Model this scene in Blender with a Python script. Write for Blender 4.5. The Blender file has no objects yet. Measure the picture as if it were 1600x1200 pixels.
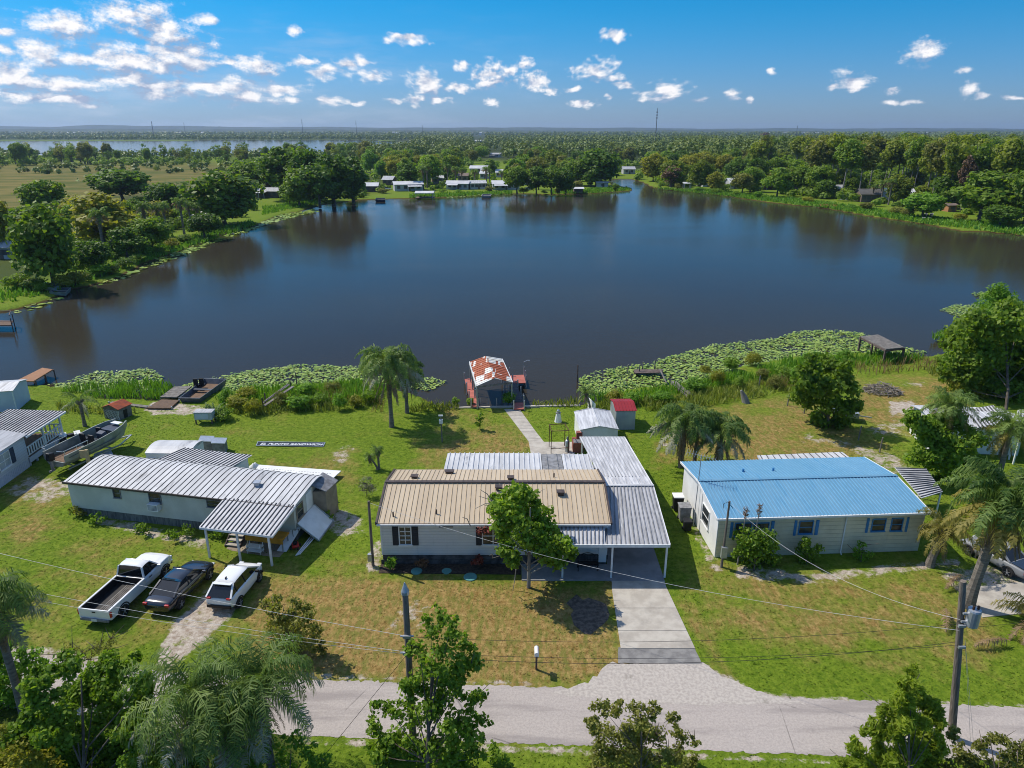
SKY_LO, SKY_HI = (.245, .36, .63), (.03, .40, .645)
HAZE = 0.00007
WAT1, WAT2 = (.034, .031, .026), (.042, .035, .023)
import bpy, math, random
import numpy as np
from mathutils import Vector, Matrix, noise as mnoise

# ------------------------------------------------------------------ camera geometry
F, HC = 1110.0, 26.0
TH = math.atan(396 / F)
SN, CS = math.sin(TH), math.cos(TH)
SC = bpy.context.scene
COL = SC.collection
RAD = math.radians

def ray(u, v):
    yd = (v - 600) / F
    return (u - 800) / F, CS - yd * SN, -(SN + yd * CS)

def G(u, v, z=0.0):
    a, b, c = ray(u, v)
    t = (z - HC) / c
    return Vector((a * t, b * t, z))

def V(u, v, Y):
    a, b, c = ray(u, v)
    t = Y / b
    return Vector((a * t, Y, HC + c * t))

def Gn(uv, z=0.0):
    uv = np.asarray(uv, float)
    yd = (uv[:, 1] - 600) / F
    c = -(SN + yd * CS)
    t = (z - HC) / c
    return np.stack([(uv[:, 0] - 800) / F * t, (CS - yd * SN) * t], 1)

def Pn(x, y, z=0.0):
    d = y * CS - (z - HC) * SN
    up = y * SN + (z - HC) * CS
    return np.stack([800 + F * x / d, 600 - F * up / d], 1)

def inside(p, poly):
    poly = np.asarray(poly, float)
    x, y = p[:, 0], p[:, 1]
    r = np.zeros(len(p), bool)
    n = len(poly)
    for i in range(n):
        x0, y0 = poly[i]; x1, y1 = poly[(i + 1) % n]
        if y0 == y1: continue
        c = ((y0 > y) != (y1 > y)) & (x < (x1 - x0) * (y - y0) / (y1 - y0) + x0)
        r ^= c
    return r

def pdist(p, poly, closed=True):
    poly = np.asarray(poly, float)
    d = np.full(len(p), 1e18)
    n = len(poly)
    for i in range(n if closed else n - 1):
        a = poly[i]; ab = poly[(i + 1) % n] - a
        t = np.clip(((p - a) @ ab) / max(ab @ ab, 1e-9), 0, 1)
        q = p - a - t[:, None] * ab
        d = np.minimum(d, (q * q).sum(1))
    return np.sqrt(d)

# ------------------------------------------------------------------ object helpers
def tag(o, label=None, cat=None, group=None, kind=None):
    if label: o['label'] = label
    if cat: o['category'] = cat
    if group: o['group'] = group
    if kind: o['kind'] = kind
    return o

def thing(name, label, cat, loc=(0, 0, 0), rz=0.0, group=None):
    o = bpy.data.objects.new(name, None)
    o.empty_display_size = 0.3
    COL.objects.link(o)
    o.location = loc
    o.rotation_euler = (0, 0, rz)
    return tag(o, label, cat, group)

def copy_tree(o, parent=None):
    c = o.copy()
    COL.objects.link(c)
    if parent: c.parent = parent
    for ch in o.children:
        copy_tree(ch, c)
    return c

class Frame:
    def __init__(s, o, ang=0.0):
        s.o = Vector(o); s.c, s.s = math.cos(ang), math.sin(ang); s.ang = ang
    def __call__(s, x, y, z=0.0):
        return Vector((s.o.x + x * s.c - y * s.s, s.o.y + x * s.s + y * s.c, s.o.z + z))
    def inv(s, p):
        dx, dy = p[0] - s.o.x, p[1] - s.o.y
        return Vector((dx * s.c + dy * s.s, -dx * s.s + dy * s.c, p[2] - s.o.z))

class MB:
    def __init__(s, fr=None):
        s.v = []; s.f = []; s.m = []; s.fr = fr
    def add(s, vs, fs, m=0):
        k = len(s.v)
        if s.fr: vs = [s.fr(*v) for v in vs]
        s.v += [tuple(v) for v in vs]
        s.f += [tuple(i + k for i in f) for f in fs]
        s.m += [m] * len(fs)
        return s
    def bx(s, x0, x1, y0, y1, z0, z1, m=0):
        return s.add([(x0, y0, z0), (x1, y0, z0), (x1, y1, z0), (x0, y1, z0), (x0, y0, z1), (x1, y0, z1), (x1, y1, z1), (x0, y1, z1)],
                     [(0, 3, 2, 1), (4, 5, 6, 7), (0, 1, 5, 4), (1, 2, 6, 5), (2, 3, 7, 6), (3, 0, 4, 7)], m)
    def box(s, c, d, m=0, rz=0.0, ry=0.0, rx=0.0):
        M = Matrix.Translation(c) @ Matrix.Rotation(rz, 4, 'Z') @ Matrix.Rotation(ry, 4, 'Y') @ Matrix.Rotation(rx, 4, 'X')
        h = Vector(d) / 2
        vs = [M @ Vector((sx * h.x, sy * h.y, sz * h.z)) for sz in (-1, 1) for sx, sy in ((-1, -1), (1, -1), (1, 1), (-1, 1))]
        return s.add(vs, [(0, 3, 2, 1), (4, 5, 6, 7), (0, 1, 5, 4), (1, 2, 6, 5), (2, 3, 7, 6), (3, 0, 4, 7)], m)
    def beam(s, a, b, w, h=None, m=0):
        a, b = Vector(a), Vector(b); h = h or w
        d = (b - a).normalized()
        up = Vector((0, 0, 1)) if abs(d.z) < .95 else Vector((0, 1, 0))
        sd = d.cross(up).normalized(); up = sd.cross(d)
        vs = [p + sd * (sx * w / 2) + up * (sy * h / 2) for p in (a, b) for sx, sy in ((-1, -1), (1, -1), (1, 1), (-1, 1))]
        return s.add(vs, [(0, 1, 2, 3), (7, 6, 5, 4), (0, 4, 5, 1), (1, 5, 6, 2), (2, 6, 7, 3), (3, 7, 4, 0)], m)
    def tube(s, pts, rs, n=6, m=0, cap=True):
        pts = [Vector(p) for p in pts]
        if not hasattr(rs, '__len__'): rs = [rs] * len(pts)
        vs = []; fs = []
        for i, p in enumerate(pts):
            d = (pts[min(i + 1, len(pts) - 1)] - pts[max(i - 1, 0)]).normalized()
            up = Vector((0, 0, 1)) if abs(d.z) < .9 else Vector((1, 0, 0))
            a = d.cross(up).normalized(); b = a.cross(d)
            for k in range(n):
                t = 2 * math.pi * k / n
                vs.append(p + (a * math.cos(t) + b * math.sin(t)) * rs[i])
        for i in range(len(pts) - 1):
            for k in range(n):
                k2 = (k + 1) % n
                fs.append((i * n + k, i * n + k2, (i + 1) * n + k2, (i + 1) * n + k))
        if cap:
            fs.append(tuple(range(n))[::-1]); fs.append(tuple((len(pts) - 1) * n + k for k in range(n)))
        return s.add(vs, fs, m)
    def poly(s, pts, m=0):
        return s.add(pts, [tuple(range(len(pts)))], m)
    def slab(s, pts, t, m=0, me=None):
        pts = [Vector(p) for p in pts]
        nrm = (pts[1] - pts[0]).cross(pts[2] - pts[0]).normalized()
        if nrm.z < 0 or (abs(nrm.z) < 1e-6 and nrm.y > 0): pts = pts[::-1]; nrm = -nrm
        n = len(pts)
        vs = pts + [p - nrm * t for p in pts]
        s.add(vs, [tuple(range(n))], m)
        k = len(s.v) - 2 * n
        fs = [tuple(range(2 * n - 1, n - 1, -1))] + [(i, i + n, (i + 1) % n + n, (i + 1) % n) for i in range(n)]
        s.f += [tuple(i + k for i in f) for f in fs]; s.m += [m if me is None else me] * len(fs)
        return s
    def prism(s, pts, z0, z1, m=0):
        n = len(pts)
        vs = [(p[0], p[1], z0) for p in pts] + [(p[0], p[1], z1) for p in pts]
        ar = sum(pts[i][0] * pts[(i + 1) % n][1] - pts[(i + 1) % n][0] * pts[i][1] for i in range(n))
        fs = [tuple(range(n))[::-1], tuple(range(n, 2 * n))] + [(i, (i + 1) % n, (i + 1) % n + n, i + n) for i in range(n)]
        if ar < 0: fs = [f[::-1] for f in fs]
        return s.add(vs, fs, m)
    def ribbed(s, a, b, c, d, n, w=.05, h=.04, t=.05, m=0, mr=0, frac=None):
        """metal sheet a(eave left) b(eave right) c(top right) d(top left) with ribs running a->d"""
        a, b, c, d = [Vector(p) for p in (a, b, c, d)]
        s.slab([a, b, c, d], t, m)
        nrm = (b - a).cross(d - a).normalized()
        if nrm.z < 0: nrm = -nrm
        al = (b - a).normalized()
        for i in range(n):
            f = (i + .5) / n
            p = a.lerp(b, f); q = d.lerp(c, f)
            lo = -nrm * .002
            vs = []
            for e in (p, q):
                vs += [e - al * w / 2 + lo, e - al * w * .3 + nrm * h, e + al * w * .3 + nrm * h, e + al * w / 2 + lo]
            s.add(vs, [(0, 1, 5, 4), (1, 2, 6, 5), (2, 3, 7, 6), (0, 3, 2, 1), (4, 5, 6, 7)], mr)
        return s
    def disc(s, c, r, n=16, m=0, axis='Z'):
        vs = []
        for k in range(n):
            t = 2 * math.pi * k / n; p, q = r * math.cos(t), r * math.sin(t)
            vs.append((c[0] + p, c[1] + q, c[2]) if axis == 'Z' else (c[0] + p, c[1], c[2] + q))
        return s.poly(vs, m)
    def build(s, name, mats, parent=None, smooth=False, local=False, bevel=0.0):
        if not isinstance(mats, (list, tuple)): mats = [mats]
        off = Vector((0, 0, 0))
        if parent and not local:
            q = parent
            while q: off = off + Vector(q.location); q = q.parent
        me = bpy.data.meshes.new(name)
        me.from_pydata([(v[0] - off.x, v[1] - off.y, v[2] - off.z) for v in s.v], [], s.f)
        for mt in mats: me.materials.append(M[mt] if isinstance(mt, str) else mt)
        me.polygons.foreach_set('material_index', s.m)
        if smooth: me.polygons.foreach_set('use_smooth', [True] * len(s.f))
        me.update()
        o = bpy.data.objects.new(name, me)
        COL.objects.link(o)
        if parent: o.parent = parent
        if bevel:
            md = o.modifiers.new('bevel', 'BEVEL'); md.width = bevel; md.segments = 2; md.limit_method = 'ANGLE'
        return o

def np_mesh(name, vs, quads, mats, parent=None, tint=None, midx=None, smooth=False, link=True):
    """mesh from numpy arrays; all faces are quads"""
    vs = np.asarray(vs, np.float32); quads = np.asarray(quads, np.int32)
    me = bpy.data.meshes.new(name)
    me.vertices.add(len(vs)); me.vertices.foreach_set('co', vs.ravel())
    n = len(quads); k = quads.shape[1]
    me.loops.add(n * k); me.loops.foreach_set('vertex_index', quads.ravel())
    me.polygons.add(n)
    me.polygons.foreach_set('loop_start', np.arange(0, n * k, k, dtype=np.int32))
    if not isinstance(mats, (list, tuple)): mats = [mats]
    for mt in mats: me.materials.append(M[mt] if isinstance(mt, str) else mt)
    if midx is not None: me.polygons.foreach_set('material_index', np.asarray(midx, np.int32))
    if smooth: me.polygons.foreach_set('use_smooth', np.ones(n, bool))
    me.update(calc_edges=True)
    if tint is not None:
        at = me.attributes.new('tint', 'FLOAT', 'FACE'); at.data.foreach_set('value', np.asarray(tint, np.float32))
    me.validate()
    if not link: return me
    o = bpy.data.objects.new(name, me)
    COL.objects.link(o)
    if parent: o.parent = parent
    return o

# ------------------------------------------------------------------ materials
M = {}
class NT:
    def __init__(s, nt): s.nt = nt; s.n = nt.nodes; s.l = nt.links
    def new(s, t, **kw):
        x = s.n.new(t)
        for k, v in kw.items(): setattr(x, k, v)
        return x
    def link(s, a, b): s.l.new(a, b)
    def inp(s, sock, v):
        if hasattr(v, 'is_linked') or isinstance(v, bpy.types.NodeSocket): s.l.new(v, sock)
        else: sock.default_value = v
    def math(s, op, a, b=None, clamp=False):
        x = s.new('ShaderNodeMath', operation=op, use_clamp=clamp)
        s.inp(x.inputs[0], a)
        if b is not None: s.inp(x.inputs[1], b)
        return x.outputs[0]
    def vmath(s, op, a, b=None):
        x = s.new('ShaderNodeVectorMath', operation=op)
        s.inp(x.inputs[0], a)
        if b is not None: s.inp(x.inputs[1], b)
        return x.outputs['Value'] if op in ('LENGTH', 'DOT_PRODUCT') else x.outputs[0]
    def noise(s, vec, scale, detail=3, rough=.55, dist=0.0):
        x = s.new('ShaderNodeTexNoise'); x.inputs['Scale'].default_value = scale; x.inputs['Detail'].default_value = detail
        x.inputs['Roughness'].default_value = rough; x.inputs['Distortion'].default_value = dist
        s.l.new(vec, x.inputs['Vector'])
        return x.outputs['Fac']
    def ramp(s, fac, a, b):
        x = s.new('ShaderNodeMapRange'); x.interpolation_type = 'SMOOTHSTEP'
        s.inp(x.inputs[0], fac); x.inputs[1].default_value = a; x.inputs[2].default_value = b
        return x.outputs[0]
    def mix(s, fac, a, b, mode='MIX'):
        x = s.new('ShaderNodeMix', data_type='RGBA', blend_type=mode)
        s.inp(x.inputs[0], fac)
        for k, v in ((6, a), (7, b)):
            if isinstance(v, (tuple, list)): x.inputs[k].default_value = (*v[:3], 1)
            else: s.l.new(v, x.inputs[k])
        return x.outputs[2]
    def mapping(s, vec, scale):
        x = s.new('ShaderNodeMapping'); x.inputs['Scale'].default_value = scale; s.l.new(vec, x.inputs[0]); return x.outputs[0]

def newmat(name):
    m = bpy.data.materials.new(name); m.use_nodes = True
    t = NT(m.node_tree); t.n.clear()
    out = t.new('ShaderNodeOutputMaterial')
    M[name] = m
    return m, t, out

def mat(name, col, col2=None, scale=2.0, rough=.7, metal=0.0, bump=0.0, bscale=30.0, stretch=(1, 1, 1), spec=.3, detail=5, lo=.35, hi=.65, col3=None, s3=.4, f3=(.55, .7), coat=0.0):
    m, t, out = newmat(name)
    p = t.new('ShaderNodeBsdfPrincipled'); t.link(p.outputs[0], out.inputs[0])
    p.inputs['Roughness'].default_value = rough; p.inputs['Metallic'].default_value = metal
    p.inputs['Specular IOR Level'].default_value = spec
    if coat: p.inputs['Coat Weight'].default_value = coat; p.inputs['Coat Roughness'].default_value = .05
    co = t.new('ShaderNodeTexCoord').outputs['Object']
    if stretch != (1, 1, 1): co = t.mapping(co, stretch)
    if col2:
        c = t.mix(t.ramp(t.noise(co, scale, detail), lo, hi), col, col2)
        if col3: c = t.mix(t.ramp(t.noise(co, s3, 4, .65), *f3), c, col3)
        t.link(c, p.inputs['Base Color'])
    else: p.inputs['Base Color'].default_value = (*col, 1)
    if bump:
        b = t.new('ShaderNodeBump'); b.inputs['Strength'].default_value = bump; b.inputs['Distance'].default_value = .02
        t.link(t.noise(co, bscale, 4), b.inputs['Height']); t.link(b.outputs[0], p.inputs['Normal'])
    return m

def leafmat(name, dark, light, trans=.45, rough=.55, obj=.5, dead=None):
    m, t, out = newmat(name)
    at = t.new('ShaderNodeAttribute'); at.attribute_name = 'tint'
    oi = t.new('ShaderNodeObjectInfo')
    f = t.math('ADD', t.math('MULTIPLY', at.outputs['Fac'], 1 - obj * .5), t.math('MULTIPLY', oi.outputs['Random'], obj * .5), True)
    c = t.mix(f, dark, light)
    p = t.new('ShaderNodeBsdfPrincipled'); p.inputs['Roughness'].default_value = rough; p.inputs['Specular IOR Level'].default_value = .25
    t.link(c, p.inputs['Base Color'])
    tr = t.new('ShaderNodeBsdfTranslucent')
    c2 = t.mix(1.0, c, (1.3, 1.35, .5), 'MULTIPLY')
    t.link(c2, tr.inputs[0])
    mx = t.new('ShaderNodeMixShader'); mx.inputs[0].default_value = trans
    t.link(p.outputs[0], mx.inputs[1]); t.link(tr.outputs[0], mx.inputs[2]); t.link(mx.outputs[0], out.inputs[0])
    return m

# painted / plain
mat('siding_white', (.72, .73, .73), (.66, .67, .68), .6, .6)
mat('siding_cream', (.62, .61, .55), (.54, .53, .47), .8, .7)
mat('wall_white', (.78, .78, .77), (.7, .7, .69), 1.0, .6)
mat('wall_bluewhite', (.56, .6, .68), (.5, .54, .62), .7, .6)
mat('white_paint', (.8, .8, .79), (.7, .7, .69), 3, .45)
mat('white_panel', (.82, .82, .81), (.72, .72, .7), 1.2, .5)
mat('skirt_stone', (.045, .045, .05), (.11, .11, .115), 2.2, .9, bump=.6, bscale=6)
mat('skirt_grey', (.1, .1, .1), (.2, .2, .19), 1.5, .85, stretch=(6, 6, 1))
mat('roof_tan', (.56, .455, .325), (.49, .39, .275), .5, .5, stretch=(2.5, .35, 1), col3=(.42, .30, .19), s3=.8, f3=(.6, .85), spec=.35)
mat('roof_tan_rib', (.5, .38, .24), (.36, .27, .17), 3, .6)
mat('trim_brown', (.06, .045, .04), (.1, .075, .065), 4, .5)
mat('roof_blue', (.125, .28, .41), (.155, .31, .44), .35, .45, stretch=(2.5, .35, 1), col3=(.075, .24, .40), s3=.7, f3=(.5, .75), spec=.4)
mat('roof_blue_rib', (.17, .38, .56), (.13, .32, .5), 2, .45)
mat('trim_blue', (.05, .2, .42), (.06, .24, .47), 3, .6)
mat('metal_white', (.62, .62, .63), (.46, .46, .47), .8, .5, stretch=(1, .25, 1), col3=(.26, .26, .27), s3=1.1, f3=(.55, .72), spec=.4)
mat('metal_grey', (.46, .46, .48), (.3, .3, .31), 1.6, .55, stretch=(3, .3, 1), col3=(.7, .7, .71), s3=.8, f3=(.56, .74), spec=.4)
mat('metal_pale', (.62, .62, .64), (.4, .4, .42), 1.8, .5, stretch=(3, .3, 1), col3=(.22, .22, .23), s3=.9, f3=(.58, .78), spec=.4)
mat('metal_dark', (.16, .16, .165), (.27, .27, .28), 2.5, .7)
mat('groove', (.06, .06, .063), (.14, .14, .14), 1.5, .8)
mat('pan_white', (.6, .6, .62), (.48, .48, .5), 1.2, .5, col3=(.3, .3, .31), s3=1.5, f3=(.6, .8))
mat('glass', (.02, .025, .03), (.07, .075, .07), .8, .08, spec=.6)
mat('glass_pale', (.3, .33, .36), (.42, .45, .48), .7, .1, spec=.6)
mat('shutter_dark', (.03, .035, .045), None, rough=.6)
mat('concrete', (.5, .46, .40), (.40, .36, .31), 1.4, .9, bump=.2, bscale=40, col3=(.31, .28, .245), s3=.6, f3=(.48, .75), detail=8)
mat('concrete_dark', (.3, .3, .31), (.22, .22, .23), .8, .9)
mat('asphalt_pale', (.43, .385, .355), (.35, .31, .285), 5, .95, bump=.3, bscale=60, col3=(.27, .24, .225), s3=.3, f3=(.56, .85), detail=9)
mat('gravel_pale', (.5, .45, .4), (.38, .335, .3), 7.0, .95, bump=.5, bscale=40, detail=8, col3=(.2, .18, .15), s3=.6, f3=(.6, .75))
mat('asphalt_dark', (.18, .172, .168), (.26, .25, .24), 2, .95, bump=.3, bscale=60)
mat('mulch', (.035, .025, .02), (.075, .055, .04), 6, .95, bump=.6, bscale=30)
mat('soil_dark', (.07, .055, .045), (.15, .12, .095), 4, .95, bump=.6, bscale=20)
mat('wood_brown', (.2, .12, .07), (.12, .075, .05), 3, .8, stretch=(1, 4, 1))
mat('wood_dark', (.09, .065, .055), (.15, .11, .1), 3, .85)
mat('wood_orange', (.42, .2, .09), (.34, .16, .075), 2, .7, stretch=(1, 6, 1))
mat('wood_grey', (.23, .21, .19), (.14, .125, .11), 3, .85)
mat('wood_pale', (.5, .38, .22), (.4, .3, .17), 3, .8)
mat('deck_red', (.55, .17, .125), (.45, .13, .095), 1.5, .75, stretch=(1, 3, 1))
mat('deck_dark', (.07, .065, .075), (.12, .105, .11), 2, .8)
mat('bark', (.16, .13, .105), (.09, .07, .055), 4, .95, bump=.8, bscale=12, stretch=(1, 1, .35))
mat('bark_pale', (.3, .28, .25), (.2, .18, .16), 4, .95, bump=.6, bscale=12, stretch=(1, 1, .35))
mat('palm_bark', (.23, .2, .17), (.14, .12, .1), 3, .95, bump=.8, bscale=8, stretch=(1, 1, 4))
mat('pole_wood', (.23, .19, .155), (.13, .105, .085), 4, .9, bump=.4, bscale=15, stretch=(4, 4, .3))
mat('galv', (.5, .52, .55), (.4, .42, .45), 4, .4, metal=.6)
mat('alu', (.55, .57, .56), (.42, .44, .43), 1.5, .35, metal=.5, spec=.5)
mat('hull_grey', (.29, .31, .28), (.19, .21, .18), 1.2, .35, spec=.5)
mat('hull_dark', (.07, .08, .1), (.12, .13, .15), 2, .6)
mat('black', (.012, .012, .013), (.02, .02, .022), 3, .5)
mat('rubber', (.02, .02, .02), (.035, .035, .035), 6, .8)
mat('navy', (.03, .045, .08), (.05, .07, .11), 2, .6)
mat('chrome', (.6, .61, .62), None, rough=.2, metal=.9)
mat('rim', (.5, .5, .52), None, rough=.3, metal=.6)
mat('paint_white', (.8, .8, .8), (.77, .77, .77), .5, .25, spec=.5, coat=.6)
mat('paint_black', (.012, .014, .022), (.016, .018, .026), .5, .15, spec=.5, coat=1.0)
mat('paint_old', (.26, .27, .29), (.2, .21, .22), 1, .4, spec=.5)
mat('car_glass', (.012, .014, .016), None, rough=.05, spec=.7)
mat('tail_red', (.45, .02, .02), None, rough=.2, spec=.5)
mat('lamp_clear', (.7, .72, .75), None, rough=.15, spec=.5)
mat('roof_red', (.3, .02, .025), (.24, .016, .02), 1, .5, spec=.4)
mat('tin_wall', (.5, .53, .52), (.42, .45, .45), 1, .5)
mat('tan_wall', (.33, .27, .2), (.25, .2, .15), 1.5, .8)
mat('rust', (.33, .07, .025), (.2, .05, .03), 3, .85)
mat('orange_top', (.6, .28, .03), (.5, .22, .02), 2, .5)
mat('teal', (.12, .32, .3), (.1, .27, .25), 2, .7)
mat('brown_pipe', (.12, .055, .03), (.09, .045, .03), 3, .8)
mat('brick_red', (.3, .1, .07), (.22, .075, .055), 4, .85)
mat('stick', (.32, .28, .23), (.18, .15, .12), 4, .9)
mat('sign_black', (.02, .022, .03), None, rough=.4)
mat('sign_white', (.8, .8, .8), None, rough=.4)
mat('letter_grey', (.36, .42, .48), None, rough=.5)
mat('red_plastic', (.5, .03, .02), None, rough=.35, spec=.5)
mat('sand', (.5, .43, .34), (.36, .29, .22), 2, .95)
mat('far_roof', (.62, .62, .63), (.5, .5, .52), .3, .6)
mat('far_wall', (.5, .5, .48), (.4, .4, .45), .2, .7)
mat('far_dark', (.12, .115, .11), (.08, .075, .07), .3, .8)
mat('far_brown', (.2, .15, .12), (.15, .11, .09), .3, .8)
mat('flower_red', (.2, .03, .02), (.14, .05, .03), 8, .7)
# foliage
leafmat('leaf_oak', (0.075, 0.14, 0.012), (0.26, 0.37, 0.042))
leafmat('leaf_dark', (0.05, 0.105, 0.012), (0.175, 0.285, 0.036))
leafmat('leaf_pine', (0.1, 0.15, 0.013), (0.34, 0.38, 0.048))
leafmat('leaf_yellow', (0.16, 0.18, 0.018), (0.45, 0.42, 0.06))
leafmat('leaf_bright', (0.09, 0.2, 0.02), (0.28, 0.46, 0.05), .45)
leafmat('leaf_near', (0.075, 0.155, 0.012), (0.34, 0.48, 0.055), .45)
leafmat('leaf_olive', (0.1, 0.115, 0.022), (0.36, 0.36, 0.085), .45)
leafmat('leaf_cedar', (.15, .22, .015), (.46, .54, .07), .55)
leafmat('leaf_dead', (.09, .05, .03), (.22, .13, .07), .15)
leafmat('palm_green', (.04, .095, .014), (.30, .40, .11), .45)
leafmat('palm_yellow', (0.15, 0.15, 0.035), (0.4, 0.33, 0.09), .45)
leafmat('palm_grey', (0.15, 0.16, 0.09), (0.38, 0.37, 0.26), .2)
leafmat('palm_dead', (0.14, 0.09, 0.05), (0.34, 0.23, 0.13), .15)
leafmat('reed', (0.07, 0.17, 0.012), (0.23, 0.42, 0.045), .3, obj=0)
leafmat('reed_tan', (.18, .13, .06), (.36, .26, .13), .3, obj=0)
leafmat('weed', (0.09, 0.14, 0.018), (0.34, 0.36, 0.08), .3, obj=0)
leafmat('lily', (.15, .27, .03), (.46, .55, .14), .12, .35, obj=0)
leafmat('far_leaf', (0.08, 0.125, 0.018), (0.22, 0.27, 0.045), .15, obj=0)
# ------------------------------------------------------------------ camera, sun, sky
cam = bpy.data.cameras.new('camera'); cam_o = bpy.data.objects.new('camera', cam); COL.objects.link(cam_o)
cam.sensor_width = 36; cam.lens = F / 1600 * 36; cam.clip_end = 40000; cam.clip_start = .5
cam_o.location = (0, 0, HC); cam_o.rotation_euler = (math.pi / 2 - TH, 0, 0)
SC.camera = cam_o
SUN_EL, SUN_AZ = RAD(50), math.atan2(-.878, .479)
sv = Vector((math.cos(SUN_EL) * math.sin(SUN_AZ), math.cos(SUN_EL) * math.cos(SUN_AZ), math.sin(SUN_EL)))
sl = bpy.data.lights.new('sun', 'SUN'); sl.energy = 3.7; sl.angle = RAD(.5); sl.color = (1, .935, .815)
so = bpy.data.objects.new('sun', sl); COL.objects.link(so); so.rotation_euler = sv.to_track_quat('Z', 'Y').to_euler(); so.location = sv * 200
SC.view_settings.view_transform = 'Standard'; SC.view_settings.look = 'None'; SC.view_settings.exposure = .3; SC.view_settings.gamma = 1
SC.cycles.max_bounces = 6; SC.cycles.diffuse_bounces = 2; SC.cycles.glossy_bounces = 2; SC.cycles.transmission_bounces = 3
SC.cycles.transparent_max_bounces = 8; SC.cycles.volume_bounces = 0
SC.cycles.caustics_reflective = False; SC.cycles.caustics_refractive = False
SC.cycles.use_denoising = True; SC.cycles.filter_width = 1.0; SC.cycles.denoising_prefilter = 'ACCURATE'
SC.cycles.volume_max_steps = 64

w = bpy.data.worlds.new('World'); SC.world = w; w.use_nodes = True; w.cycles.sampling_method = 'NONE'
t = NT(w.node_tree); t.n.clear()
wo = t.new('ShaderNodeOutputWorld'); bg = t.new('ShaderNodeBackground'); t.link(bg.outputs[0], wo.inputs[0])
sky = t.new('ShaderNodeTexSky'); sky.sky_type = 'NISHITA'; sky.sun_disc = False
sky.sun_elevation = SUN_EL; sky.sun_rotation = SUN_AZ; sky.air_density = 1.0; sky.dust_density = .4; sky.ozone_density = 3.0
dirv = t.new('ShaderNodeTexCoord').outputs['Generated']
sx = t.new('ShaderNodeSeparateXYZ'); t.link(dirv, sx.inputs[0])
az = t.math('ARCTAN2', sx.outputs[0], sx.outputs[1])
el = t.math('ARCSINE', sx.outputs[2])
cx = t.new('ShaderNodeCombineXYZ'); t.link(az, cx.inputs[0]); t.link(el, cx.inputs[1])
P2 = cx.outputs[0]
def azel(u, v):
    a, b, c = ray(u, v)
    return math.atan2(a, b), math.atan2(c, math.hypot(a, b))
# cumulus: (u, v, half width, half height) as seen in the sky
CL = [(98, 40, 54, 20), (5, 52, 16, 7), (205, 20, 50, 26), (255, 50, 50, 22), (275, 85, 58, 24), (185, 88, 42, 20), (215, 98, 60, 24), (120, 90, 34, 14), (65, 82, 32, 20),
      (10, 112, 36, 24), (0, 78, 22, 10), (45, 128, 48, 14), (110, 135, 60, 14), (30, 150, 52, 9), (95, 158, 60, 8), (250, 135, 50, 15), (205, 122, 44, 13), (320, 28, 17, 9), (297, 94, 32, 18), (358, 95, 18, 7), (398, 101, 31, 15),
      (365, 138, 32, 17), (330, 140, 36, 13), (385, 150, 34, 10), (440, 140, 30, 9), (474, 96, 24, 9), (508, 110, 24, 11), (540, 96, 19, 8), (568, 94, 14, 9), (583, 115, 19, 11), (515, 157, 26, 7),
      (455, 158, 22, 6), (462, 50, 12, 7), (636, 62, 26, 7), (664, 128, 23, 17), (652, 152, 22, 8), (690, 156, 18, 7), (716, 136, 21, 8), (724, 100, 13, 8), (765, 112, 22, 16), (768, 128, 22, 8), (795, 110, 16, 8),
      (835, 125, 22, 13), (820, 102, 13, 8), (862, 138, 12, 8), (766, 160, 14, 6), (958, 54, 20, 9), (930, 108, 26, 14), (960, 122, 16, 9), (972, 132, 18, 6), (893, 138, 10, 4), (910, 162, 20, 6), (952, 152, 6, 4),
      (1042, 142, 34, 11), (1035, 150, 28, 7), (1098, 154, 13, 4), (1143, 148, 13, 7), (1208, 113, 7, 5), (1442, 78, 25, 16), (1328, 124, 24, 12), (1330, 135, 22, 7), (1300, 137, 8, 5), (1396, 140, 10, 5), (1393, 158, 12, 5), (1427, 158, 16, 5),
      (1508, 111, 11, 6), (1518, 140, 14, 10), (1535, 152, 12, 6), (1580, 156, 20, 4), (1172, 155, 8, 4), (612, 158, 12, 4), (560, 160, 12, 4)]
nz = t.new('ShaderNodeTexNoise'); nz.inputs['Scale'].default_value = 26; nz.inputs['Detail'].default_value = 2
wm = t.mapping(P2, (1, 1.7, 1)); t.link(wm, nz.inputs['Vector'])
warp = t.vmath('SCALE', t.vmath('SUBTRACT', nz.outputs['Color'], (.5, .5, .5)), None); warp.node.inputs['Scale'].default_value = .016
Pw = t.vmath('ADD', P2, warp)
fld = None; fl2 = None; Ps = t.vmath('ADD', Pw, (-.010, .0125, 0))
for (u, v, ru, rv) in CL:
    a0, e0 = azel(u, v); a1, _ = azel(u + ru, v); _, e1 = azel(u, v - rv)
    gr_ = 1.15 if ru * rv > 250 else 1.05
    kx, ky = 1 / max(a1 - a0, 1e-4) / gr_, 1 / max(e1 - e0, 1e-4) / gr_
    qn = t.new('ShaderNodeVectorMath', operation='MULTIPLY_ADD'); t.link(Pw, qn.inputs[0]); qn.inputs[1].default_value = (kx, ky, 0); qn.inputs[2].default_value = (-a0 * kx, -(e0 - (e1 - e0) * .1) * ky, 0)
    d = t.vmath('LENGTH', qn.outputs[0])
    fld = d if fld is None else t.math('MINIMUM', fld, d)
    if ru * rv > 300:
        qs = t.new('ShaderNodeVectorMath', operation='MULTIPLY_ADD'); t.link(Ps, qs.inputs[0]); qs.inputs[1].default_value = (kx, ky, 0); qs.inputs[2].default_value = qn.inputs[2].default_value
        d2 = t.vmath('LENGTH', qs.outputs[0]); fl2 = d2 if fl2 is None else t.math('MINIMUM', fl2, d2)
fld = t.math('SUBTRACT', 1.0, fld)
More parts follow.
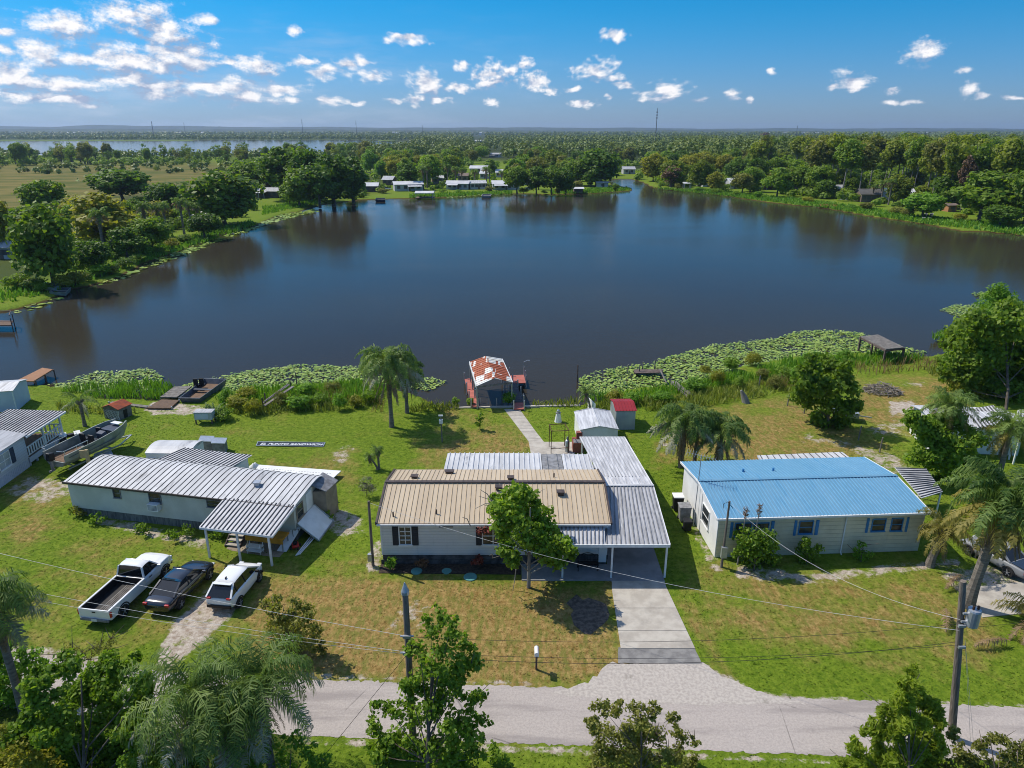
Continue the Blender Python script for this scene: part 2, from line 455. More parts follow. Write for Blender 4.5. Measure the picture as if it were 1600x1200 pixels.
n1 = t.noise(t.mapping(P2, (1, 1.5, 1)), 42, 7, .62)
n2 = t.noise(t.vmath('ADD', t.mapping(P2, (1, 1.5, 1)), (.006, -.012, 0)), 42, 5, .6)
n3 = t.noise(t.mapping(P2, (1, 1.5, 1)), 85, 6, .62)
dens = t.math('ADD', t.math('ADD', fld, t.math('MULTIPLY', t.math('SUBTRACT', n1, .5), 2.3)), t.math('MULTIPLY', t.math('SUBTRACT', n3, .5), 2.0))
cm = t.math('POWER', t.ramp(dens, -.4, .85), 1.2)
under = t.math('MULTIPLY', t.ramp(t.math('SUBTRACT', fld, t.math('SUBTRACT', 1.0, fl2)), .3, -.3), .85)
lit = t.math('SUBTRACT', t.math('ADD', .78, t.math('MULTIPLY', t.math('SUBTRACT', n1, n2), 3.2)), under, True)
deep = t.ramp(dens, .45, 1.5)
ccol = t.mix(lit, (.30, .37, .52), (.88, .86, .86))
ccol = t.mix(t.math('MULTIPLY', deep, .25), ccol, (.62, .66, .76))
# thin veil low in the left part of the sky
v1 = t.noise(t.mapping(P2, (1, 5, 1)), 7, 5, .6)
veil = t.math('MULTIPLY', t.math('MULTIPLY', t.ramp(v1, .45, .75), t.ramp(az, .25, -.6)), t.math('MULTIPLY', t.ramp(el, .17, .05), .55))
skyc = t.vmath('SCALE', sky.outputs[0]); skyc.node.inputs['Scale'].default_value = .145
hue = t.mix(1.0, skyc, t.mix(t.ramp(el, .28, .6), t.mix(t.ramp(el, .0, .17), SKY_LO, SKY_HI), (.95, .95, .95)), 'MULTIPLY')
c = t.mix(veil, hue, (.5, .56, .68))
c = t.mix(cm, c, ccol)
t.link(c, bg.inputs[0]); bg.inputs[1].default_value = 1.0

# air between the camera and the far shore
hm = bpy.data.materials.new('haze_air'); hm.use_nodes = True
th = NT(hm.node_tree); th.n.clear()
ho = th.new('ShaderNodeOutputMaterial'); pv = th.new('ShaderNodeVolumePrincipled'); th.link(pv.outputs[0], ho.inputs['Volume'])
pv.inputs['Density'].default_value = HAZE; pv.inputs['Color'].default_value = (.55, .72, 1.0, 1); pv.inputs['Anisotropy'].default_value = .3
M['haze_air'] = hm
if HAZE > 0:
    mb = MB(); mb.bx(-11500, 11500, -60, 9000, -3.5, 96)
    tag(mb.build('haze', 'haze_air'), 'pale blue haze in the air over the far shore', 'haze', kind='stuff')

# ------------------------------------------------------------------ terrain
LAKE = [(-420, 640), (-200, 605), (0, 600), (60, 600), (110, 606), (160, 620), (250, 624), (330, 612), (420, 605), (560, 592), (640, 612), (690, 636), (716, 637), (905, 634), (940, 622), (990, 606),
        (1050, 600), (1110, 590), (1160, 572), (1240, 556), (1340, 550), (1450, 556), (1500, 545), (1560, 520), (1640, 500), (1760, 480), (1900, 440), (1760, 390), (1640, 370), (1600, 366), (1560, 362), (1500, 359), (1440, 348), (1360, 337), (1290, 324),
        (1200, 315), (1120, 303), (1080, 298), (1020, 292), (1004, 284), (985, 279), (960, 279), (948, 283), (958, 288), (984, 292), (986, 297), (930, 301), (860, 303), (800, 301), (740, 303), (700, 307), (640, 309), (560, 311), (500, 319), (470, 328),
        (430, 336), (400, 350), (330, 363), (290, 386), (220, 410), (170, 436), (112, 448), (70, 466), (30, 478), (0, 484), (-120, 505), (-300, 550), (-500, 600)]
LAKE_FAR = [(-900, 221.5), (0, 221), (300, 220), (560, 219.5), (650, 221), (640, 233), (500, 241), (300, 243), (0, 241), (-900, 241)]
LAKE_EAST = [(1555, 218), (1700, 217), (2500, 216), (2500, 224), (1700, 223), (1560, 222)]
# zones in photo pixels: polygon, channel (0 dry, 1 bare sand/soil, 2 marsh, 3 forest floor), strength, soft edge in px
ZN = [([(390, 905), (560, 890), (760, 905), (960, 920), (970, 1060), (820, 1075), (400, 1060)], 0, .7, 60), ([(20, 880), (160, 830), (360, 880), (420, 1040), (0, 1040)], 0, .25, 80), ([(480, 1000), (760, 930), (800, 1010), (560, 1060)], 0, .3, 40),
      ([(1060, 890), (1500, 900), (1600, 1020), (1400, 1060), (1100, 1000)], 0, .36, 60), ([(1180, 940), (1470, 950), (1480, 1030), (1220, 1020)], 0, .25, 40), ([(640, 690), (800, 660), (860, 720), (660, 760)], 0, .4, 40), ([(690, 640), (820, 650), (800, 700), (700, 690)], 0, .3, 25), ([(1060, 640), (1280, 620), (1420, 720), (1200, 740), (1020, 720)], 0, .42, 50), ([(1330, 600), (1500, 590), (1540, 690), (1340, 680)], 0, .5, 40), ([(1040, 660), (1090, 650), (1090, 730), (1010, 720)], 0, .35, 20),
      ([(420, 720), (560, 700), (560, 760), (420, 760)], 0, .35, 30), ([(0, 720), (120, 760), (60, 860), (0, 850)], 0, .4, 50), ([(420, 880), (600, 860), (620, 900), (430, 920)], 0, .3, 30), ([(960, 940), (985, 940), (1000, 1060), (950, 1060)], 0, .5, 14), ([(1090, 940), (1150, 1060), (1110, 1060), (1060, 940)], 0, .4, 14),
      ([(515, 700), (560, 690), (545, 722), (520, 735)], 1, .62, 10), ([(500, 790), (560, 800), (580, 830), (530, 840), (500, 820)], 1, .8, 14), ([(265, 975), (330, 915), (378, 945), (330, 1000), (262, 1050), (240, 1040)], 1, .9, 16), ([(140, 800), (330, 840), (320, 862), (150, 822)], 1, .72, 9), ([(50, 740), (170, 758), (60, 790), (0, 770)], 1, .7, 10),
      ([(1260, 675), (1330, 690), (1390, 705), (1430, 730), (1400, 745), (1320, 700), (1250, 690)], 1, .72, 14), ([(1340, 665), (1415, 650), (1425, 685), (1365, 685)], 1, .62, 18), ([(1385, 625), (1430, 625), (1430, 655), (1390, 650)], 1, .9, 10), ([(1405, 596), (1450, 598), (1445, 604), (1410, 603)], 1, .8, 6), ([(1030, 690), (1050, 685), (1050, 705), (1030, 705)], 1, .7, 8), ([(1080, 800), (1110, 850), (1130, 890), (1150, 900), (1110, 895), (1075, 820)], 1, .65, 8), ([(1140, 875), (1260, 895), (1500, 870), (1500, 885), (1260, 915), (1150, 905)], 1, .75, 9), ([(600, 985), (640, 930), (690, 935), (660, 985)], 1, .55, 14), ([(950, 1040), (1100, 1035), (1180, 1080), (1350, 1095), (1350, 1110), (900, 1090)], 1, .95, 16),
      ([(1460, 890), (1620, 870), (1620, 960), (1520, 960)], 1, .75, 18), ([(-100, 1010), (80, 1010), (230, 1040), (220, 1060), (-100, 1050)], 1, .9, 14), ([(240, 625), (335, 635), (335, 648), (240, 650), (220, 640)], 1, .8, 6), ([(575, 860), (600, 830), (600, 890), (570, 900)], 1, .75, 8), ([(400, 1045), (860, 1066), (860, 1076), (400, 1062)], 1, .62, 8), ([(430, 1150), (900, 1166), (1300, 1186), (1300, 1196), (430, 1164)], 1, .7, 8), ([(1150, 1080), (1620, 1100), (1620, 1110), (1150, 1092)], 1, .6, 6),
      ([(-900, 258), (330, 254), (430, 262), (390, 290), (330, 305), (150, 330), (-900, 420)], 2, 1.0, 12),
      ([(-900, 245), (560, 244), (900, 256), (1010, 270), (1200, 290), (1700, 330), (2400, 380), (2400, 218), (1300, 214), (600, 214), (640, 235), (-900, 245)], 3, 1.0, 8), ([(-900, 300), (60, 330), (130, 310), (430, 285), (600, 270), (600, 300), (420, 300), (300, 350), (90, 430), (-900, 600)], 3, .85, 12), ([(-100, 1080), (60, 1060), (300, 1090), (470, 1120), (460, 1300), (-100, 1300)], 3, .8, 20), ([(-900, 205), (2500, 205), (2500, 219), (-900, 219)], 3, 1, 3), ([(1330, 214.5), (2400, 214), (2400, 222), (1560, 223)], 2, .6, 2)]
def zones(uv):
    z = np.zeros((len(uv), 4))
    for poly, ch, st, soft in ZN:
        d = pdist(uv, poly); d = np.where(inside(uv, poly), d, -d)
        z[:, ch] = np.maximum(z[:, ch], st * np.clip(.5 + d / soft, 0, 1))
    return z

vs_ = np.concatenate([np.arange(207.6, 214, .8), np.arange(214, 320, 1.5), np.arange(320, 640, 3.0), np.arange(640, 1390, 6.0)])
us_ = np.arange(-640, 2244, 8.0)
UU, VV = np.meshgrid(us_, vs_)
uv = np.stack([UU.ravel(), VV.ravel()], 1)
XY = Gn(uv)
zz = np.zeros(len(XY))
for L in (LAKE, LAKE_FAR, LAKE_EAST):
    LW = Gn(np.array(L))
    ins = inside(XY, LW)
    dd = pdist(XY[ins], LW)
    zz[ins] = -np.minimum(.25 + dd * .35, 1.6)
nr, nc = len(vs_), len(us_)
idx = np.arange(nr * nc).reshape(nr, nc)
qd = np.stack([idx[1:, :-1].ravel(), idx[1:, 1:].ravel(), idx[:-1, 1:].ravel(), idx[:-1, :-1].ravel()], 1)
m, t, out = newmat('terrain')
p = t.new('ShaderNodeBsdfPrincipled'); p.inputs['Roughness'].default_value = .95; p.inputs['Specular IOR Level'].default_value = .1
t.link(p.outputs[0], out.inputs[0])
def lawn_nodes(t, zone, pos, attr_dry):
    n_big = t.noise(pos, .06, 3); n_mid = t.noise(pos, .38, 6, .68); n_fin = t.noise(pos, 2.6, 8, .78)
    n_st = t.noise(t.mapping(pos, (1.4, .5, 1)), 2.2, 5, .7)
    k = t.math('ADD', t.math('ADD', t.math('MULTIPLY', n_big, .4), t.math('MULTIPLY', n_mid, 1.25)), t.math('MULTIPLY', attr_dry, .8))
    dry = t.ramp(k, .85, 1.32)
    gr = t.mix(t.ramp(n_fin, .3, .7), (.062, .122, .006), (.195, .265, .023))
    gr = t.mix(t.ramp(n_big, .42, .62), gr, t.mix(t.ramp(n_fin, .3, .7), (.08, .14, .007), (.205, .27, .028)))
    dr = t.mix(t.ramp(n_fin, .32, .68), (.17, .105, .026), (.44, .30, .115))
    dr = t.mix(t.ramp(n_st, .42, .62), dr, t.mix(n_fin, (.11, .115, .02), (.25, .23, .06)))
    return t.mix(dry, gr, dr), n_mid, n_fin
ge = t.new('ShaderNodeNewGeometry'); pos = ge.outputs['Position']
za = t.new('ShaderNodeAttribute'); za.attribute_name = 'zone'
sp = t.new('ShaderNodeSeparateColor'); t.link(za.outputs['Color'], sp.inputs[0])
lawn, n_mid, n_fin = lawn_nodes(t, None, pos, sp.outputs[0])
dirt = t.mix(t.ramp(n_fin, .3, .7), (.27, .2, .145), (.62, .55, .47))
df = t.ramp(t.math('ADD', sp.outputs[1], t.math('MULTIPLY', t.math('SUBTRACT', t.noise(pos, 1.1, 9, .78), .5), 2.6)), .5, .85)
cc = t.mix(df, lawn, dirt)
mn = t.noise(t.mapping(pos, (.4, 1.4, 1)), .08, 6, .65)
marsh = t.mix(t.ramp(mn, .38, .6), (.08, .098, .014), (.185, .15, .04))
cc = t.mix(sp.outputs[2], cc, marsh)
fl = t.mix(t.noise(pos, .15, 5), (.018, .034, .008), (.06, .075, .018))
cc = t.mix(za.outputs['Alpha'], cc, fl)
sz = t.new('ShaderNodeSeparateXYZ'); t.link(pos, sz.inputs[0])
cc = t.mix(t.ramp(sz.outputs[2], -.1, -.35), cc, (.075, .045, .016))
t.link(cc, p.inputs['Base Color'])
bp = t.new('ShaderNodeBump'); bp.inputs['Strength'].default_value = .9; bp.inputs['Distance'].default_value = .12
t.link(t.noise(pos, 3.5, 7, .75), bp.inputs['Height']); t.link(bp.outputs[0], p.inputs['Normal'])
gd = np_mesh('ground', np.column_stack([XY, zz]), qd, ['terrain'], smooth=True)
za_ = gd.data.attributes.new('zone', 'FLOAT_COLOR', 'POINT')
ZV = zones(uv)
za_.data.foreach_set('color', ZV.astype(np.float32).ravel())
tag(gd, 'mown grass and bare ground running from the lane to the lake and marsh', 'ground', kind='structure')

# water
m, t, out = newmat('lake_water')
p = t.new('ShaderNodeBsdfPrincipled'); t.link(p.outputs[0], out.inputs[0])
p.inputs['Roughness'].default_value = .085; p.inputs['IOR'].default_value = 1.333; p.inputs['Specular IOR Level'].default_value = .1; p.inputs['Specular Tint'].default_value = (1, .93, .8, 1)
ge = t.new('ShaderNodeNewGeometry'); pos = ge.outputs['Position']
t.link(t.mix(t.ramp(t.noise(pos, .012, 4), .35, .65), WAT1, WAT2), p.inputs['Base Color'])
nb = t.math('ADD', t.math('MULTIPLY', t.noise(t.mapping(pos, (.5, 1.2, 1)), 1.6, 3), .6), t.noise(t.mapping(pos, (.5, 1, 1)), 5.5, 3))
bp = t.new('ShaderNodeBump'); gust = t.ramp(t.noise(t.mapping(pos, (.35, 1, 1)), .016, 4, .6), .38, .62)
t.link(t.math('ADD', .08, t.math('MULTIPLY', gust, .2)), bp.inputs['Strength']); bp.inputs['Distance'].default_value = .06
t.link(nb, bp.inputs['Height']); t.link(bp.outputs[0], p.inputs['Normal'])
def waterplane(name, poly, label):
    mb = MB(); mb.poly(poly); o = mb.build(name, 'lake_water'); tag(o, label, 'lake', kind='structure')
waterplane('lake_water', [(-420, 58, -.4), (420, 58, -.4), (420, 500, -.4), (-420, 500, -.4)], 'dark calm blue water of the lake behind the houses')
waterplane('far_lake_water', [(-3500, 800, -.4), (700, 800, -.4), (900, 2400, -.4), (-4200, 2400, -.4)], 'pale strip of another lake beyond the marsh trees')
waterplane('east_lake_water', [(1000, 1300, -.4), (6000, 1300, -.4), (7000, 3200, -.4), (1000, 3200, -.4)], 'sliver of pale water beyond the pine wood')

# far low hills at the horizon
def hill(name, Y, h0, h1, seed, label, x0=-11000, x1=11000, n=220, rise=0):
    mb = MB(); vsr = []
    for i in range(n + 1):
        x = x0 + (x1 - x0) * i / n
        h = h0 + (h1 - h0) * (.5 + .5 * mnoise.fractal(Vector((x * .0011 + seed, seed, 0)), 1.0, 2.0, 5))
        h += rise * max(0, min(1, (1500 - x) / 6500))
        edge = min(1, i / 4, (n - i) / 4)
        vsr += [(x, Y - 300, 0), (x, Y, max(1, h * edge)), (x, Y + 300, 0)]
    fs = []
    for i in range(n):
        for k in range(2):
            a = i * 3 + k; fs.append((a, a + 3, a + 4, a + 1))
    mb.add(vsr, fs); o = mb.build(name, 'far_hill', smooth=True); tag(o, label, 'hills', kind='structure')
mat('far_hill', (.03, .045, .025), (.05, .07, .03), .01, 1.0)
hill('hills', 8000, 34, 62, 3.1, 'low wooded ridge along the horizon', rise=26)
hill('low_hills', 5600, 16, 34, 9.7, 'lower wooded ridge before the horizon', -7800, 7800, rise=14)

m, t, out = newmat('lane_asphalt')
p = t.new('ShaderNodeBsdfPrincipled'); p.inputs['Roughness'].default_value = .95; p.inputs['Specular IOR Level'].default_value = .15; t.link(p.outputs[0], out.inputs[0])
ge = t.new('ShaderNodeNewGeometry'); pos = ge.outputs['Position']
fine = t.noise(pos, 9, 8, .8); big = t.noise(t.mapping(pos, (.12, .9, 1)), 1.1, 6, .6); blot = t.noise(pos, .5, 7, .7)
cc = t.mix(t.ramp(fine, .3, .7), (.34, .30, .275), (.49, .43, .39))
cc = t.mix(t.math('MULTIPLY', t.ramp(big, .46, .66), .6), cc, (.24, .21, .2))
cc = t.mix(t.math('MULTIPLY', t.ramp(blot, .6, .8), .5), cc, (.17, .155, .15))
vo = t.new('ShaderNodeTexVoronoi'); vo.feature = 'DISTANCE_TO_EDGE'; vo.inputs['Scale'].default_value = .16; 
wv_ = pos
t.link(wv_, vo.inputs['Vector'])
cr = t.math('MULTIPLY', t.ramp(vo.outputs['Distance'], .006, .0), t.ramp(blot, .5, .56))
cc = t.mix(t.math('MULTIPLY', cr, .6), cc, (.1, .09, .085))
t.link(cc, p.inputs['Base Color'])
bp = t.new('ShaderNodeBump'); bp.inputs['Strength'].default_value = .5; bp.inputs['Distance'].default_value = .03; t.link(t.noise(pos, 14, 5, .7), bp.inputs['Height']); t.link(bp.outputs[0], p.inputs['Normal'])
# lane, driveway, slabs
def sheet(name, pts, mt, z, label, cat, kind='structure', jag=0.0, seed=1, step=.5):
    rng = random.Random(seed)
    P_ = [Vector((p[0], p[1], z)) for p in pts]
    if jag:
        o = []
        for i, a in enumerate(P_):
            b = P_[(i + 1) % len(P_)]; n = max(1, int((b - a).length / step))
            for k in range(n):
                q = a.lerp(b, k / n); q.x += rng.gauss(0, jag); q.y += rng.gauss(0, jag); o.append(q)
        P_ = o
    mb = MB(); mb.poly(P_)
    o = mb.build(name, mt); tag(o, label, cat, kind=kind); return o
ROAD_T = [(-700, 960), (-200, 1000), (-60, 1008), (60, 1026), (200, 1046), (430, 1060), (640, 1067), (840, 1073), (1000, 1078), (1200, 1088), (1400, 1097), (1600, 1106), (1800, 1114), (2500, 1140)]
ROAD_B = [(2500, 1226), (1800, 1198), (1600, 1190), (1400, 1184), (1200, 1177), (1000, 1169), (800, 1161), (640, 1156), (480, 1150), (200, 1132), (60, 1112), (-60, 1092), (-200, 1076), (-700, 1030)]
ROAD = [G(*q) for q in ROAD_T + ROAD_B]
sheet('road', ROAD, 'lane_asphalt', .008, 'pale worn asphalt lane in front of the houses', 'road', jag=.045, step=.16)
sheet('gravel_apron', [G(*q) for q in [(955, 1036), (1098, 1036), (1130, 1058), (1190, 1082), (1260, 1100), (1000, 1100), (860, 1084), (920, 1066)]], 'gravel_pale', .012, 'pale crumbly gravel apron where driveway meets lane', 'gravel apron', jag=.07, step=.3)
sheet('driveway_apron', [G(*q) for q in [(966, 1012), (1085, 1012), (1097, 1038), (966, 1036)]], 'asphalt_dark', .017, 'dark asphalt strip at the lower end of the driveway', 'driveway apron', jag=.015, step=.3)
DRIVE = [G(*q) for q in [(956, 905), (1037, 905), (1041, 918), (1086, 1014), (970, 1014), (956, 920)]]
mb = MB(); mb.prism(DRIVE, -.05, .045)
for v_ in (951, 986): # expansion joints
    a = G(956 + (v_ - 918) * .14, v_); b = G(1041 + (v_ - 918) * .47, v_)
    mb.beam((a.x, a.y, .04), (b.x, b.y, .04), .03, .016, 1)
tag(mb.build('driveway', ['concrete', 'groove']), 'pale concrete driveway leading from lane to carport', 'driveway', kind='structure')
PATH = [(788, 640), (812, 640), (838, 676), (850, 691), (898, 691), (898, 712), (830, 712), (826, 690)]
mb = MB(); mb.prism([G(*q) for q in PATH], -.05, .04)
for k in range(9):
    f = (k + 1) / 10
    a = G(788 + 38 * f, 640 + 50 * f); b = G(812 + 38 * f, 640 + 51 * f)
    mb.beam((a.x, a.y, .036), (b.x, b.y, .036), .03, .014, 1)
tag(mb.build('path', ['concrete', 'groove']), 'concrete footpath from back patio down to the boathouse', 'path', kind='structure')
sheet('soil_patch', [G(*q) for q in [(893, 935), (944, 934), (952, 980), (938, 990), (905, 992), (890, 975)]], 'soil_dark', .012, 'dark bare soil patch beside the driveway', 'soil', jag=.26, step=.55)
mb = MB(); a, b = G(712, 637.5), G(906, 634)
mb.beam((a.x, a.y, -.45), (b.x, b.y, -.45), .3, 1.1)
tag(mb.build('seawall', 'concrete'), 'low concrete seawall at the lawn edge by the boathouse', 'seawall')
# ------------------------------------------------------------------ building helpers
def lapmat(name, col, col2, per=.2, rough=.6, depth=.6):
    m, t, out = newmat(name)
    p = t.new('ShaderNodeBsdfPrincipled'); p.inputs['Roughness'].default_value = rough; p.inputs['Specular IOR Level'].default_value = .3
    t.link(p.outputs[0], out.inputs[0])
    co = t.new('ShaderNodeTexCoord').outputs['Object']
    cb = t.mix(t.ramp(t.noise(co, .9, 6, .65), .35, .7), col, col2)
    st = t.ramp(t.noise(t.mapping(co, (3.5, 3.5, .5)), 1.0, 5, .7), .55, .8)
    cb = t.mix(t.math('MULTIPLY', st, .35), cb, [q * .6 for q in col])
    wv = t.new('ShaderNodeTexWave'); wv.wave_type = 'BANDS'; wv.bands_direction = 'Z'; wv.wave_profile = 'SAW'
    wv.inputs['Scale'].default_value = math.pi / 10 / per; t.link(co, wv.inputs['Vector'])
    t.link(t.mix(t.math('MULTIPLY', t.ramp(wv.outputs['Fac'], .16, .0), .55), cb, [q * .38 for q in col]), p.inputs['Base Color'])  # dark line at each lap: groove dirt plus lap shade painted into the colour
    b = t.new('ShaderNodeBump'); b.inputs['Strength'].default_value = depth; b.inputs['Distance'].default_value = .05
    t.link(wv.outputs['Fac'], b.inputs['Height']); t.link(b.outputs[0], p.inputs['Normal'])
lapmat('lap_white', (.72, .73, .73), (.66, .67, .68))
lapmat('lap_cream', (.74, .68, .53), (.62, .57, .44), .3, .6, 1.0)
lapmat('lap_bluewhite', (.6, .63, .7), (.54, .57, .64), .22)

def plane_hit(u, v, O, n):
    d = Vector(ray(u, v)); c = Vector((0, 0, HC))
    return c + d * ((Vector(O) - c).dot(n) / d.dot(n))

def wall_hit(u, v, fr):
    n = Vector((fr.s, -fr.c, 0))
    return fr.inv(plane_hit(u, v, fr.o, n))

def window(par, fr, x0, x1, z0, z1, frame='white_paint', pane='glass', cols=1, rows=2, sill=True, fw=.05):
    mb = MB(fr)
    mb.bx(x0 - fw, x0, -.06, .02, z0 - fw, z1 + fw); mb.bx(x1, x1 + fw, -.06, .02, z0 - fw, z1 + fw)
    mb.bx(x0, x1, -.06, .02, z1, z1 + fw); mb.bx(x0, x1, -.06, .02, z0 - fw, z0)
    for i in range(1, cols):
        x = x0 + (x1 - x0) * i / cols; mb.bx(x - fw * .35, x + fw * .35, -.045, -.012, z0, z1)
    for i in range(1, rows):
        z = z0 + (z1 - z0) * i / rows; k = (x1 - x0) / cols
        for j in range(cols):
            mb.bx(x0 + k * j + fw * .36, x0 + k * (j + 1) - fw * .36, -.043, -.013, z - fw * .35, z + fw * .35)
    wo_ = mb.build('window', frame, par)
    mb = MB(fr); mb.bx(x0, x1, -.012, .01, z0, z1); pn = mb.build('pane', pane, None)
    # keep the pane in the window's own space
    pn.parent = wo_
    off = Vector((0, 0, 0)); q = wo_
    while q: off += Vector(q.location); q = q.parent
    for v in pn.data.vertices: v.co -= off
    if sill:
        mb = MB(fr); mb.bx(x0 - fw * 1.6, x1 + fw * 1.6, -.11, -.061, z0 - fw * 1.7, z0 - fw * .3)
        sl_ = mb.build('sill', frame, par); sl_.parent = wo_
    return wo_

def shutter(par, fr, x0, x1, z0, z1, mt):
    mb = MB(fr); mb.bx(x0, x1, -.05, .0, z0, z1)
    n = 9
    for i in range(n):
        z = z0 + (z1 - z0) * (i + .5) / n
        mb.bx(x0 + .04, x1 - .04, -.064, -.0505, z - .03, z + .03)
    return mb.build('shutter', mt, par)

def part(par, name, mt, fr=None, **k):
    class _: pass
    mb = MB(fr)
    return mb

# ------------------------------------------------------------------ main tan-roofed home
Y0 = 38.7; XL, XR = -8.22, 6.0; YB = 45.6
house = thing('mobile_home', 'white sided mobile home with a tan ribbed metal roof and black shutters', 'mobile home', (-1, 42, 0))
mb = MB(); mb.bx(XL, XR, Y0, YB, .72, 3.1)
for x in (XL + .02, XR - .02):
    mb.add([(x - .02, Y0, 3.1), (x + .02, Y0, 3.1), (x + .02, YB, 3.1), (x - .02, YB, 3.1), (x - .02, 42.3, 3.9), (x + .02, 42.3, 3.9)], [(0, 1, 5, 4), (3, 4, 5, 2), (1, 2, 5), (0, 4, 3)])
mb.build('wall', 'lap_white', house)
mb = MB(); mb.bx(XL + .04, XR - .04, Y0 + .05, YB - .05, -.1, .72)
n = 15
for i in range(n):
    for k in range(2):
        x = XL + .1 + (XR - XL - .2) * (i + .25 + .5 * (k % 2)) / n
        mb.bx(x - .42, x + .4, Y0 + .015, Y0 + .052, .03 + k * .34, .34 + k * .34, 0)
mb.build('skirting', 'skirt_stone', house)
mb = MB()
for x in (XL - .01, XR - .08): mb = MB(); mb.bx(x, x + .09, Y0 - .012, Y0 + .08, .72, 3.08); mb.build('corner_trim', 'white_paint', house)
A, B_ = Vector((-8.4, 38.4, 3.14)), Vector((6.14, 38.4, 3.14))
R1, R0 = Vector((6.14, 42.3, 3.97)), Vector((-8.4, 42.3, 3.97))
K0, K1 = Vector((-8.4, 45.85, 3.14)), Vector((6.14, 45.85, 3.14))
mb = MB()
mb.ribbed(A, B_, R1, R0, 47, .05, .035, .06, 0, 1); mb.ribbed(K0, K1, R1, R0, 47, .05, .035, .06, 0, 1)
roof = mb.build('roof', ['roof_tan', 'roof_tan_rib'], house)
mb = MB(); u3 = Vector((0, 0, .055))
mb.beam(R0 + u3 + Vector((-.03, 0, 0)), R1 + u3 + Vector((.03, 0, 0)), .3, .05)
for p, q in ((A, R0), (K0, R0), (B_, R1), (K1, R1)): mb.beam(p + Vector((0, 0, -.01)), q + Vector((0, 0, -.012)), .12, .16)
mb.beam(A + Vector((.06, -.03, -.03)), B_ + Vector((-.06, -.03, -.03)), .06, .12)
mb.build('roof_trim', 'trim_brown', house)
mb = MB(); mb.beam(A + Vector((.05, -.09, -.05)), B_ + Vector((-.05, -.09, -.05)), .08, .1); mb.build('gutter', 'white_paint', house)
nf = (B_ - A).cross(R0 - A).normalized(); nb_ = (K0 - K1).cross(R1 - K1).normalized()
for (u, v, s) in ((648, 747, .4), (702.5, 739.5, .55), (798, 749, .38)):
    p = plane_hit(u, v, K0, nb_ if nb_.z > 0 else -nb_)
    mb = MB(); mb.box(p + Vector((0, 0, .1)), (s, .3, .18)); mb.box(p + Vector((0, 0, .2)), (s + .1, .4, .04)); mb.build('roof_vent', 'trim_brown', house)
for (u, v, s) in ((779.5, 765, .38), (876, 773, .4)):
    p = plane_hit(u, v, A, nf)
    mb = MB(); mb.box(p + Vector((0, 0, .12)), (s, .34, .22)); mb.box(p + Vector((0, 0, .25)), (s + .1, .44, .05)); mb.build('roof_vent', 'trim_brown', house)
for (u, v) in ((682, 803), (614.5, 807), (865.5, 746)):
    p = plane_hit(u, v, A if v > 750 else K0, nf if v > 750 else nb_)
    mb = MB(); mb.tube([p + Vector((0, 0, -.02)), p + Vector((0, 0, .32))], .05, 8); mb.build('vent_pipe', 'trim_brown', house)
fr = Frame((XL, Y0, 0))
def wr(u0, v0, u1, v1, f):
    a = wall_hit(u0, v1, f); b = wall_hit(u1, v0, f); return a.x, b.x, a.z, b.z
x0, x1, z0, z1 = wr(625.5, 823.5, 641, 850, fr); window(house, fr, x0, x1, z0, z1, cols=2, rows=4, fw=.07)
for a in ((614.3, 822.5, 623, 851.5), (644, 822.5, 652.8, 851.5)): shutter(house, fr, *wr(*a, fr), 'shutter_dark')
x0, x1, z0, z1 = wr(755, 824, 786, 850, fr); window(house, fr, x0, x1, z0, z1, cols=2, rows=2, fw=.07)
for a in ((744, 822, 752.5, 851.5), (788.5, 822, 797, 851.5)): shutter(house, fr, *wr(*a, fr), 'shutter_dark')
x0, x1, z0, z1 = wr(686, 820, 708, 823.5, fr); mb = MB(fr); mb.bx(x0, x1, -.05, 0, z0, z1)
mb.build('wall_vent', 'trim_brown', house)
x0, x1, z0, z1 = wr(935, 855, 948, 875, fr)
mb = MB(fr); mb.bx(x0, x1, -.04, 0, .2, 2.3); dr = mb.build('door', 'siding_white', house)
mb = MB(fr); mb.bx(x0 + .1, x1 - .1, -.055, -.042, 1.3, 2.1); q = mb.build('door_pane', 'glass', house)

# carport and front porch roofs
cp = thing('carport', 'long grey ribbed metal carport with white posts beside the tan roofed home', 'carport', (7.5, 42, 0))
c_f0, c_f1 = Vector((5.6, 37.15, 2.45)), Vector((9.52, 37.15, 2.45))
c_r0, c_r1 = Vector((6.35, 43.4, 3.12)), Vector((9.64, 43.4, 3.12))
c_b0, c_b1 = Vector((5.5, 53.0, 2.5)), Vector((9.14, 53.0, 2.5))
c_m0, c_m1 = c_r0.lerp(c_b0, .16), c_r1.lerp(c_b1, .16)
mb = MB(); mb.ribbed(c_f0, c_f1, c_r1, c_r0, 14, .08, .05, .05, 0, 1); mb.build('front_roof', ['metal_grey', 'metal_dark'], cp)
mb = MB(); mb.ribbed(c_m0, c_m1, c_r1, c_r0, 13, .09, .05, .05, 0, 1); mb.build('bright_roof_strip', ['metal_pale', 'metal_pale'], cp)
mb = MB(); mb.ribbed(c_b0, c_b1, c_m1, c_m0, 14, .07, .05, .05, 0, 1); mb.build('rear_roof', ['metal_pale', 'metal_grey'], cp)
mb = MB(); mb.beam(c_r0 + Vector((-.03, 0, .06)), c_r1 + Vector((.05, 0, .06)), .22, .05); mb.build('ridge_cap', 'metal_white', cp)
mb = MB()
for p, q in ((c_f1, c_r1), (c_b1, c_r1)): mb.beam(p + Vector((.03, 0, -.06)), q + Vector((.03, 0, -.06)), .05, .18)
mb.beam(c_f0 + Vector((-3.5, -.03, -.07)), c_f1 + Vector((.03, -.03, -.07)), .07, .2)
mb.beam(c_b0 + Vector((0, .03, -.05)), c_b1 + Vector((.03, .03, -.05)), .07, .14)
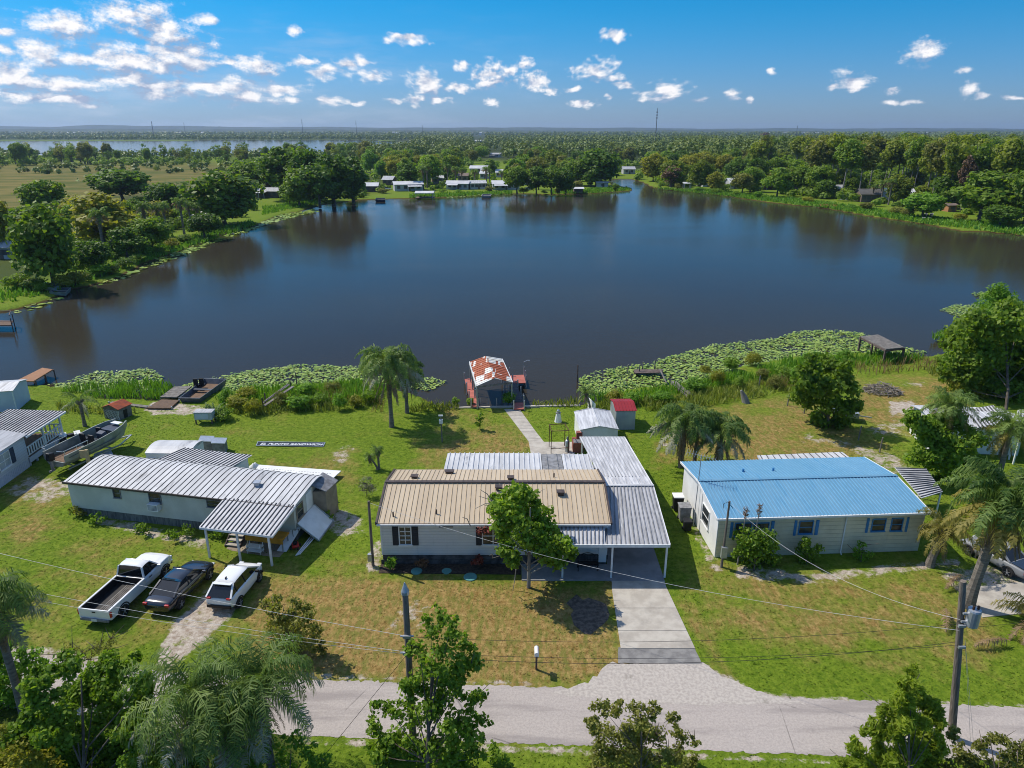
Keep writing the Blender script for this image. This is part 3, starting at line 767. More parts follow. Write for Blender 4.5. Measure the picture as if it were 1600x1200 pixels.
mb.build('fascia', 'white_paint', cp)
pr0, pr1 = Vector((2.0, 37.15, 2.45)), Vector((5.6, 37.15, 2.45))
mb = MB(); mb.ribbed(pr0, pr1, Vector((5.75, 38.55, 2.95)), Vector((1.95, 38.55, 2.95)), 15, .09, .05, .05, 0, 1); mb.build('porch_roof', ['pan_white', 'metal_dark'], cp)
for (x, y) in ((9.4, 37.25), (6.1, 37.25), (3.1, 37.25), (9.45, 40.6), (9.5, 43.3), (9.3, 47.5), (9.05, 52.8), (5.7, 52.8)):
    mb = MB(); mb.bx(x - .055, x + .055, y - .055, y + .055, .05, 2.4); mb.build('post', 'white_paint', cp)
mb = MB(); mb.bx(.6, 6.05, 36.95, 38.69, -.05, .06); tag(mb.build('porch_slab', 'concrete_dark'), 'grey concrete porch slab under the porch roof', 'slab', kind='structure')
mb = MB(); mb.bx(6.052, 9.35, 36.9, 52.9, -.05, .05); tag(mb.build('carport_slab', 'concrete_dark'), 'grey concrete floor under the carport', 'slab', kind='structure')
br = thing('back_porch', 'low flat porch roof of white metal pans behind the tan roof', 'porch', (0, 47.8, 0))
def rb(par, name, x0, x1, y0, y1, z0, z1, n, mm):
    mb = MB(); mb.ribbed((x0, y1, z1), (x1, y1, z1), (x1, y0, z0), (x0, y0, z0), n, .1, .06, .05, 0, 1); return mb.build(name, mm, par)
rb(br, 'white_roof', -4.95, 2.2, 45.95, 49.75, 2.88, 2.6, 19, ['metal_white', 'pan_white'])
rb(br, 'shingle_roof', 2.24, 3.75, 45.95, 49.55, 2.88, 2.6, 2, ['metal_dark', 'metal_dark'])
rb(br, 'pale_roof', 3.79, 5.95, 45.95, 49.55, 2.88, 2.6, 6, ['metal_white', 'pan_white'])
mb = MB(); mb.bx(-4.8, 5.3, 49.2, 49.35, .1, 2.5); mb.build('wall', 'siding_cream', br)
for x in (-4.9, -1.3, 2.2, 5.4):
    mb = MB(); mb.bx(x - .05, x + .05, 49.5, 49.6, 0, 2.52); mb.build('post', 'white_paint', br)
# planting bed, covers, plants handled with vegetation
mb = MB(); mb.prism([(XL - .1, 37.75), (.55, 37.6), (.55, Y0 + .02), (XL - .1, Y0 + .02)], -.03, .05)
tag(mb.build('planting_bed', 'mulch'), 'dark mulch planting bed along the front of the white home', 'planting bed', kind='structure')
for (u, v, r, lb) in ((651, 893, .36, 'green septic lid in the lawn closest to the wooden service pole'), (698, 893, .31, 'middle one of three green septic lids, the smallest'), (735, 902, .42, 'largest green septic lid, set lowest in the lawn by the front tree')):
    p = G(u, v); mb = MB(); mb.tube([(p.x, p.y, -.02), (p.x, p.y, .05), (p.x, p.y, .07)], [r, r, r * .9], 20)
    mb.tube([(p.x, p.y, .065), (p.x, p.y, .085)], r * .35, 12)
    tag(mb.build('septic_lid', 'teal'), lb, 'septic lid', 'septic lids in the front lawn')
# bench
bn = thing('garden_bench', 'black metal garden bench with a patterned back under the porch roof', 'bench', (4.75, 38.1, .06))
mb = MB(); mb.bx(4.1, 5.4, 37.85, 38.3, .46, .53); mb.build('seat', 'black', bn)
mb = MB(); mb.beam((4.1, 38.36, .95), (5.4, 38.36, .95), .05)
for i in range(7): mb.beam((4.15 + i * .2, 38.36, .53), (4.15 + i * .2, 38.36, .95), .025)
mb.tube([(4.3 + .9 * k / 12, 38.36, .95 + .14 * math.sin(math.pi * k / 12)) for k in range(13)], .025, 5); mb.build('backrest', 'black', bn)
for x in (4.14, 5.36):
    for y in (37.9, 38.3):
        mb = MB(); mb.bx(x - .025, x + .025, y - .025, y + .025, .06, .46); mb.build('leg', 'black', bn)
    mb = MB(); mb.beam((x, 37.85, .68), (x, 38.36, .68), .05); mb.build('armrest', 'black', bn)

# ------------------------------------------------------------------ blue-roofed house
BA = math.atan2(.78, 13.65)
bf = Frame((13.12, 39.5, 0), BA)
BW, BD = 13.55, 7.6
blue = thing('bungalow', 'cream sided bungalow with a bright blue ribbed metal roof', 'bungalow', (20, 43.5, 0))
mb = MB(bf); mb.bx(.02, BW, 0, BD, -.1, 2.95)
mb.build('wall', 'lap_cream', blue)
mb = MB(bf)
mb.bx(-.03, .018, .02, BD, -.05, 2.94)
for x in (.0,): mb.add([(-.03, 0, 2.94), (.02, 0, 2.94), (.02, BD, 2.94), (-.03, BD, 2.94), (-.03, BD / 2, 3.44), (.02, BD / 2, 3.44)], [(0, 1, 5, 4), (3, 4, 5, 2), (0, 4, 3), (1, 2, 5)])
mb.build('gable_wall', 'wall_white', blue)
mb = MB(bf); mb.add([(BW - .05, 0, 2.94), (BW, 0, 2.94), (BW, BD, 2.94), (BW - .05, BD, 2.94), (BW - .05, BD / 2, 3.44), (BW, BD / 2, 3.44)], [(0, 1, 5, 4), (3, 4, 5, 2), (0, 4, 3), (1, 2, 5)])
mb.build('rear_gable_wall', 'wall_white', blue)
q = lambda x, y, z: bf(x, y, z)
ey, kz = -.3, 3.03
a, b, c_, d = q(-.25, ey, kz), q(BW + .15, ey, kz), q(BW + .15, BD / 2, 3.56), q(-.25, BD / 2, 3.56)
k0, k1 = q(-.25, BD + .3, kz), q(BW + .15, BD + .3, kz)
mb = MB(); mb.ribbed(a, b, c_, d, 60, .05, .035, .05, 0, 1); mb.ribbed(k0, k1, c_, d, 60, .05, .035, .05, 0, 1)
mb.build('roof', ['roof_blue', 'roof_blue_rib'], blue)
mb = MB(); mb.beam(d + Vector((0, 0, .035)), c_ + Vector((0, 0, .035)), .26, .03); mb.build('ridge_cap', 'roof_blue', blue)
mb = MB(); mb.beam(a + Vector((0, -.03, -.06)), b + Vector((0, -.03, -.06)), .1, .13)
for p_, r_ in ((a, d), (k0, d), (b, c_), (k1, c_)): mb.beam(p_ + Vector((0, 0, -.05)), r_ + Vector((0, 0, -.05)), .06, .14)
mb.build('gutter', 'white_paint', blue)
for (u, v) in ((1161, 737), (1208, 735.5)):
    nn = (k1 - k0).cross(d - k0).normalized(); p = plane_hit(u, v, k0, nn)
    mb = MB(); mb.tube([p + Vector((0, 0, -.02)), p + Vector((0, 0, .22))], .08, 8); mb.build('vent_pipe', 'trim_blue', blue)
for pr_ in ((1147.5, 817, 1174, 837), (1176, 817, 1201, 836.5), (1247.5, 814, 1270.5, 833), (1361, 811, 1384, 829), (1391, 810, 1411, 828.5)):
    window(blue, bf, *wr(*pr_, bf), frame='trim_blue', cols=1, rows=2, fw=.05)
for pr_ in ((1139, 816, 1146, 840), (1202.5, 814, 1210.5, 837), (1238.5, 813, 1246, 836.5), (1272, 812.5, 1280.5, 835.5), (1351, 809.5, 1359, 832), (1413, 808, 1421, 830.5)):
    shutter(blue, bf, *wr(*pr_, bf), 'trim_blue')
x0 = wall_hit(1317, 840, bf).x
mb = MB(bf); mb.tube([(x0, -.06, 2.9), (x0 - .02, -.06, .15), (x0 - .05, -.25, .06)], .045, 8); mb.build('downspout', 'white_paint', blue)
gf = Frame(bf(-.03, BD, 0), BA - math.pi / 2)
w0, w1 = BD - 2.9, BD - 1.6
window(blue, gf, w0, w1, 1.1, 2.35, cols=1, rows=2)
mb = MB(bf); mb.bx(-.06, -.032, 3.2, 3.26, 0, 2.9); mb.build('wall_strip', 'metal_pale', blue)
# back addition and side awning
ad = thing('flat_roofed_addition', 'flat white metal roofed addition behind the blue roof', 'addition', (22, 48.6, 0))
mb = MB(); mb.ribbed(G(1183, 711.5, 2.7), G(1316, 706, 2.7), G(1340, 724, 2.75), G(1192, 729, 2.75), 14, .06, .04, .08, 0, 1); mb.build('roof', ['metal_white', 'groove'], ad)
mb = MB(); pts = [G(1187, 713.5, 2.6), G(1312, 708, 2.6), bf(12.6, BD + .02, 0), bf(5.9, BD + .02, 0)]; mb.prism(pts, -.05, 2.6); mb.build('wall', 'trim_blue', ad)
aw = thing('side_awning', 'dark slatted metal awning roof at the far end of the blue roofed bungalow', 'awning', (29, 45, 0))
ac = [G(1398, 730, 2.55), G(1447, 732, 2.45), G(1473, 768, 2.35), G(1440, 778, 2.5)]
mb = MB(); mb.ribbed(ac[0], ac[3], ac[2], ac[1], 14, .1, .05, .05, 0, 1); mb.build('roof', ['pan_white', 'groove'], aw)
for p in (ac[1], ac[2]):
    mb = MB(); mb.bx(p.x - .17, p.x - .08, p.y - .05, p.y + .04, 0, p.z - .1); mb.build('post', 'white_paint', aw)

# ------------------------------------------------------------------ long single-wide trailer
TA = math.atan2(-3.55, 17.2)
tf = Frame((-31.45, 44.95, 0), TA)
TL, TD = 17.35, 3.95
tr = thing('house_trailer', 'long single wide white trailer with a rounded ribbed silver roof', 'trailer', (-23, 45, 0))
mb = MB(tf); mb.bx(0, TL, 0, TD, .62, 2.72)
nseg = 8
for x in (.02, TL - .06):
    vs = [(x + e, TD * k / nseg, 2.66 + [0, .07, .14, .21, .28, .34, .38, .35, .16][k]) for e in (0, .04) for k in range(nseg + 1)]
    mb.add(vs, [tuple(range(nseg + 1)), tuple(range(2 * nseg + 1, nseg, -1))])
mb.build('wall', 'siding_cream', tr)
mb = MB(tf); mb.bx(.05, TL - .05, .05, TD - .05, -.1, .62); mb.build('skirting', 'skirt_grey', tr)
mb = MB(tf)
pts = [(-.18 + (TD + .36) * k / nseg, 2.7 + [0, .07, .14, .21, .28, .34, .38, .35, .16][k]) for k in range(nseg + 1)]
for k in range(nseg):
    (ya, za2), (yb2, zb) = pts[k], pts[k + 1]
    mb.add([(-.15, ya, za2), (TL + .15, ya, za2), (TL + .15, yb2, zb), (-.15, yb2, zb), (-.15, ya, za2 - .06), (TL + .15, ya, za2 - .06), (TL + .15, yb2, zb - .06), (-.15, yb2, zb - .06)],
           [(0, 1, 2, 3), (7, 6, 5, 4), (0, 4, 5, 1), (1, 5, 6, 2), (3, 2, 6, 7), (0, 3, 7, 4)])
nr_ = 40
for i in range(nr_):
    x = -.1 + (TL + .2) * (i + .5) / nr_
    for k in range(nseg):
        (ya, za2), (yb2, zb) = pts[k], pts[k + 1]
        mb.add([(x - .04, ya, za2 - .01), (x - .02, ya, za2 + .03), (x + .02, ya, za2 + .03), (x + .04, ya, za2 - .01), (x - .04, yb2, zb - .01), (x - .02, yb2, zb + .03), (x + .02, yb2, zb + .03), (x + .04, yb2, zb - .01)],
               [(0, 1, 5, 4), (1, 2, 6, 5), (2, 3, 7, 6)], 1)
mb.build('roof', ['metal_white', 'groove'], tr)
mb = MB(tf); mb.bx(-.17, TL + .17, -.25, -.17, 2.58, 2.72); mb.build('gutter', 'trim_brown', tr)
for (u, v, s) in ((402, 757, .35),):
    p = G(u, v, 3.0); mb = MB(); mb.box(p, (s, s, .35)); mb.box(p + Vector((0, 0, .2)), (s + .12, s + .12, .06)); mb.build('roof_vent', 'galv', tr)
for pr_ in ((179, 764, 186.5, 776.5), (235, 772, 250, 784.5), (325, 784, 350, 791)):
    window(tr, tf, *wr(*pr_, tf), frame='metal_dark', cols=1, rows=2, fw=.04)
x0, x1, z0, z1 = wr(237, 785.5, 251, 794, tf)
mb = MB(tf); mb.bx(x0, x1, -.4, .0, z0, z1); aco = mb.build('air_conditioner', 'white_paint', tr)
mb = MB(tf)
for k in range(5): mb.bx(x0 + .05, x1 - .05, -.415, -.401, z0 + .08 + k * .085, z0 + .12 + k * .085)
gk = mb.build('grille', 'metal_dark', tr); 
ef = Frame(tf(TL, 0, 0), TA + math.pi / 2)
window(tr, ef, .35, 1.15, 1.45, 2.35, frame='tan_wall', cols=1, rows=2, fw=.07)
mb = MB(ef); mb.bx(1.7, 2.5, -.04, .0, .62, 2.6); mb.build('door', 'white_panel', tr)
# brown lean-to on the end
lt = thing('lean_to', 'brown boarded lean-to shed at the rear corner of the silver roofed trailer', 'lean-to', tuple(tf(TL + .4, TD - .4, 0)))
lf = tf
mb = MB(lf); mb.prism([lf(0, 0)[:2]] * 0 or [(TL + .02, TD - 1.25), (TL + .85, TD - 1.0), (TL + .95, TD + .55), (TL + .02, TD + .6)], 0, 2.3); mb.build('wall', 'tan_wall', lt)
mb = MB(); mb.slab([lf(TL - .1, TD - 1.3, 2.85), lf(TL + .98, TD - 1.1, 2.35), lf(TL + 1.08, TD + .65, 2.35), lf(TL - .1, TD + .7, 2.85)], .05); mb.build('roof', 'metal_dark', lt)
# trailer front porch
tp = thing('trailer_porch', 'white metal pan porch roof with black grooves on the front of the trailer', 'porch', (-17.5, 40.5, 0))
pc = [G(311, 823, 2.3), G(426, 837, 2.3), G(462, 789.5, 2.74), G(350, 778, 2.74)]
mb = MB(); mb.ribbed(pc[0], pc[1], pc[2], pc[3], 17, .09, .05, .05, 0, 1); mb.build('roof', ['pan_white', 'groove'], tp)
mb = MB(); mb.beam(pc[0] + Vector((.02, -.02, -.09)), pc[1] + Vector((0, -.02, -.09)), .06, .14); mb.beam(pc[1] + Vector((0, 0, -.07)), pc[2] + Vector((0, 0, -.09)), .05, .12); mb.build('fascia', 'white_paint', tp)
for f_ in (.07, .5, .93):
    p = pc[0].lerp(pc[1], f_)
    mb = MB(); mb.bx(p.x - .06, p.x + .06, p.y + .05, p.y + .17, 0, 2.14); mb.build('post', 'white_paint', tp)
sheet('porch_floor', [G(*q) for q in [(352, 858), (372, 862), (436, 872), (452, 852), (420, 838), (370, 838)]], 'tan_wall', .01, 'dusty brown dirt floor under the trailer porch', 'floor', jag=.04)
st = thing('steps', 'grey wooden steps climbing to the trailer door under its porch', 'steps', tuple(G(363, 850)))
s0 = G(362, 853)
for k in range(4):
    mb = MB(); mb.box((s0.x + .1 + k * .05, s0.y + k * .3, .12 + k * .19), (1.05, .34, .06), rz=TA); mb.build('tread', 'concrete', st)
mb = MB()
for sx in (-.5, .5): mb.beam((s0.x + .1 + sx, s0.y - .1, .02), (s0.x + .25 + sx, s0.y + 1.0, .68), .06, .2)
mb.build('stringer', 'wood_dark', st)
tb = thing('work_table', 'orange topped folding counter under the trailer porch', 'table', tuple(G(420, 858)))
p0 = Vector((-15.9, 40.6, 0)); tfr = Frame(p0, TA)
mb = MB(tfr); mb.bx(-1.6, 1.1, -.35, .55, .92, 1.0); mb.build('tabletop', 'orange_top', tb)
mb = MB(tfr); mb.bx(-1.6, 1.1, -.37, -.352, .62, .94); mb.build('front_panel', 'orange_top', tb)
for x in (-1.5, 1.0):
    for y in (-.28, .45):
        mb = MB(tfr); mb.bx(x - .03, x + .03, y - .03, y + .03, 0, .92); mb.build('leg', 'alu', tb)
wc = thing('white_cart', 'white wheeled wire cart under the orange counter', 'cart', tuple(tfr(-.7, -.7, 0)))
mb = MB(tfr)
for z in (.2, .5):
    mb.bx(-1.25, -.2, -.95, -.5, z, z + .04)
mb.build('shelf', 'white_paint', wc)
for x in (-1.2, -.25):
    for y in (-.9, -.55):
        mb = MB(tfr); mb.tube([tuple((x, y, .0)), (x, y, .75)], .02, 6); mb.build('post', 'white_paint', wc)
# leaning panels
lp = thing('leaning_awning', 'large pale blue white awning panel leaning against the trailer end wall', 'panel', tuple(ef(1.5, -.8, 0)))
l0, l1 = ef(.1, -.08, 1.25), ef(2.6, -.08, 1.35); l2, l3 = ef(2.75, -1.35, .12), ef(.25, -1.45, .05)
mb = MB(); mb.slab([l3, l2, l1, l0], .07); mb.build('sheet', 'white_panel', lp)
mb = MB()
for p, r in ((l0, l3), (l1, l2), (l3, l2)): mb.beam(p + Vector((.02, 0, .0)), r + Vector((.02, 0, .0)), .05, .11)
mb.build('rim', 'alu', lp)
ux = (l2 - l3).normalized(); uy = (l0 - l3).normalized(); un = ux.cross(uy).normalized()
if un.z < 0: un = -un
mb = MB()
def glyph(mb, strokes, o, sx, sy, w, m=0):
    for (xa, ya, xb, yb_) in strokes:
        p = o + ux * (xa * sx) + uy * (ya * sy); r = o + ux * (xb * sx) + uy * (yb_ * sy)
        mb.beam(p + un * .006, r + un * .006, w, .006, m)
GL = {'T': [(0, 1, 1, 1), (.5, 0, .5, 1)], 'E': [(0, 0, 0, 1), (0, 1, 1, 1), (0, .5, .8, .5), (0, 0, 1, 0)], 'I': [(.5, 0, .5, 1)], 'F': [(0, 0, 0, 1), (0, 1, 1, 1), (0, .5, .8, .5)]}
for i, ch in enumerate('TFFEET'):
    glyph(mb, GL[ch], l3 + ux * (.42 + i * .31) + uy * .42, .2, .36, .035)
mb.build('faint_lettering', 'letter_grey', lp)
for k, (u, v, lb) in enumerate(((452, 858, 'white board leaning on the trailer porch corner post'), )):
    p = G(u, v); mb = MB(); mb.slab([p + Vector((-.75, -.25, .02)), p + Vector((-.1, -.35, .02)), p + Vector((.55, 1.25, .95)), p + Vector((0, 1.35, 1.0))], .05)
    tag(mb.build('leaning_board', 'white_panel'), lb, 'board')
for k in range(3):
    p = G(462 + k * 3, 869 - k); q_ = G(490 + k * 4, 835)
    mb = MB(); mb.tube([p + Vector((0, 0, .03)), q_ + Vector((0, 0, .12))], .04, 6)
    tag(mb.build('white_pipe', 'white_paint'), 'long white pipe lying in the shade by the leaning awning panel', 'pipe', 'white pipes by the trailer end')
mw = thing('push_mower', 'small red push mower in the shade by the leaning board', 'mower', tuple(G(462, 855)))
p = G(462, 856)
mb = MB(); mb.box(p + Vector((0, 0, .22)), (.45, .6, .14), rz=.4); mb.build('deck', 'red_plastic', mw, bevel=.03)
mb = MB(); mb.tube([p + Vector((0, 0, .28)), p + Vector((0, 0, .45))], .14, 10); mb.build('engine', 'black', mw)
mb = MB(); mb.tube([p + Vector((-.15, .25, .3)), p + Vector((-.35, .75, .9)), p + Vector((.05, .85, .9)), p + Vector((.18, .25, .3))], .02, 6); mb.build('handle', 'black', mw)
for sx in (-.24, .24):
    for sy in (-.25, .25):
        mb = MB(); mb.tube([p + Vector((sx - .03, sy, .1)), p + Vector((sx + .03, sy, .1))], .1, 10); mb.build('wheel', 'rubber', mw)
bb = thing('sign_board', 'brown framed green board propped against the lean-to', 'board', tuple(G(511, 783)))
p = G(509, 787)
mb = MB(); mb.slab([p + Vector((-.1, -.35, .02)), p + Vector((.5, .5, .02)), p + Vector((.35, .6, .85)), p + Vector((-.28, -.28, .85))], .05); mb.build('face', 'teal', bb)
mb = MB(); mb.beam(p + Vector((-.28, -.28, .87)), p + Vector((.35, .6, .87)), .08); mb.build('edging', 'rust', bb)
# back lean roof behind the trailer
bl = thing('rear_porch', 'dark striped metal pan roof porch on the rear of the trailer', 'porch', (-23.5, 48.9, 0))
bc = [G(242, 719, 2.75), G(287, 699.5, 2.45), G(394, 711, 2.45), G(352, 735, 2.75)]
mb = MB(); mb.ribbed(bc[1], bc[2], bc[3], bc[0], 19, .1, .05, .05, 0, 1); mb.build('roof', ['pan_white', 'groove'], bl)
mb = MB(); w_ = [bc[1].lerp(bc[0], .1), bc[2].lerp(bc[3], .1), bc[2].lerp(bc[3], .75), bc[1].lerp(bc[0], .75)]
mb.prism([w_[i].lerp((w_[0] + w_[2]) / 2, .05) for i in range(4)], 0, 2.38); mb.build('wall', 'wall_white', bl)
# loose sheet pile & sign
ap = thing('awning_sheet', 'long white perforated awning sheet lying on the grass behind the trailer', 'awning sheet', tuple(G(470, 738)))
s_ = [G(405, 726, .45), G(533, 735.5, .42), G(517, 750, .4), G(395, 739, .45)]
mb = MB(); mb.slab(s_, .06); mb.build('sheet', 'white_panel', ap)
mb = MB()
for k in range(26):
    c = s_[0].lerp(s_[1], .05 + .9 * k / 26).lerp(s_[3].lerp(s_[2], .05 + .9 * k / 26), .4)
    mb.box(c + Vector((0, 0, .004)), (.12, .05, .01), rz=-.1)
mb.build('slot_row', 'metal_dark', ap)
for f_ in (.15, .5, .85):
    c = s_[3].lerp(s_[2], f_); mb = MB(); mb.beam((c.x, c.y + .05, .2), (c.x + .1, c.y + .8, .2), .09, .36); mb.build('support', 'wood_grey', ap)
fs = [G(399, 692.7), G(402.5, 690.3), G(508, 691.6), G(504.5, 698), G(401, 696)]
sg = thing('shop_sign', 'long black sign with white lettering lying on the grass', 'sign', tuple(G(453, 694)))
sA, sB = G(400.5, 696.3, .06), G(505, 697.6, .06); sD = G(403, 690.2, .06); sCc = G(508, 691.4, .06)
mb = MB(); mb.slab([sA, sB, sCc, sD], .05); mb.build('board', 'sign_black', sg)
mb = MB()
for p, r in ((sA, sB), (sB, sCc), (sCc, sD), (sD, sA)): mb.beam(p + Vector((0, 0, .012)), r + Vector((0, 0, .012)), .05, .03)
mb.build('border', 'letter_grey', sg)
def text(par, s, loc, ang, size, mt, name='lettering', xs=1.0, shear=0.0, off=0.0):
    cu = bpy.data.curves.new(name, 'FONT'); cu.body = s; cu.size = size; cu.shear = shear; cu.extrude = .004; cu.offset = off; cu.space_character = 1.02
    o = bpy.data.objects.new(name, cu); COL.objects.link(o); cu.materials.append(M[mt])
    bpy.context.view_layer.update()
    me = bpy.data.meshes.new_from_object(o.evaluated_get(bpy.context.evaluated_depsgraph_get())); bpy.data.objects.remove(o)
    o = bpy.data.objects.new(name, me); COL.objects.link(o)
    if not me.materials: me.materials.append(M[mt])
    o.location = Vector(loc) - Vector(par.location); o.rotation_euler = (0, 0, ang); o.scale = (xs, 1, 1); o.parent = par
    return o
sa = math.atan2(sB.y - sA.y, sB.x - sA.x); sx_ = (sB - sA).normalized(); sy_ = Vector((-sx_.y, sx_.x, 0))
text(sg, 'EL PUNTO SANDWICH', sA + sx_ * .22 + sy_ * .2 + Vector((0, 0, .012)), sa, .52, 'sign_white', xs=1.0, shear=.25, off=.012)
LET = sg
mb = MB()
for k in range(3): mb.box(sA + sx_ * (5.35 + k * .2) + sy_ * .33 + Vector((0, 0, .014)), (.14, .12, .01), rz=sa)
mb.build('grey_mark', 'letter_grey', sg)
# camper and clutter behind trailer
cm_ = thing('camper', 'old white camper body with dark streaks on its curved roof', 'camper', (-27, 51.8, 0))
cf = Frame((-28.75, 50.6, 0), -.03)
mb = MB(cf); mb.bx(0, 3.5, 0, 2.5, .35, 2.2); mb.build('wall', 'white_panel', cm_, bevel=.05)
mb = MB(cf)
for k in range(6):
    t0, t1 = k / 6, (k + 1) / 6
    za2, zb = 2.2 + .42 * math.sin(math.pi * (.12 + .76 * t0)) - .15, 2.2 + .42 * math.sin(math.pi * (.12 + .76 * t1)) - .15
    mb.add([(-.04, 2.5 * t0, za2), (3.54, 2.5 * t0, za2), (3.54, 2.5 * t1, zb), (-.04, 2.5 * t1, zb), (-.04, 2.5 * t0, 2.19), (3.54, 2.5 * t0, 2.19), (3.54, 2.5 * t1, 2.19), (-.04, 2.5 * t1, 2.19)], [(0, 1, 2, 3), (1, 5, 6, 2), (4, 0, 3, 7), (0, 4, 5, 1), (3, 2, 6, 7)])
mb.build('roof', 'metal_white', cm_)
cw = Frame(cf(0, 0, 0), -.03)
window(cm_, cw, .3, .75, 1.2, 1.8, cols=1, rows=1); window(cm_, cw, 1.1, 1.5, 1.2, 1.8, cols=1, rows=1)
mb = MB(cf); mb.tube([(-1.3, 1.1, .45), (0, 1.2, .45)], .05, 6); mb.build('tow_bar', 'galv', cm_)
for x in (1.2, 2.2):
    mb = MB(cf); mb.tube([(x, -.06, .33), (x, .16, .33)], .33, 14); mb.build('wheel', 'rubber', cm_)
for (u, v, lb) in ((325, 703, 'dark open utility box beside the camper'), (345, 706, 'grey tarp covered crate beyond the camper')):
    p = G(u, v); o_ = thing('storage_box', lb, 'box', tuple(p), group='boxes by the camper')
    mb = MB(); mb.box((p.x, p.y, .5), (1.0, 1.1, 1.0), rz=.2); mb.build('body', 'metal_dark', o_, bevel=.03)
    mb = MB(); mb.box((p.x, p.y, 1.04), (1.12, 1.2, .07), rz=.2, ry=.12); mb.build('lid', 'galv', o_)
gb = thing('rubbish_bag', 'white plastic bag heap beside the perforated awning sheet', 'bag', tuple(G(393, 737)))
rr = random.Random(5)
p = G(393, 737)
for k in range(3):
    mb = MB(); c = p + Vector((rr.uniform(-.4, .4), rr.uniform(-.2, .3), .25))
    mb.tube([c + Vector((0, 0, -.25)), c + Vector((.05, 0, -.1)), c + Vector((0, .05, .12)), c + Vector((.05, 0, .3)), c + Vector((.05, .02, .42))], [.25, .36, .33, .12, .05], 9); mb.build('sack', 'white_panel', gb, smooth=True)
# ------------------------------------------------------------------ pale house at the left edge with porch
lh = thing('cottage', 'pale blue white house with a railed porch beside the pontoon boat', 'house', (-42, 51, 0))
hf = Frame((-39.35, 45.0, 0), RAD(90 + 1.5))     # x runs along the wall (+Y), y goes in (-X)
HL = 7.75
mb = MB(hf); mb.bx(0, HL, 0, 6.2, .75, 2.85)
mb.add([(HL - .02, 0, 2.85), (HL, 0, 2.85), (HL - .02, 6.2, 2.85), (HL, 6.2, 2.85), (HL - .02, 3.1, 3.5), (HL, 3.1, 3.5)], [(0, 1, 5, 4), (1, 3, 5), (0, 4, 2), (3, 2, 4, 5)])
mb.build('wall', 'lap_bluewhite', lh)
mb = MB(hf); mb.bx(.03, HL - .03, .04, 6.15, -.1, .75)
for k in range(38): mb.bx(.1 + k * .2, .18 + k * .2, .015, .039, 0, .74)
mb.build('skirting', 'wall_bluewhite', lh)
mb = MB(hf)
mb.slab([(0 - .2, -.3, 2.84), (HL + .15, -.3, 2.84), (HL + .15, 3.1, 3.55), (-.2, 3.1, 3.55)], .06) if False else None
a, b, c, d = hf(-.2, -.3, 2.86), hf(HL + .1, -.3, 2.86), hf(HL + .1, 3.1, 3.5), hf(-.2, 3.1, 3.5)
e, f = hf(-.2, 6.5, 2.86), hf(HL + .1, 6.5, 2.86)
mb = MB(); mb.slab([a, b, c, d], .06); mb.slab([e, f, c, d], .06); mb.build('roof', 'metal_grey', lh)
window(lh, hf, *wr(12, 706.5, 28, 722, hf) if False else (4.35, 5.65, 1.25, 2.4), cols=2, rows=2, pane='glass_pale', fw=.06)
shutter(lh, hf, 3.75, 4.28, 1.2, 2.45, 'navy'); shutter(lh, hf, 5.72, 6.25, 1.2, 2.45, 'navy')
# porch deck
pf = Frame(hf(HL + .02, 0, 0), RAD(90 + 1.5))
PL, PD = 5.0, 4.2
mb = MB(pf); mb.bx(0, PL, 0, PD, .68, .78); mb.build('deck', 'wood_brown', lh)
mb = MB(pf)
for k in range(6):
    for y in (.05, PD - .1): mb.bx(k * .95 + .05, k * .95 + .2, y, y + .12, -.1, .68)
mb.build('footing', 'wall_bluewhite', lh)
mb = MB(pf); mb.bx(.0, PL, -.03, -.005, .3, .77); mb.build('deck_skirt', 'wall_bluewhite', lh)
mb = MB(pf); mb.bx(0, PL, -.02, .06, 1.62, 1.7); mb.bx(0, PL, -.01, .05, .92, .98)
mb.bx(PL - .07, PL, .07, PD, 1.62, 1.7); mb.bx(PL - .06, PL - .01, .07, PD, .92, .98)
for k in range(15): mb.bx(.15 + k * .33, .29 + k * .33, .0, .04, .981, 1.619)
for k in range(10): mb.bx(PL - .055, PL - .015, .2 + k * .4, .34 + k * .4, .981, 1.619)
mb.build('railing', 'wall_white', lh)
for (x, y) in ((PL - .08, .04), (PL - .08, PD - .1), (2.4, .04)):
    mb = MB(pf); mb.bx(x - .07, x + .07, y - .06, y + .07, 0, 2.72); mb.build('post', 'wall_white', lh)
rc = [pf(-.3, -.35, 2.78), pf(PL + .35, -.35, 2.72), pf(PL + .35, PD + .4, 2.95), pf(-.3, PD + .4, 2.98)]
mb = MB(); mb.ribbed(rc[1], rc[2], rc[3], rc[0], 17, .13, .05, .05, 0, 1); mb.build('porch_roof', ['pan_white', 'groove'], lh)
mb = MB(); mb.beam(rc[0] + Vector((.03, 0, -.08)), rc[1] + Vector((.03, 0, -.08)), .05, .14); mb.beam(rc[1] + Vector((0, .03, -.08)), rc[2] + Vector((0, .03, -.08)), .05, .14); mb.build('fascia', 'wall_white', lh)

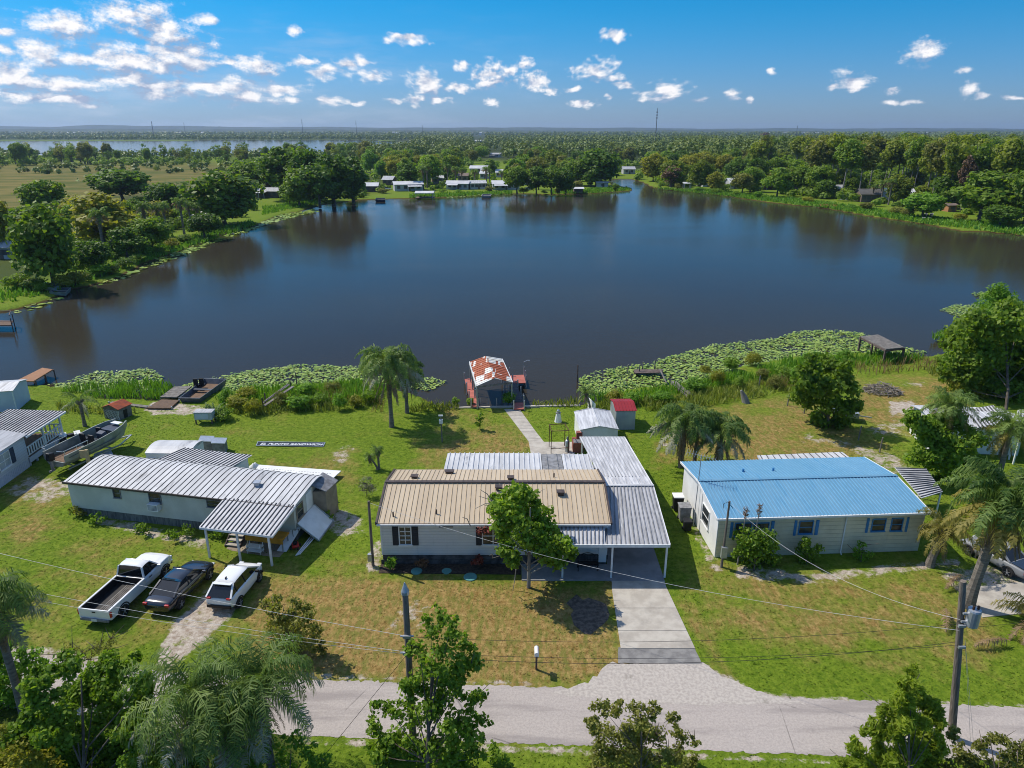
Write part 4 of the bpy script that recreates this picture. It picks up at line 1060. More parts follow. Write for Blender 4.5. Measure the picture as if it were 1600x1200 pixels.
def gable_shed(name, label, cat, fl, fr_, depth, h, rise, wm, rm, ang=None, over=.12, along=True, ribs=0, extra=None, grp=None):
    a = math.atan2(fr_.y - fl.y, fr_.x - fl.x); W = (fr_ - fl).length
    o = thing(name, label, cat, tuple(fl), group=grp); f = Frame((fl.x, fl.y, 0), a)
    mb = MB(f); mb.bx(0, W, 0, depth, -.05, h)
    if along:   # ridge runs along x
        for x in (0.0, W - .03): mb.add([(x, 0, h), (x + .03, 0, h), (x, depth, h), (x + .03, depth, h), (x, depth / 2, h + rise), (x + .03, depth / 2, h + rise)], [(0, 1, 5, 4), (1, 3, 5), (0, 4, 2), (3, 2, 4, 5)])
        c_ = [(-over, -over, h - .0), (W + over, -over, h), (W + over, depth / 2, h + rise + .03), (-over, depth / 2, h + rise + .03), (-over, depth + over, h), (W + over, depth + over, h)]
        sl_ = ((0, 1, 2, 3), (4, 5, 2, 3))
    else:
        for y in (0.0, depth - .03): mb.add([(0, y, h), (0, y + .03, h), (W, y, h), (W, y + .03, h), (W / 2, y, h + rise), (W / 2, y + .03, h + rise)], [(0, 4, 5, 1), (1, 5, 3), (0, 2, 4), (3, 5, 4, 2)])
        c_ = [(-over, -over, h), (-over, depth + over, h), (W / 2, depth + over, h + rise + .03), (W / 2, -over, h + rise + .03), (W + over, -over, h), (W + over, depth + over, h)]
        sl_ = ((0, 1, 2, 3), (4, 5, 2, 3))
    mb.build('wall', wm, o)
    mb = MB()
    for s_ in sl_:
        q_ = [f(*c_[i]) for i in s_]
        if ribs: mb.ribbed(*q_, ribs, .05, .03, .04, 0, 0)
        else: mb.slab(q_, .04)
    mb.build('roof', rm, o)
    return o, f, W

o, f, W = gable_shed('garden_shed', 'grey blue metal shed with a pale low gabled roof at the left lake edge', 'shed', G(-28, 646), G(27, 642), 3.3, 2.15, .35, 'wall_bluewhite', 'metal_pale')
mb = MB(f); mb.bx(W - .08, W + .015, -.03, .05, 0, 2.15); mb.build('corner_trim', 'white_paint', o)
mb = MB(f); c0 = Vector((W - 1.6, -.03, 1.35)); ccx = c0
for k in range(9):
    a = k * 2 * math.pi / 9; mb.beam((c0.x, -.03, c0.z), (c0.x + .42 * math.cos(a), -.03, c0.z + .42 * math.sin(a)), .03, .02)
mb.build('star_ornament', 'wood_dark', o)
# little playhouse
o, f, W = gable_shed('playhouse', 'small white lattice pump house with a rusty brown roof on the lawn', 'small house', G(164, 653.5), G(188, 657), 1.5, 1.15, .35, 'wood_grey', 'rust', along=False)
mb = MB(f)
for k in range(10): mb.beam((.05 + k * W / 10, -.02, .05), (min(W, .05 + k * W / 10 + .5), -.02, .95), .025, .015); mb.beam((.05 + k * W / 10, -.021, .95), (min(W, .05 + k * W / 10 + .5), -.021, .05), .025, .015)
mb.build('lattice', 'white_paint', o)
mb = MB(f); mb.bx(W + .002, W + .02, .5, .95, .05, .85); mb.build('doorway', 'black', o)
# cooler box on legs
o = thing('cooler_box', 'grey metal chest on short legs in front of the spiky plant', 'chest', tuple(G(320, 662)))
f = Frame(G(305, 663.5), .03)
mb = MB(f); mb.bx(0, 1.65, 0, .9, .45, 1.15); mb.build('body', 'tin_wall', o, bevel=.02)
mb = MB(f); mb.bx(-.04, 1.69, -.04, .94, 1.152, 1.22); mb.build('lid', 'metal_grey', o)
mb = MB(f); mb.bx(.12, 1.3, -.02, -.001, .55, 1.08); mb.build('front_panel', 'wall_bluewhite', o)
for x in (.08, 1.57):
    for y in (.08, .82):
        mb = MB(f); mb.bx(x - .05, x + .05, y - .05, y + .05, 0, .45); mb.build('leg', 'wood_dark', o)
# red roofed shed and white shed behind carport
o, f, W = gable_shed('garden_shed', 'white corrugated garden shed with a dark red roof', 'shed', G(961.5, 671.5), G(991.5, 671), 2.9, 1.9, .32, 'tin_wall', 'roof_red', over=.1, ribs=7)
mb = MB(f)
for k in range(9): mb.bx(.1 + k * W / 9, .16 + k * W / 9, -.025, -.001, 0, 1.88)
for k in range(12): mb.bx(-.025, -.001, .1 + k * .23, .16 + k * .23, 0, 1.88)
mb.build('wall_ribs', 'tin_wall', o)
o, f, W = gable_shed('storage_shed', 'low white panelled shed between carport roof and red roofed shed', 'shed', G(906.5, 700), G(964, 699), 4.1, 1.72, .3, 'white_panel', 'metal_pale', along=False, over=.08)
mb = MB(f)
for k in range(2):
    mb.beam((-.08, -.08 + 4.26 * k, 1.74), (W / 2, -.08 + 4.26 * k, 2.07), .07, .05); mb.beam((W + .08, -.08 + 4.26 * k, 1.74), (W / 2, -.08 + 4.26 * k, 2.07), .07, .05)
mb.beam((W / 2, -.1, 2.075), (W / 2, 4.2, 2.075), .12, .03)
mb.build('roof_trim', 'metal_pale', o)
fn = thing('trellis_panel', 'white lattice panel standing behind the low white shed', 'panel', tuple(G(928, 648)))
mb = MB(); mb.slab([G(929, 651), G(918, 640), G(918, 640) + Vector((0, 0, 1.3)), G(929, 651) + Vector((0, 0, 1.3))], .06); mb.build('board', 'white_panel', fn)
# patio things
sw = thing('swing_frame', 'thin rusty metal swing frame on the back patio', 'frame', tuple(G(868, 700)))
s4 = [G(861, 709), G(888, 708), G(858, 698), G(882, 697)]
mb = MB()
for p in s4: mb.tube([p, p + Vector((0, 0, 2.1))], .035, 6)
mb.build('upright', 'brown_pipe', sw)
mb = MB()
for i, j in ((0, 1), (2, 3), (0, 2), (1, 3)): mb.beam(s4[i] + Vector((0, 0, 2.1)), s4[j] + Vector((0, 0, 2.1)), .05)
mb.beam(s4[0] + Vector((0, 0, .5)), s4[1] + Vector((0, 0, .5)), .05)
mb.build('crossbar', 'brown_pipe', sw)
wt = thing('water_tank', 'slim grey water softener tank on the patio', 'tank', tuple(G(886, 705)))
p = G(886, 706); mb = MB(); mb.tube([p, p + Vector((0, 0, .1)), p + Vector((0, 0, 1.0)), p + Vector((0, 0, 1.15))], [.18, .2, .2, .1], 12); mb.build('cylinder', 'galv', wt, smooth=True)
mb = MB(); mb.tube([p + Vector((0, 0, 1.15)), p + Vector((0, 0, 1.4))], .07, 8); mb.build('valve', 'metal_dark', wt)
sf = thing('brick_barbecue', 'red brick barbecue at the edge of the patio by the carport', 'barbecue', tuple(G(902, 700)))
p = G(901, 705); mb = MB(); mb.box(p + Vector((.1, .3, .45)), (.9, 1.3, .9)); mb.build('body', 'brick_red', sf)
mb = MB(); mb.box(p + Vector((.25, .75, 1.2)), (.5, .45, .6)); mb.build('chimney', 'brick_red', sf)
mb = MB(); mb.box(p + Vector((.05, .05, .92)), (.7, .7, .04)); mb.build('grill_top', 'metal_dark', sf)
lt_ = thing('lighthouse_ornament', 'small white and grey lighthouse ornament on the back lawn', 'ornament', tuple(G(872, 658)))
p = G(872, 659); mb = MB(); mb.tube([p, p + Vector((0, 0, .1)), p + Vector((0, 0, .9))], [.36, .34, .19], 8); mb.build('tower', 'white_paint', lt_)
mb = MB(); mb.tube([p + Vector((0, 0, .9)), p + Vector((0, 0, .95))], .26, 8); mb.build('gallery', 'metal_dark', lt_)
mb = MB(); mb.tube([p + Vector((0, 0, .95)), p + Vector((0, 0, 1.15)), p + Vector((0, 0, 1.3))], [.13, .15, .03], 8); mb.build('lamp_top', 'galv', lt_)

# ------------------------------------------------------------------ boathouse and docks
bh = thing('boathouse', 'boathouse with a patchwork rusty and white corrugated gable roof on posts', 'boathouse', tuple(G(765, 600)))
bF = [G(745.3, 602.7, 2.5), G(772.7, 590.6, 3.05), G(800, 596.7, 2.5)]; bK = [G(734.4, 565, 2.5), G(758.7, 556.3, 3.05), G(784, 560.5, 2.5)]
m, t, out = newmat('roof_patch')
p_ = t.new('ShaderNodeBsdfPrincipled'); p_.inputs['Roughness'].default_value = .7; t.link(p_.outputs[0], out.inputs[0])
co = t.new('ShaderNodeTexCoord').outputs['Object']
cells = t.new('ShaderNodeTexWhiteNoise'); cells.noise_dimensions = '2D'
sn = t.vmath('FLOOR', t.vmath('ADD', t.vmath('MULTIPLY', co, (.9, .62, 0)), (.3, .1, 0))); t.link(sn, cells.inputs['Vector'])
c2_ = t.new('ShaderNodeTexWhiteNoise'); c2_.noise_dimensions = '2D'; t.link(t.vmath('FLOOR', t.vmath('MULTIPLY', co, (4.2, .62, 0))), c2_.inputs['Vector'])
k = t.math('ADD', t.math('MULTIPLY', cells.outputs['Value'], .75), t.math('MULTIPLY', c2_.outputs['Value'], .3))
rc_ = t.mix(t.ramp(t.noise(co, 3, 5), .35, .65), (.42, .11, .04), (.30, .075, .03))
wc_ = t.mix(t.ramp(t.noise(co, 2, 5), .45, .7), (.74, .73, .70), (.6, .52, .38))
t.link(t.mix(t.ramp(k, .58, .61), rc_, wc_), p_.inputs['Base Color'])
mb = MB(); mb.ribbed(bF[0], bK[0], bK[1], bF[1], 1, .01, .01, .05); 
for (e0, e1, r0, r1) in ((bF[0], bK[0], bF[1], bK[1]), (bF[2], bK[2], bF[1], bK[1])):
    n = 16
    nrm = Vector((0, 0, 1))
mb = MB(); mb.slab([bF[0], bK[0], bK[1], bF[1]], .05); mb.slab([bF[2], bK[2], bK[1], bF[1]], .05)
for side in (0, 2):
    for i in range(13):
        f_ = (i + .5) / 13
        mb.beam(bF[side].lerp(bK[side], f_) + Vector((0, 0, .012)), bF[1].lerp(bK[1], f_) + Vector((0, 0, .012)), .09, .05)
mb.build('roof', 'roof_patch', bh)
mb = MB(); mb.beam(bF[0] + Vector((-.06, 0, -.14)), bK[0] + Vector((-.06, 0, -.14)), .07, .32); mb.beam(bF[2] + Vector((.06, 0, -.08)), bK[2] + Vector((.06, 0, -.08)), .07, .16); mb.build('fascia', 'white_paint', bh)
mb = MB(); mb.beam(bF[0] + Vector((0, -.03, -.1)), bF[2] + Vector((0, -.03, -.1)), .1, .16); mb.beam(bK[0] + Vector((0, 0, -.1)), bK[2] + Vector((0, 0, -.1)), .1, .16); mb.build('tie_beam', 'wood_grey', bh)
for f_ in (.02, .35, .68, .98):
    for a, b in ((bF[0], bK[0]), (bF[2], bK[2])):
        p = a.lerp(b, f_); mb = MB(); mb.tube([(p.x, p.y, -1.8), (p.x, p.y, p.z - .05)], .07, 8); mb.build('post', 'galv', bh)
def dock(name, label, quad, z, mt, posts, ph=.9, grp=None, planks=0, pm='galv', cat='dock', seg=.0):
    ps = [G(u, v, z) for u, v in quad]
    o = thing(name, label, cat, tuple(ps[0]), group=grp)
    mb = MB(); mb.slab(ps, .12)
    n = planks
    for i in range(n):
        f_ = (i + .5) / n
        mb.beam(ps[0].lerp(ps[3], f_) + Vector((0, 0, .004)), ps[1].lerp(ps[2], f_) + Vector((0, 0, .004)), .02, .012, 1)
    mb.build('deck', [mt, 'groove'], o)
    for (i, f_) in posts:
        a, b = ((ps[0], ps[3]), (ps[1], ps[2]))[i]; p = a.lerp(b, f_); c = (ps[0] + ps[2]) / 2
        p = p + (p - c).normalized() * .08
        mb = MB(); mb.tube([(p.x, p.y, -1.9), (p.x, p.y, z + ph)], .07, 7); mb.build('post', pm, o)
    return o, ps
dock('dock', 'narrow red plank dock walkway along the left side of the boathouse', [(736.7, 635), (747.5, 635), (736, 591.3), (726, 592)], .22, 'deck_red', [(0, .02), (0, .3), (0, .6), (0, 1), (1, .05), (1, .35), (1, .65)], .75, planks=22)
dock('dock', 'dark shaded plank walkway along the right side of the boathouse', [(803, 628.5), (818, 628.5), (806, 597), (796, 597)], .22, 'deck_dark', [(0, .1), (0, .4), (0, .8), (1, .05), (1, .4), (1, .75)], .8, planks=12)
dock('dock_step', 'short red plank landing where the dark walkway meets the lawn', [(803.5, 638.5), (818.5, 638.5), (817.5, 629), (802.8, 629)], .23, 'deck_red', [(0, .1), (1, .1), (1, .9)], .8, planks=5, cat='landing')
o, ps = dock('dock_platform', 'square red plank platform off the right side of the boathouse', [(802, 598.5), (821.5, 598), (818.5, 585.5), (796.5, 586.5)], .24, 'deck_red', [(0, .95), (1, .0), (1, .55), (1, 1), (0, .05)], .9, planks=9, cat='platform')
mb = MB(); p = ps[2]; mb.tube([p + Vector((0, 0, .9)), p + Vector((0, 0, 1.5)), p + Vector((.4, .1, 1.65))], .04, 6); mb.box(p + Vector((.5, .1, 1.63)), (.3, .15, .1)); mb.build('lamp', 'galv', o)
for k in range(5):
    p = G(750 + k * 13, 634.5); mb = MB(); mb.tube([(p.x, p.y + .3, -.8), (p.x, p.y + .3, .75)], .05, 6)
    tag(mb.build('bollard', 'galv'), 'thin grey post along the seawall between the red docks', 'post', 'posts along the boathouse seawall')
dock('dock', 'orange brown plank dock reaching into the lake behind the grey blue shed', [(25, 595), (52, 595.5), (82.5, 577), (66, 574.5)], .55, 'wood_orange', [(0, .2), (0, .6), (0, 1), (1, .1), (1, .55), (1, 1)], -.05, planks=20, pm='wood_dark')
o, ps = dock('dock', 'dark brown railed dock cut off by the photo edge far up the left bank', [(-40, 508), (18, 508), (20, 501), (-40, 500)], .5, 'wood_brown', [(1, 0), (1, 1), (0, 0)], 1.0, planks=8, pm='wood_dark')
mb = MB(); mb.beam(ps[1] + Vector((0, 0, 1.4)), ps[2] + Vector((0, 0, 1.4)), .1); mb.beam(ps[2] + Vector((0, 0, 1.4)), ps[3] + Vector((0, 0, 1.4)), .1); mb.build('railing', 'wood_dark', o)
# old weathered platform on legs, right shore
pl = thing('lookout_platform', 'weathered brown wooden platform on tall legs above the lily pads', 'platform', tuple(G(1378, 555)))
q4 = [G(1345, 525.5, 1.75), G(1372, 522.5, 1.75), G(1413, 542.5, 1.75), G(1384, 545.5, 1.75)]
mb = MB(); mb.slab(q4, .1)
for i in range(15):
    f_ = (i + .5) / 15; mb.beam(q4[0].lerp(q4[3], f_) + Vector((0, 0, .003)), q4[1].lerp(q4[2], f_) + Vector((0, 0, .003)), .03, .012, 1)
mb.build('deck', ['wood_grey', 'groove'], pl)
mb = MB()
for i in range(4): mb.beam(q4[i] + Vector((0, 0, -.2)), q4[(i + 1) % 4] + Vector((0, 0, -.2)), .1, .22)
mb.build('joist', 'wood_dark', pl)
for p in q4 + [q4[0].lerp(q4[3], .5), q4[1].lerp(q4[2], .5)]:
    mb = MB(); mb.beam((p.x, p.y, -1.2), (p.x, p.y, 1.65), .2); mb.build('leg', 'wood_dark', pl)
# broken dock and walkway on the right shore, ramp on the left
bd = thing('broken_dock', 'collapsed grey dock frame among the lily pads', 'dock', tuple(G(1010, 585)))
mb = MB(); mb.slab([G(992, 583, .05), G(1036, 582, .15), G(1036, 577, .2), G(990, 577, .0)], .1); mb.build('deck', 'wood_dark', bd)
for (u, v, h) in ((980, 580, .8), (998, 581, .9), (1003, 574, .7), (1022, 574, .9), (1034, 584, .5)):
    p = G(u, v); mb = MB(); mb.tube([(p.x, p.y, -1.5), (p.x + .1, p.y, h)], .07, 6); mb.build('post', 'wood_grey', bd)
mb = MB(); mb.beam(G(1031, 577, .6), G(1041, 598, .1), .15, .06); mb.beam(G(1052, 596, .4), G(1080, 617, .2), .5, .08); mb.beam(G(1049, 599, .35), G(1075, 620, .15), .12, .2); mb.build('gangplank', 'wood_grey', bd)
rp = thing('boat_ramp', 'broken grey wooden walkway rail leaning in the reeds', 'walkway', tuple(G(430, 625)))
for (a, b, wd) in (((411, 630, .7), (452, 601, 1.0), .14), ((413, 634, .7), (458, 604, 1.0), .3), ((412, 628, 1.3), (450, 600, 1.5), .1)):
    mb = MB(); mb.beam(G(*a[:2], a[2]), G(*b[:2], b[2]), wd, .08); mb.build('rail', 'wood_grey', rp)
for (u, v) in ((412, 644), (416, 636), (455, 612), (464, 603)):
    p = G(u, v); mb = MB(); mb.tube([(p.x, p.y, -.5), (p.x, p.y, 1.5)], .06, 6); mb.build('post', 'wood_dark', rp)
# small shore boats
def flatboat(name, label, quad, z, h, mt, inner, seats=2, cat='boat', grp=None):
    ps = [G(u, v, z) for u, v in quad]; o = thing(name, label, cat, tuple(ps[0]), group=grp)
    c = sum(ps, Vector()) / 4
    mb = MB(); bot = [p.lerp(c, .1) - Vector((0, 0, h)) for p in ps]; inn = [p.lerp(c, .06) for p in ps]; ib = [p.lerp(c, .14) - Vector((0, 0, h * .75)) for p in ps]
    V_ = ps + bot + inn + ib; mb.add(V_, [(i, (i + 1) % 4, 4 + (i + 1) % 4, 4 + i) for i in range(4)] + [(4, 5, 6, 7)] + [(i, 8 + i, 8 + (i + 1) % 4, (i + 1) % 4) for i in range(4)])
    mb.add(inn + ib, [(i, 4 + i, 4 + (i + 1) % 4, (i + 1) % 4) for i in range(4)], 1); mb.add(ib, [(3, 2, 1, 0)], 2)
    mb.build('hull', [mt, 'hull_dark', inner], o)
    for k in range(seats):
        f_ = (k + 1) / (seats + 1); a = inn[0].lerp(inn[3], f_); b = inn[1].lerp(inn[2], f_)
        mb = MB(); mb.beam(a - Vector((0, 0, h * .25)), b - Vector((0, 0, h * .25)), .35, .06); mb.build('bench_seat', mt, o)
    return o, ps
o, ps = flatboat('jon_boat', 'dark flat bottomed boat with two black seats moored in the reeds', [(279, 622), (312, 622.5), (354, 592), (320, 590.5)], .55, .65, 'hull_dark', 'wood_brown', 1)
for (u, v) in ((308, 604), (317, 603)):
    p = G(u, v, .3); mb = MB(); mb.box(p + Vector((0, 0, .1)), (.5, .5, .2)); mb.box(p + Vector((0, -.2, .55)), (.5, .12, .8)); mb.build('seat', 'black', o, bevel=.04)
dock('landing_stage', 'low brown plank landing on the mud by the dark boat', [(229, 637), (266, 637.5), (280, 625), (252, 624)], .2, 'wood_brown', [(0, .1), (1, .1), (1, .9)], .1, planks=10, cat='landing')
dock('tilted_board', 'grey white tilted boards beside the dark flat boat', [(250, 620), (276, 620.5), (300, 603), (272, 604)], .35, 'wood_grey', [(0, .1), (1, .1)], -.1, planks=6, cat='boards')
dock('bulkhead_board', 'long grey timber edging along the muddy inlet', [(170, 629), (232, 637), (236, 634), (176, 627)], .15, 'wood_grey', [(0, .2), (1, .8)], .1, cat='timber edging')
o, ps = flatboat('rowing_boat', 'upturned grey aluminium boat on the far left bank', [(57, 447), (84, 450), (102, 443), (66, 441)], .75, .6, 'alu', 'hull_dark', 1, grp='grey boats on the far left bank')
o, ps = flatboat('rowing_boat', 'dark grey boat half in the water below the upturned one', [(76, 456), (103, 457), (111, 449), (88, 449)], .4, .6, 'hull_grey', 'hull_dark', 1, grp='grey boats on the far left bank')

# ------------------------------------------------------------------ pontoon style boat on its trailer
def loft(mb, rows, m=0, cap=True, mirror=True):
    """rows: list of stations, each a list of (x, y, z) from keel to gunwale (+y side); mirrored"""
    full = []
    for r in rows:
        full.append(list(r) + [(p[0], -p[1], p[2]) for p in reversed(r) if abs(p[1]) > 1e-6] if mirror else list(r))
    k = len(full[0]); vs = [p for r in full for p in r]; fs = []
    for i in range(len(full) - 1):
        for j in range(k if mirror else k - 1):
            j2 = (j + 1) % k
            fs.append((i * k + j, i * k + j2, (i + 1) * k + j2, (i + 1) * k + j))
    if cap: fs += [tuple(range(k))[::-1], tuple((len(full) - 1) * k + j for j in range(k))]
    return mb.add(vs, fs, m)
pb = thing('deck_boat', 'long grey aluminium deck boat with black seats on its trailer', 'boat', (-35.25, 54.15, 0), RAD(70))
def st_(x, zk, w, zg, fl=.0): return [(x, 0, zk), (x, w * .62, zk + .1), (x, w * .95, zk + .45), (x, w, zg), (x, w - .09, zg), (x, w - .11, 1.02), (x, 0, 1.02)]
rows = [st_(-3.3, .62, 1.2, 1.55), st_(-2.0, .6, 1.25, 1.6), st_(0, .6, 1.28, 1.68), st_(1.6, .62, 1.25, 1.78), st_(2.7, .75, 1.02, 1.86), st_(3.4, 1.0, .6, 1.92)]
rows[-1] = [(3.4, 0, 1.0), (3.42, .35, 1.15), (3.45, .6, 1.5), (3.48, .64, 1.9), (3.4, .55, 1.9), (3.38, .5, 1.3), (3.38, 0, 1.3)]
mb = MB(); loft(mb, rows); mb.build('hull', 'hull_grey', pb, local=True, smooth=False)
mb = MB()
for s in (-1, 1):
    mb.add([(-2.2, s * 1.285, 1.15), (1.5, s * 1.29, 1.32), (2.6, s * 1.06, 1.55), (1.4, s * 1.30, 1.22)], [(0, 1, 2, 3)])
    mb.add([(-3.0, s * 1.245, 1.3), (-.4, s * 1.297, 1.45), (-.4, s * 1.297, 1.5), (-3.0, s * 1.245, 1.35)], [(0, 1, 2, 3)])
mb.build('stripe', 'hull_dark', pb, local=True)
mb = MB(); mb.bx(-3.2, -.5, -1.08, 1.08, 1.0, 1.045); mb.build('floor', 'wood_brown', pb, local=True)
mb = MB()
for s in (-1, 1):
    mb = MB(); mb.tube([(-3.42, s * .6, 1.85), (-3.3, s * 1.15, 1.85), (-1.0, s * 1.2, 1.92)], .03, 6)
    for x in (-3.2, -2.1, -1.05): mb.tube([(x, s * 1.17, 1.55), (x, s * 1.17, 1.9)], .025, 6)
    mb.build('handrail', 'alu', pb, local=True)

for (x, y) in ((.1, .45), (.1, -.5), (1.6, .3)):
    mb = MB(); mb.box((x, y, 1.3), (.55, .6, .45)); mb.box((x - .25, y, 1.68), (.14, .6, .5)); mb.build('seat', 'black', pb, local=True, bevel=.05)
mb = MB(); mb.box((.9, -.55, 1.45), (.5, .7, .8), ry=-.2); mb.build('console', 'navy', pb, local=True, bevel=.05)
mb = MB(); mb.bx(1.8, 3.0, -.7, .7, 1.55, 1.62); mb.build('bow_deck', 'navy', pb, local=True)
mb = MB(); mb.box((2.95, 0, 1.8), (.5, .9, .05)); mb.build('bow_plate', 'white_paint', pb, local=True)
mb = MB(); mb.box((-3.6, 0, 1.45), (.5, .42, .55), ry=.15); mb.build('outboard_motor', 'black', pb, local=True, bevel=.06)
mb = MB(); mb.box((-3.62, 0, .85), (.18, .16, .8)); mb.box((-3.7, 0, .48), (.5, .1, .12)); mb.build('motor_leg', 'metal_dark', pb, local=True)
pb.scale = (.97, 1.0, 1.2)
bt = thing('boat_trailer', 'galvanised trailer under the grey deck boat', 'trailer', (-35.25, 54.15, 0), RAD(70))
mb = MB()
for s in (-1, 1): mb.beam((-2.8, s * .8, .5), (2.2, s * .8, .5), .1, .1); mb.beam((2.2, s * .8, .5), (4.1, 0, .5), .1, .1)
for x in (-2.2, -.6, 1.4): mb.beam((x, -.8, .5), (x, .8, .5), .09, .09)
mb.build('frame', 'galv', bt, local=True)
for s in (-1, 1):
    mb = MB(); mb.tube([(-.9, s * 1.0 - .1, .32), (-.9, s * 1.0 + .1, .32)], .32, 16); mb.build('wheel', 'rubber', bt, local=True)
tpz = thing('wooden_post', 'yellow timber post standing against the deck boat side', 'post', tuple(G(142, 730)))
p = G(142, 738); mb = MB(); mb.bx(p.x - .12, p.x + .12, p.y - .1, p.y + .1, 0, 2.0); mb.build('shaft', 'wood_pale', tpz)
mb = MB(); mb.bx(p.x - .55, p.x - .121, p.y - .05, p.y + .05, 1.3, 1.95); mb.build('board', 'wood_pale', tpz)
tg = thing('tarp_sheet', 'pale blue tarp spread under the boat bow', 'tarp', tuple(G(160, 718)))
mb = MB(); mb.slab([G(140, 725, .1), G(178, 712, .1), G(172, 700, .25), G(148, 708, .3)], .04); mb.build('cloth', 'wall_bluewhite', tg)
mc = thing('quad_bike', 'black and white quad bike between the porch and the deck boat', 'quad bike', tuple(G(112, 690)), RAD(35))
mb = MB(); mb.box((0, 0, .62), (1.2, .4, .3)); mb.build('body', 'black', mc, local=True, bevel=.08)
mb = MB(); mb.box((.55, 0, .75), (.5, .9, .06)); mb.box((-.55, 0, .78), (.6, .9, .06)); mb.build('fender', 'white_paint', mc, local=True, bevel=.02)
mb = MB(); mb.tube([(.35, -.35, 1.05), (.4, 0, .98), (.35, .35, 1.05)], .025, 6); mb.build('handlebar', 'black', mc, local=True)
for x in (-.6, .6):
    for s in (-.42, .42):
        mb = MB(); mb.tube([(x, s - .12, .28), (x, s + .12, .28)], .28, 14); mb.build('wheel', 'rubber', mc, local=True)

# ------------------------------------------------------------------ vehicles (x forward)
def wheel(par, x, y, r, wd=.24):
    s = 1 if y > 0 else -1
    mb = MB(); mb.tube([(x, y - wd / 2, r), (x, y - wd * .42, r), (x, y + wd * .42, r), (x, y + wd / 2, r)], [r * .93, r, r, r * .93], 22)
    w_ = mb.build('wheel', 'rubber', par, local=True, smooth=False)
    mb = MB(); yy = y + s * (wd / 2 + .004)
    mb.disc((x, yy, r), r * .66, 18, 0, 'Y')
    for k in range(5):
        a = k * 2 * math.pi / 5; mb.beam((x, yy + s * .012, r), (x + r * .62 * math.cos(a), yy + s * .012, r + r * .62 * math.sin(a)), .06, .02, 1)
    mb.tube([(x, yy - .01, r), (x, yy + s * .03, r)], r * .14, 8, 1)
    rm = mb.build('rim', ['black', 'rim'], None); rm.parent = w_
    # dark arch
    mb = MB(); pts = [(x + (r + .07) * math.cos(a), y + s * .01, r + (r + .07) * math.sin(a)) for a in [math.pi * k / 10 for k in range(11)]]
    for i in range(10): mb.beam(pts[i], pts[i + 1], .26, .07)
    ar = mb.build('arch', 'rubber', par, local=True)
    return w_
def body_row(x, zb, zt, w, crown=.03, tuck=.08):
    return [(x, 0, zb), (x, w - .12, zb), (x, w - .02, zb + .14), (x, w, zb + (zt - zb) * .55), (x, w - tuck * .5, zt - .05), (x, w - tuck, zt), (x, w * .5, zt + crown * .8), (x, 0, zt + crown)]
def greenhouse(par, A, B, C, D, paint, pillars=(0,), roof_name='roof'):
    """A,B,C,D: (x, z, half width) windscreen base, roof front, roof rear, rear base"""
    P = {}
    for k, (x, z, w) in zip('ABCD', (A, B, C, D)): P[k] = [Vector((x, w, z)), Vector((x, -w, z))]
    mb = MB(); mb.add(P['A'] + P['B'], [(0, 2, 3, 1)]); mb.build('windscreen', 'car_glass', par, local=True)
    mb = MB(); mb.add(P['C'] + P['D'], [(0, 2, 3, 1)]); mb.build('rear_window', 'car_glass', par, local=True)
    for s in (0, 1):
        mb = MB(); mb.add([P[k][s] for k in 'ABCD'], [(0, 1, 2, 3)]); mb.build('side_window', 'car_glass', par, local=True)
    mb = MB(); xb, zb, wb = B; xc, zc, wc = C; n = 5; vs = []
    for i in range(n + 1):
        f_ = i / n; x = xb + (xc - xb) * f_; z = zb + (zc - zb) * f_ + .05 * math.sin(math.pi * f_); w = wb + (wc - wb) * f_
        vs += [(x, -w - .02, z - .03), (x, -w * .9, z + .025), (x, -w * .45, z + .05), (x, w * .45, z + .05), (x, w * .9, z + .025), (x, w + .02, z - .03)]
    fs = [(i * 6 + j, i * 6 + j + 1, (i + 1) * 6 + j + 1, (i + 1) * 6 + j) for i in range(n) for j in range(5)] + [tuple(range(6)), tuple(n * 6 + j for j in range(5, -1, -1))]
    mb.add(vs, fs); rf = mb.build(roof_name, paint, par, local=True, smooth=True)
    for s in (0, 1):
        bs = [(P['A'][s], P['B'][s], .07, .07), (P['C'][s], P['D'][s], .1, .08)]
        for f_ in pillars:
            if f_: bs.append((P['A'][s].lerp(P['D'][s], f_), P['B'][s].lerp(P['C'][s], min(1, max(0, (f_ - .25) * 1.9))), .07, .05))
        for i_, b_ in enumerate(bs): mb = MB(); mb.beam(*b_); mb.build('pillar', paint if i_ < 2 else 'black', par, local=True)
def lamps(par, xf, xr, wf, wrr, zf, zr, hh=.16, wd=.34, rh=.2):
    for s in (-1, 1):
        mb = MB(); mb.box((xf, s * wf, zf), (.16, wd, hh)); mb.build('headlight', 'lamp_clear', par, local=True, bevel=.02)
        mb = MB(); mb.box((xr, s * wrr, zr), (.12, .26, rh)); mb.build('tail_light', 'tail_red', par, local=True, bevel=.02)
def mirrors(par, x, y, z, mt):
    for s in (-1, 1):
        mb = MB(); mb.box((x, s * y, z), (.12, .24, .16)); mb.build('mirror', mt, par, local=True, bevel=.03)
def round_body(o):
    md = o.modifiers.new('round', 'SUBSURF'); md.levels = md.render_levels = 2
    return o
def carat(ur, vr, uf, vf):
    a, b = G(ur, vr), G(uf, vf); return a, b, math.atan2(b.y - a.y, b.x - a.x)
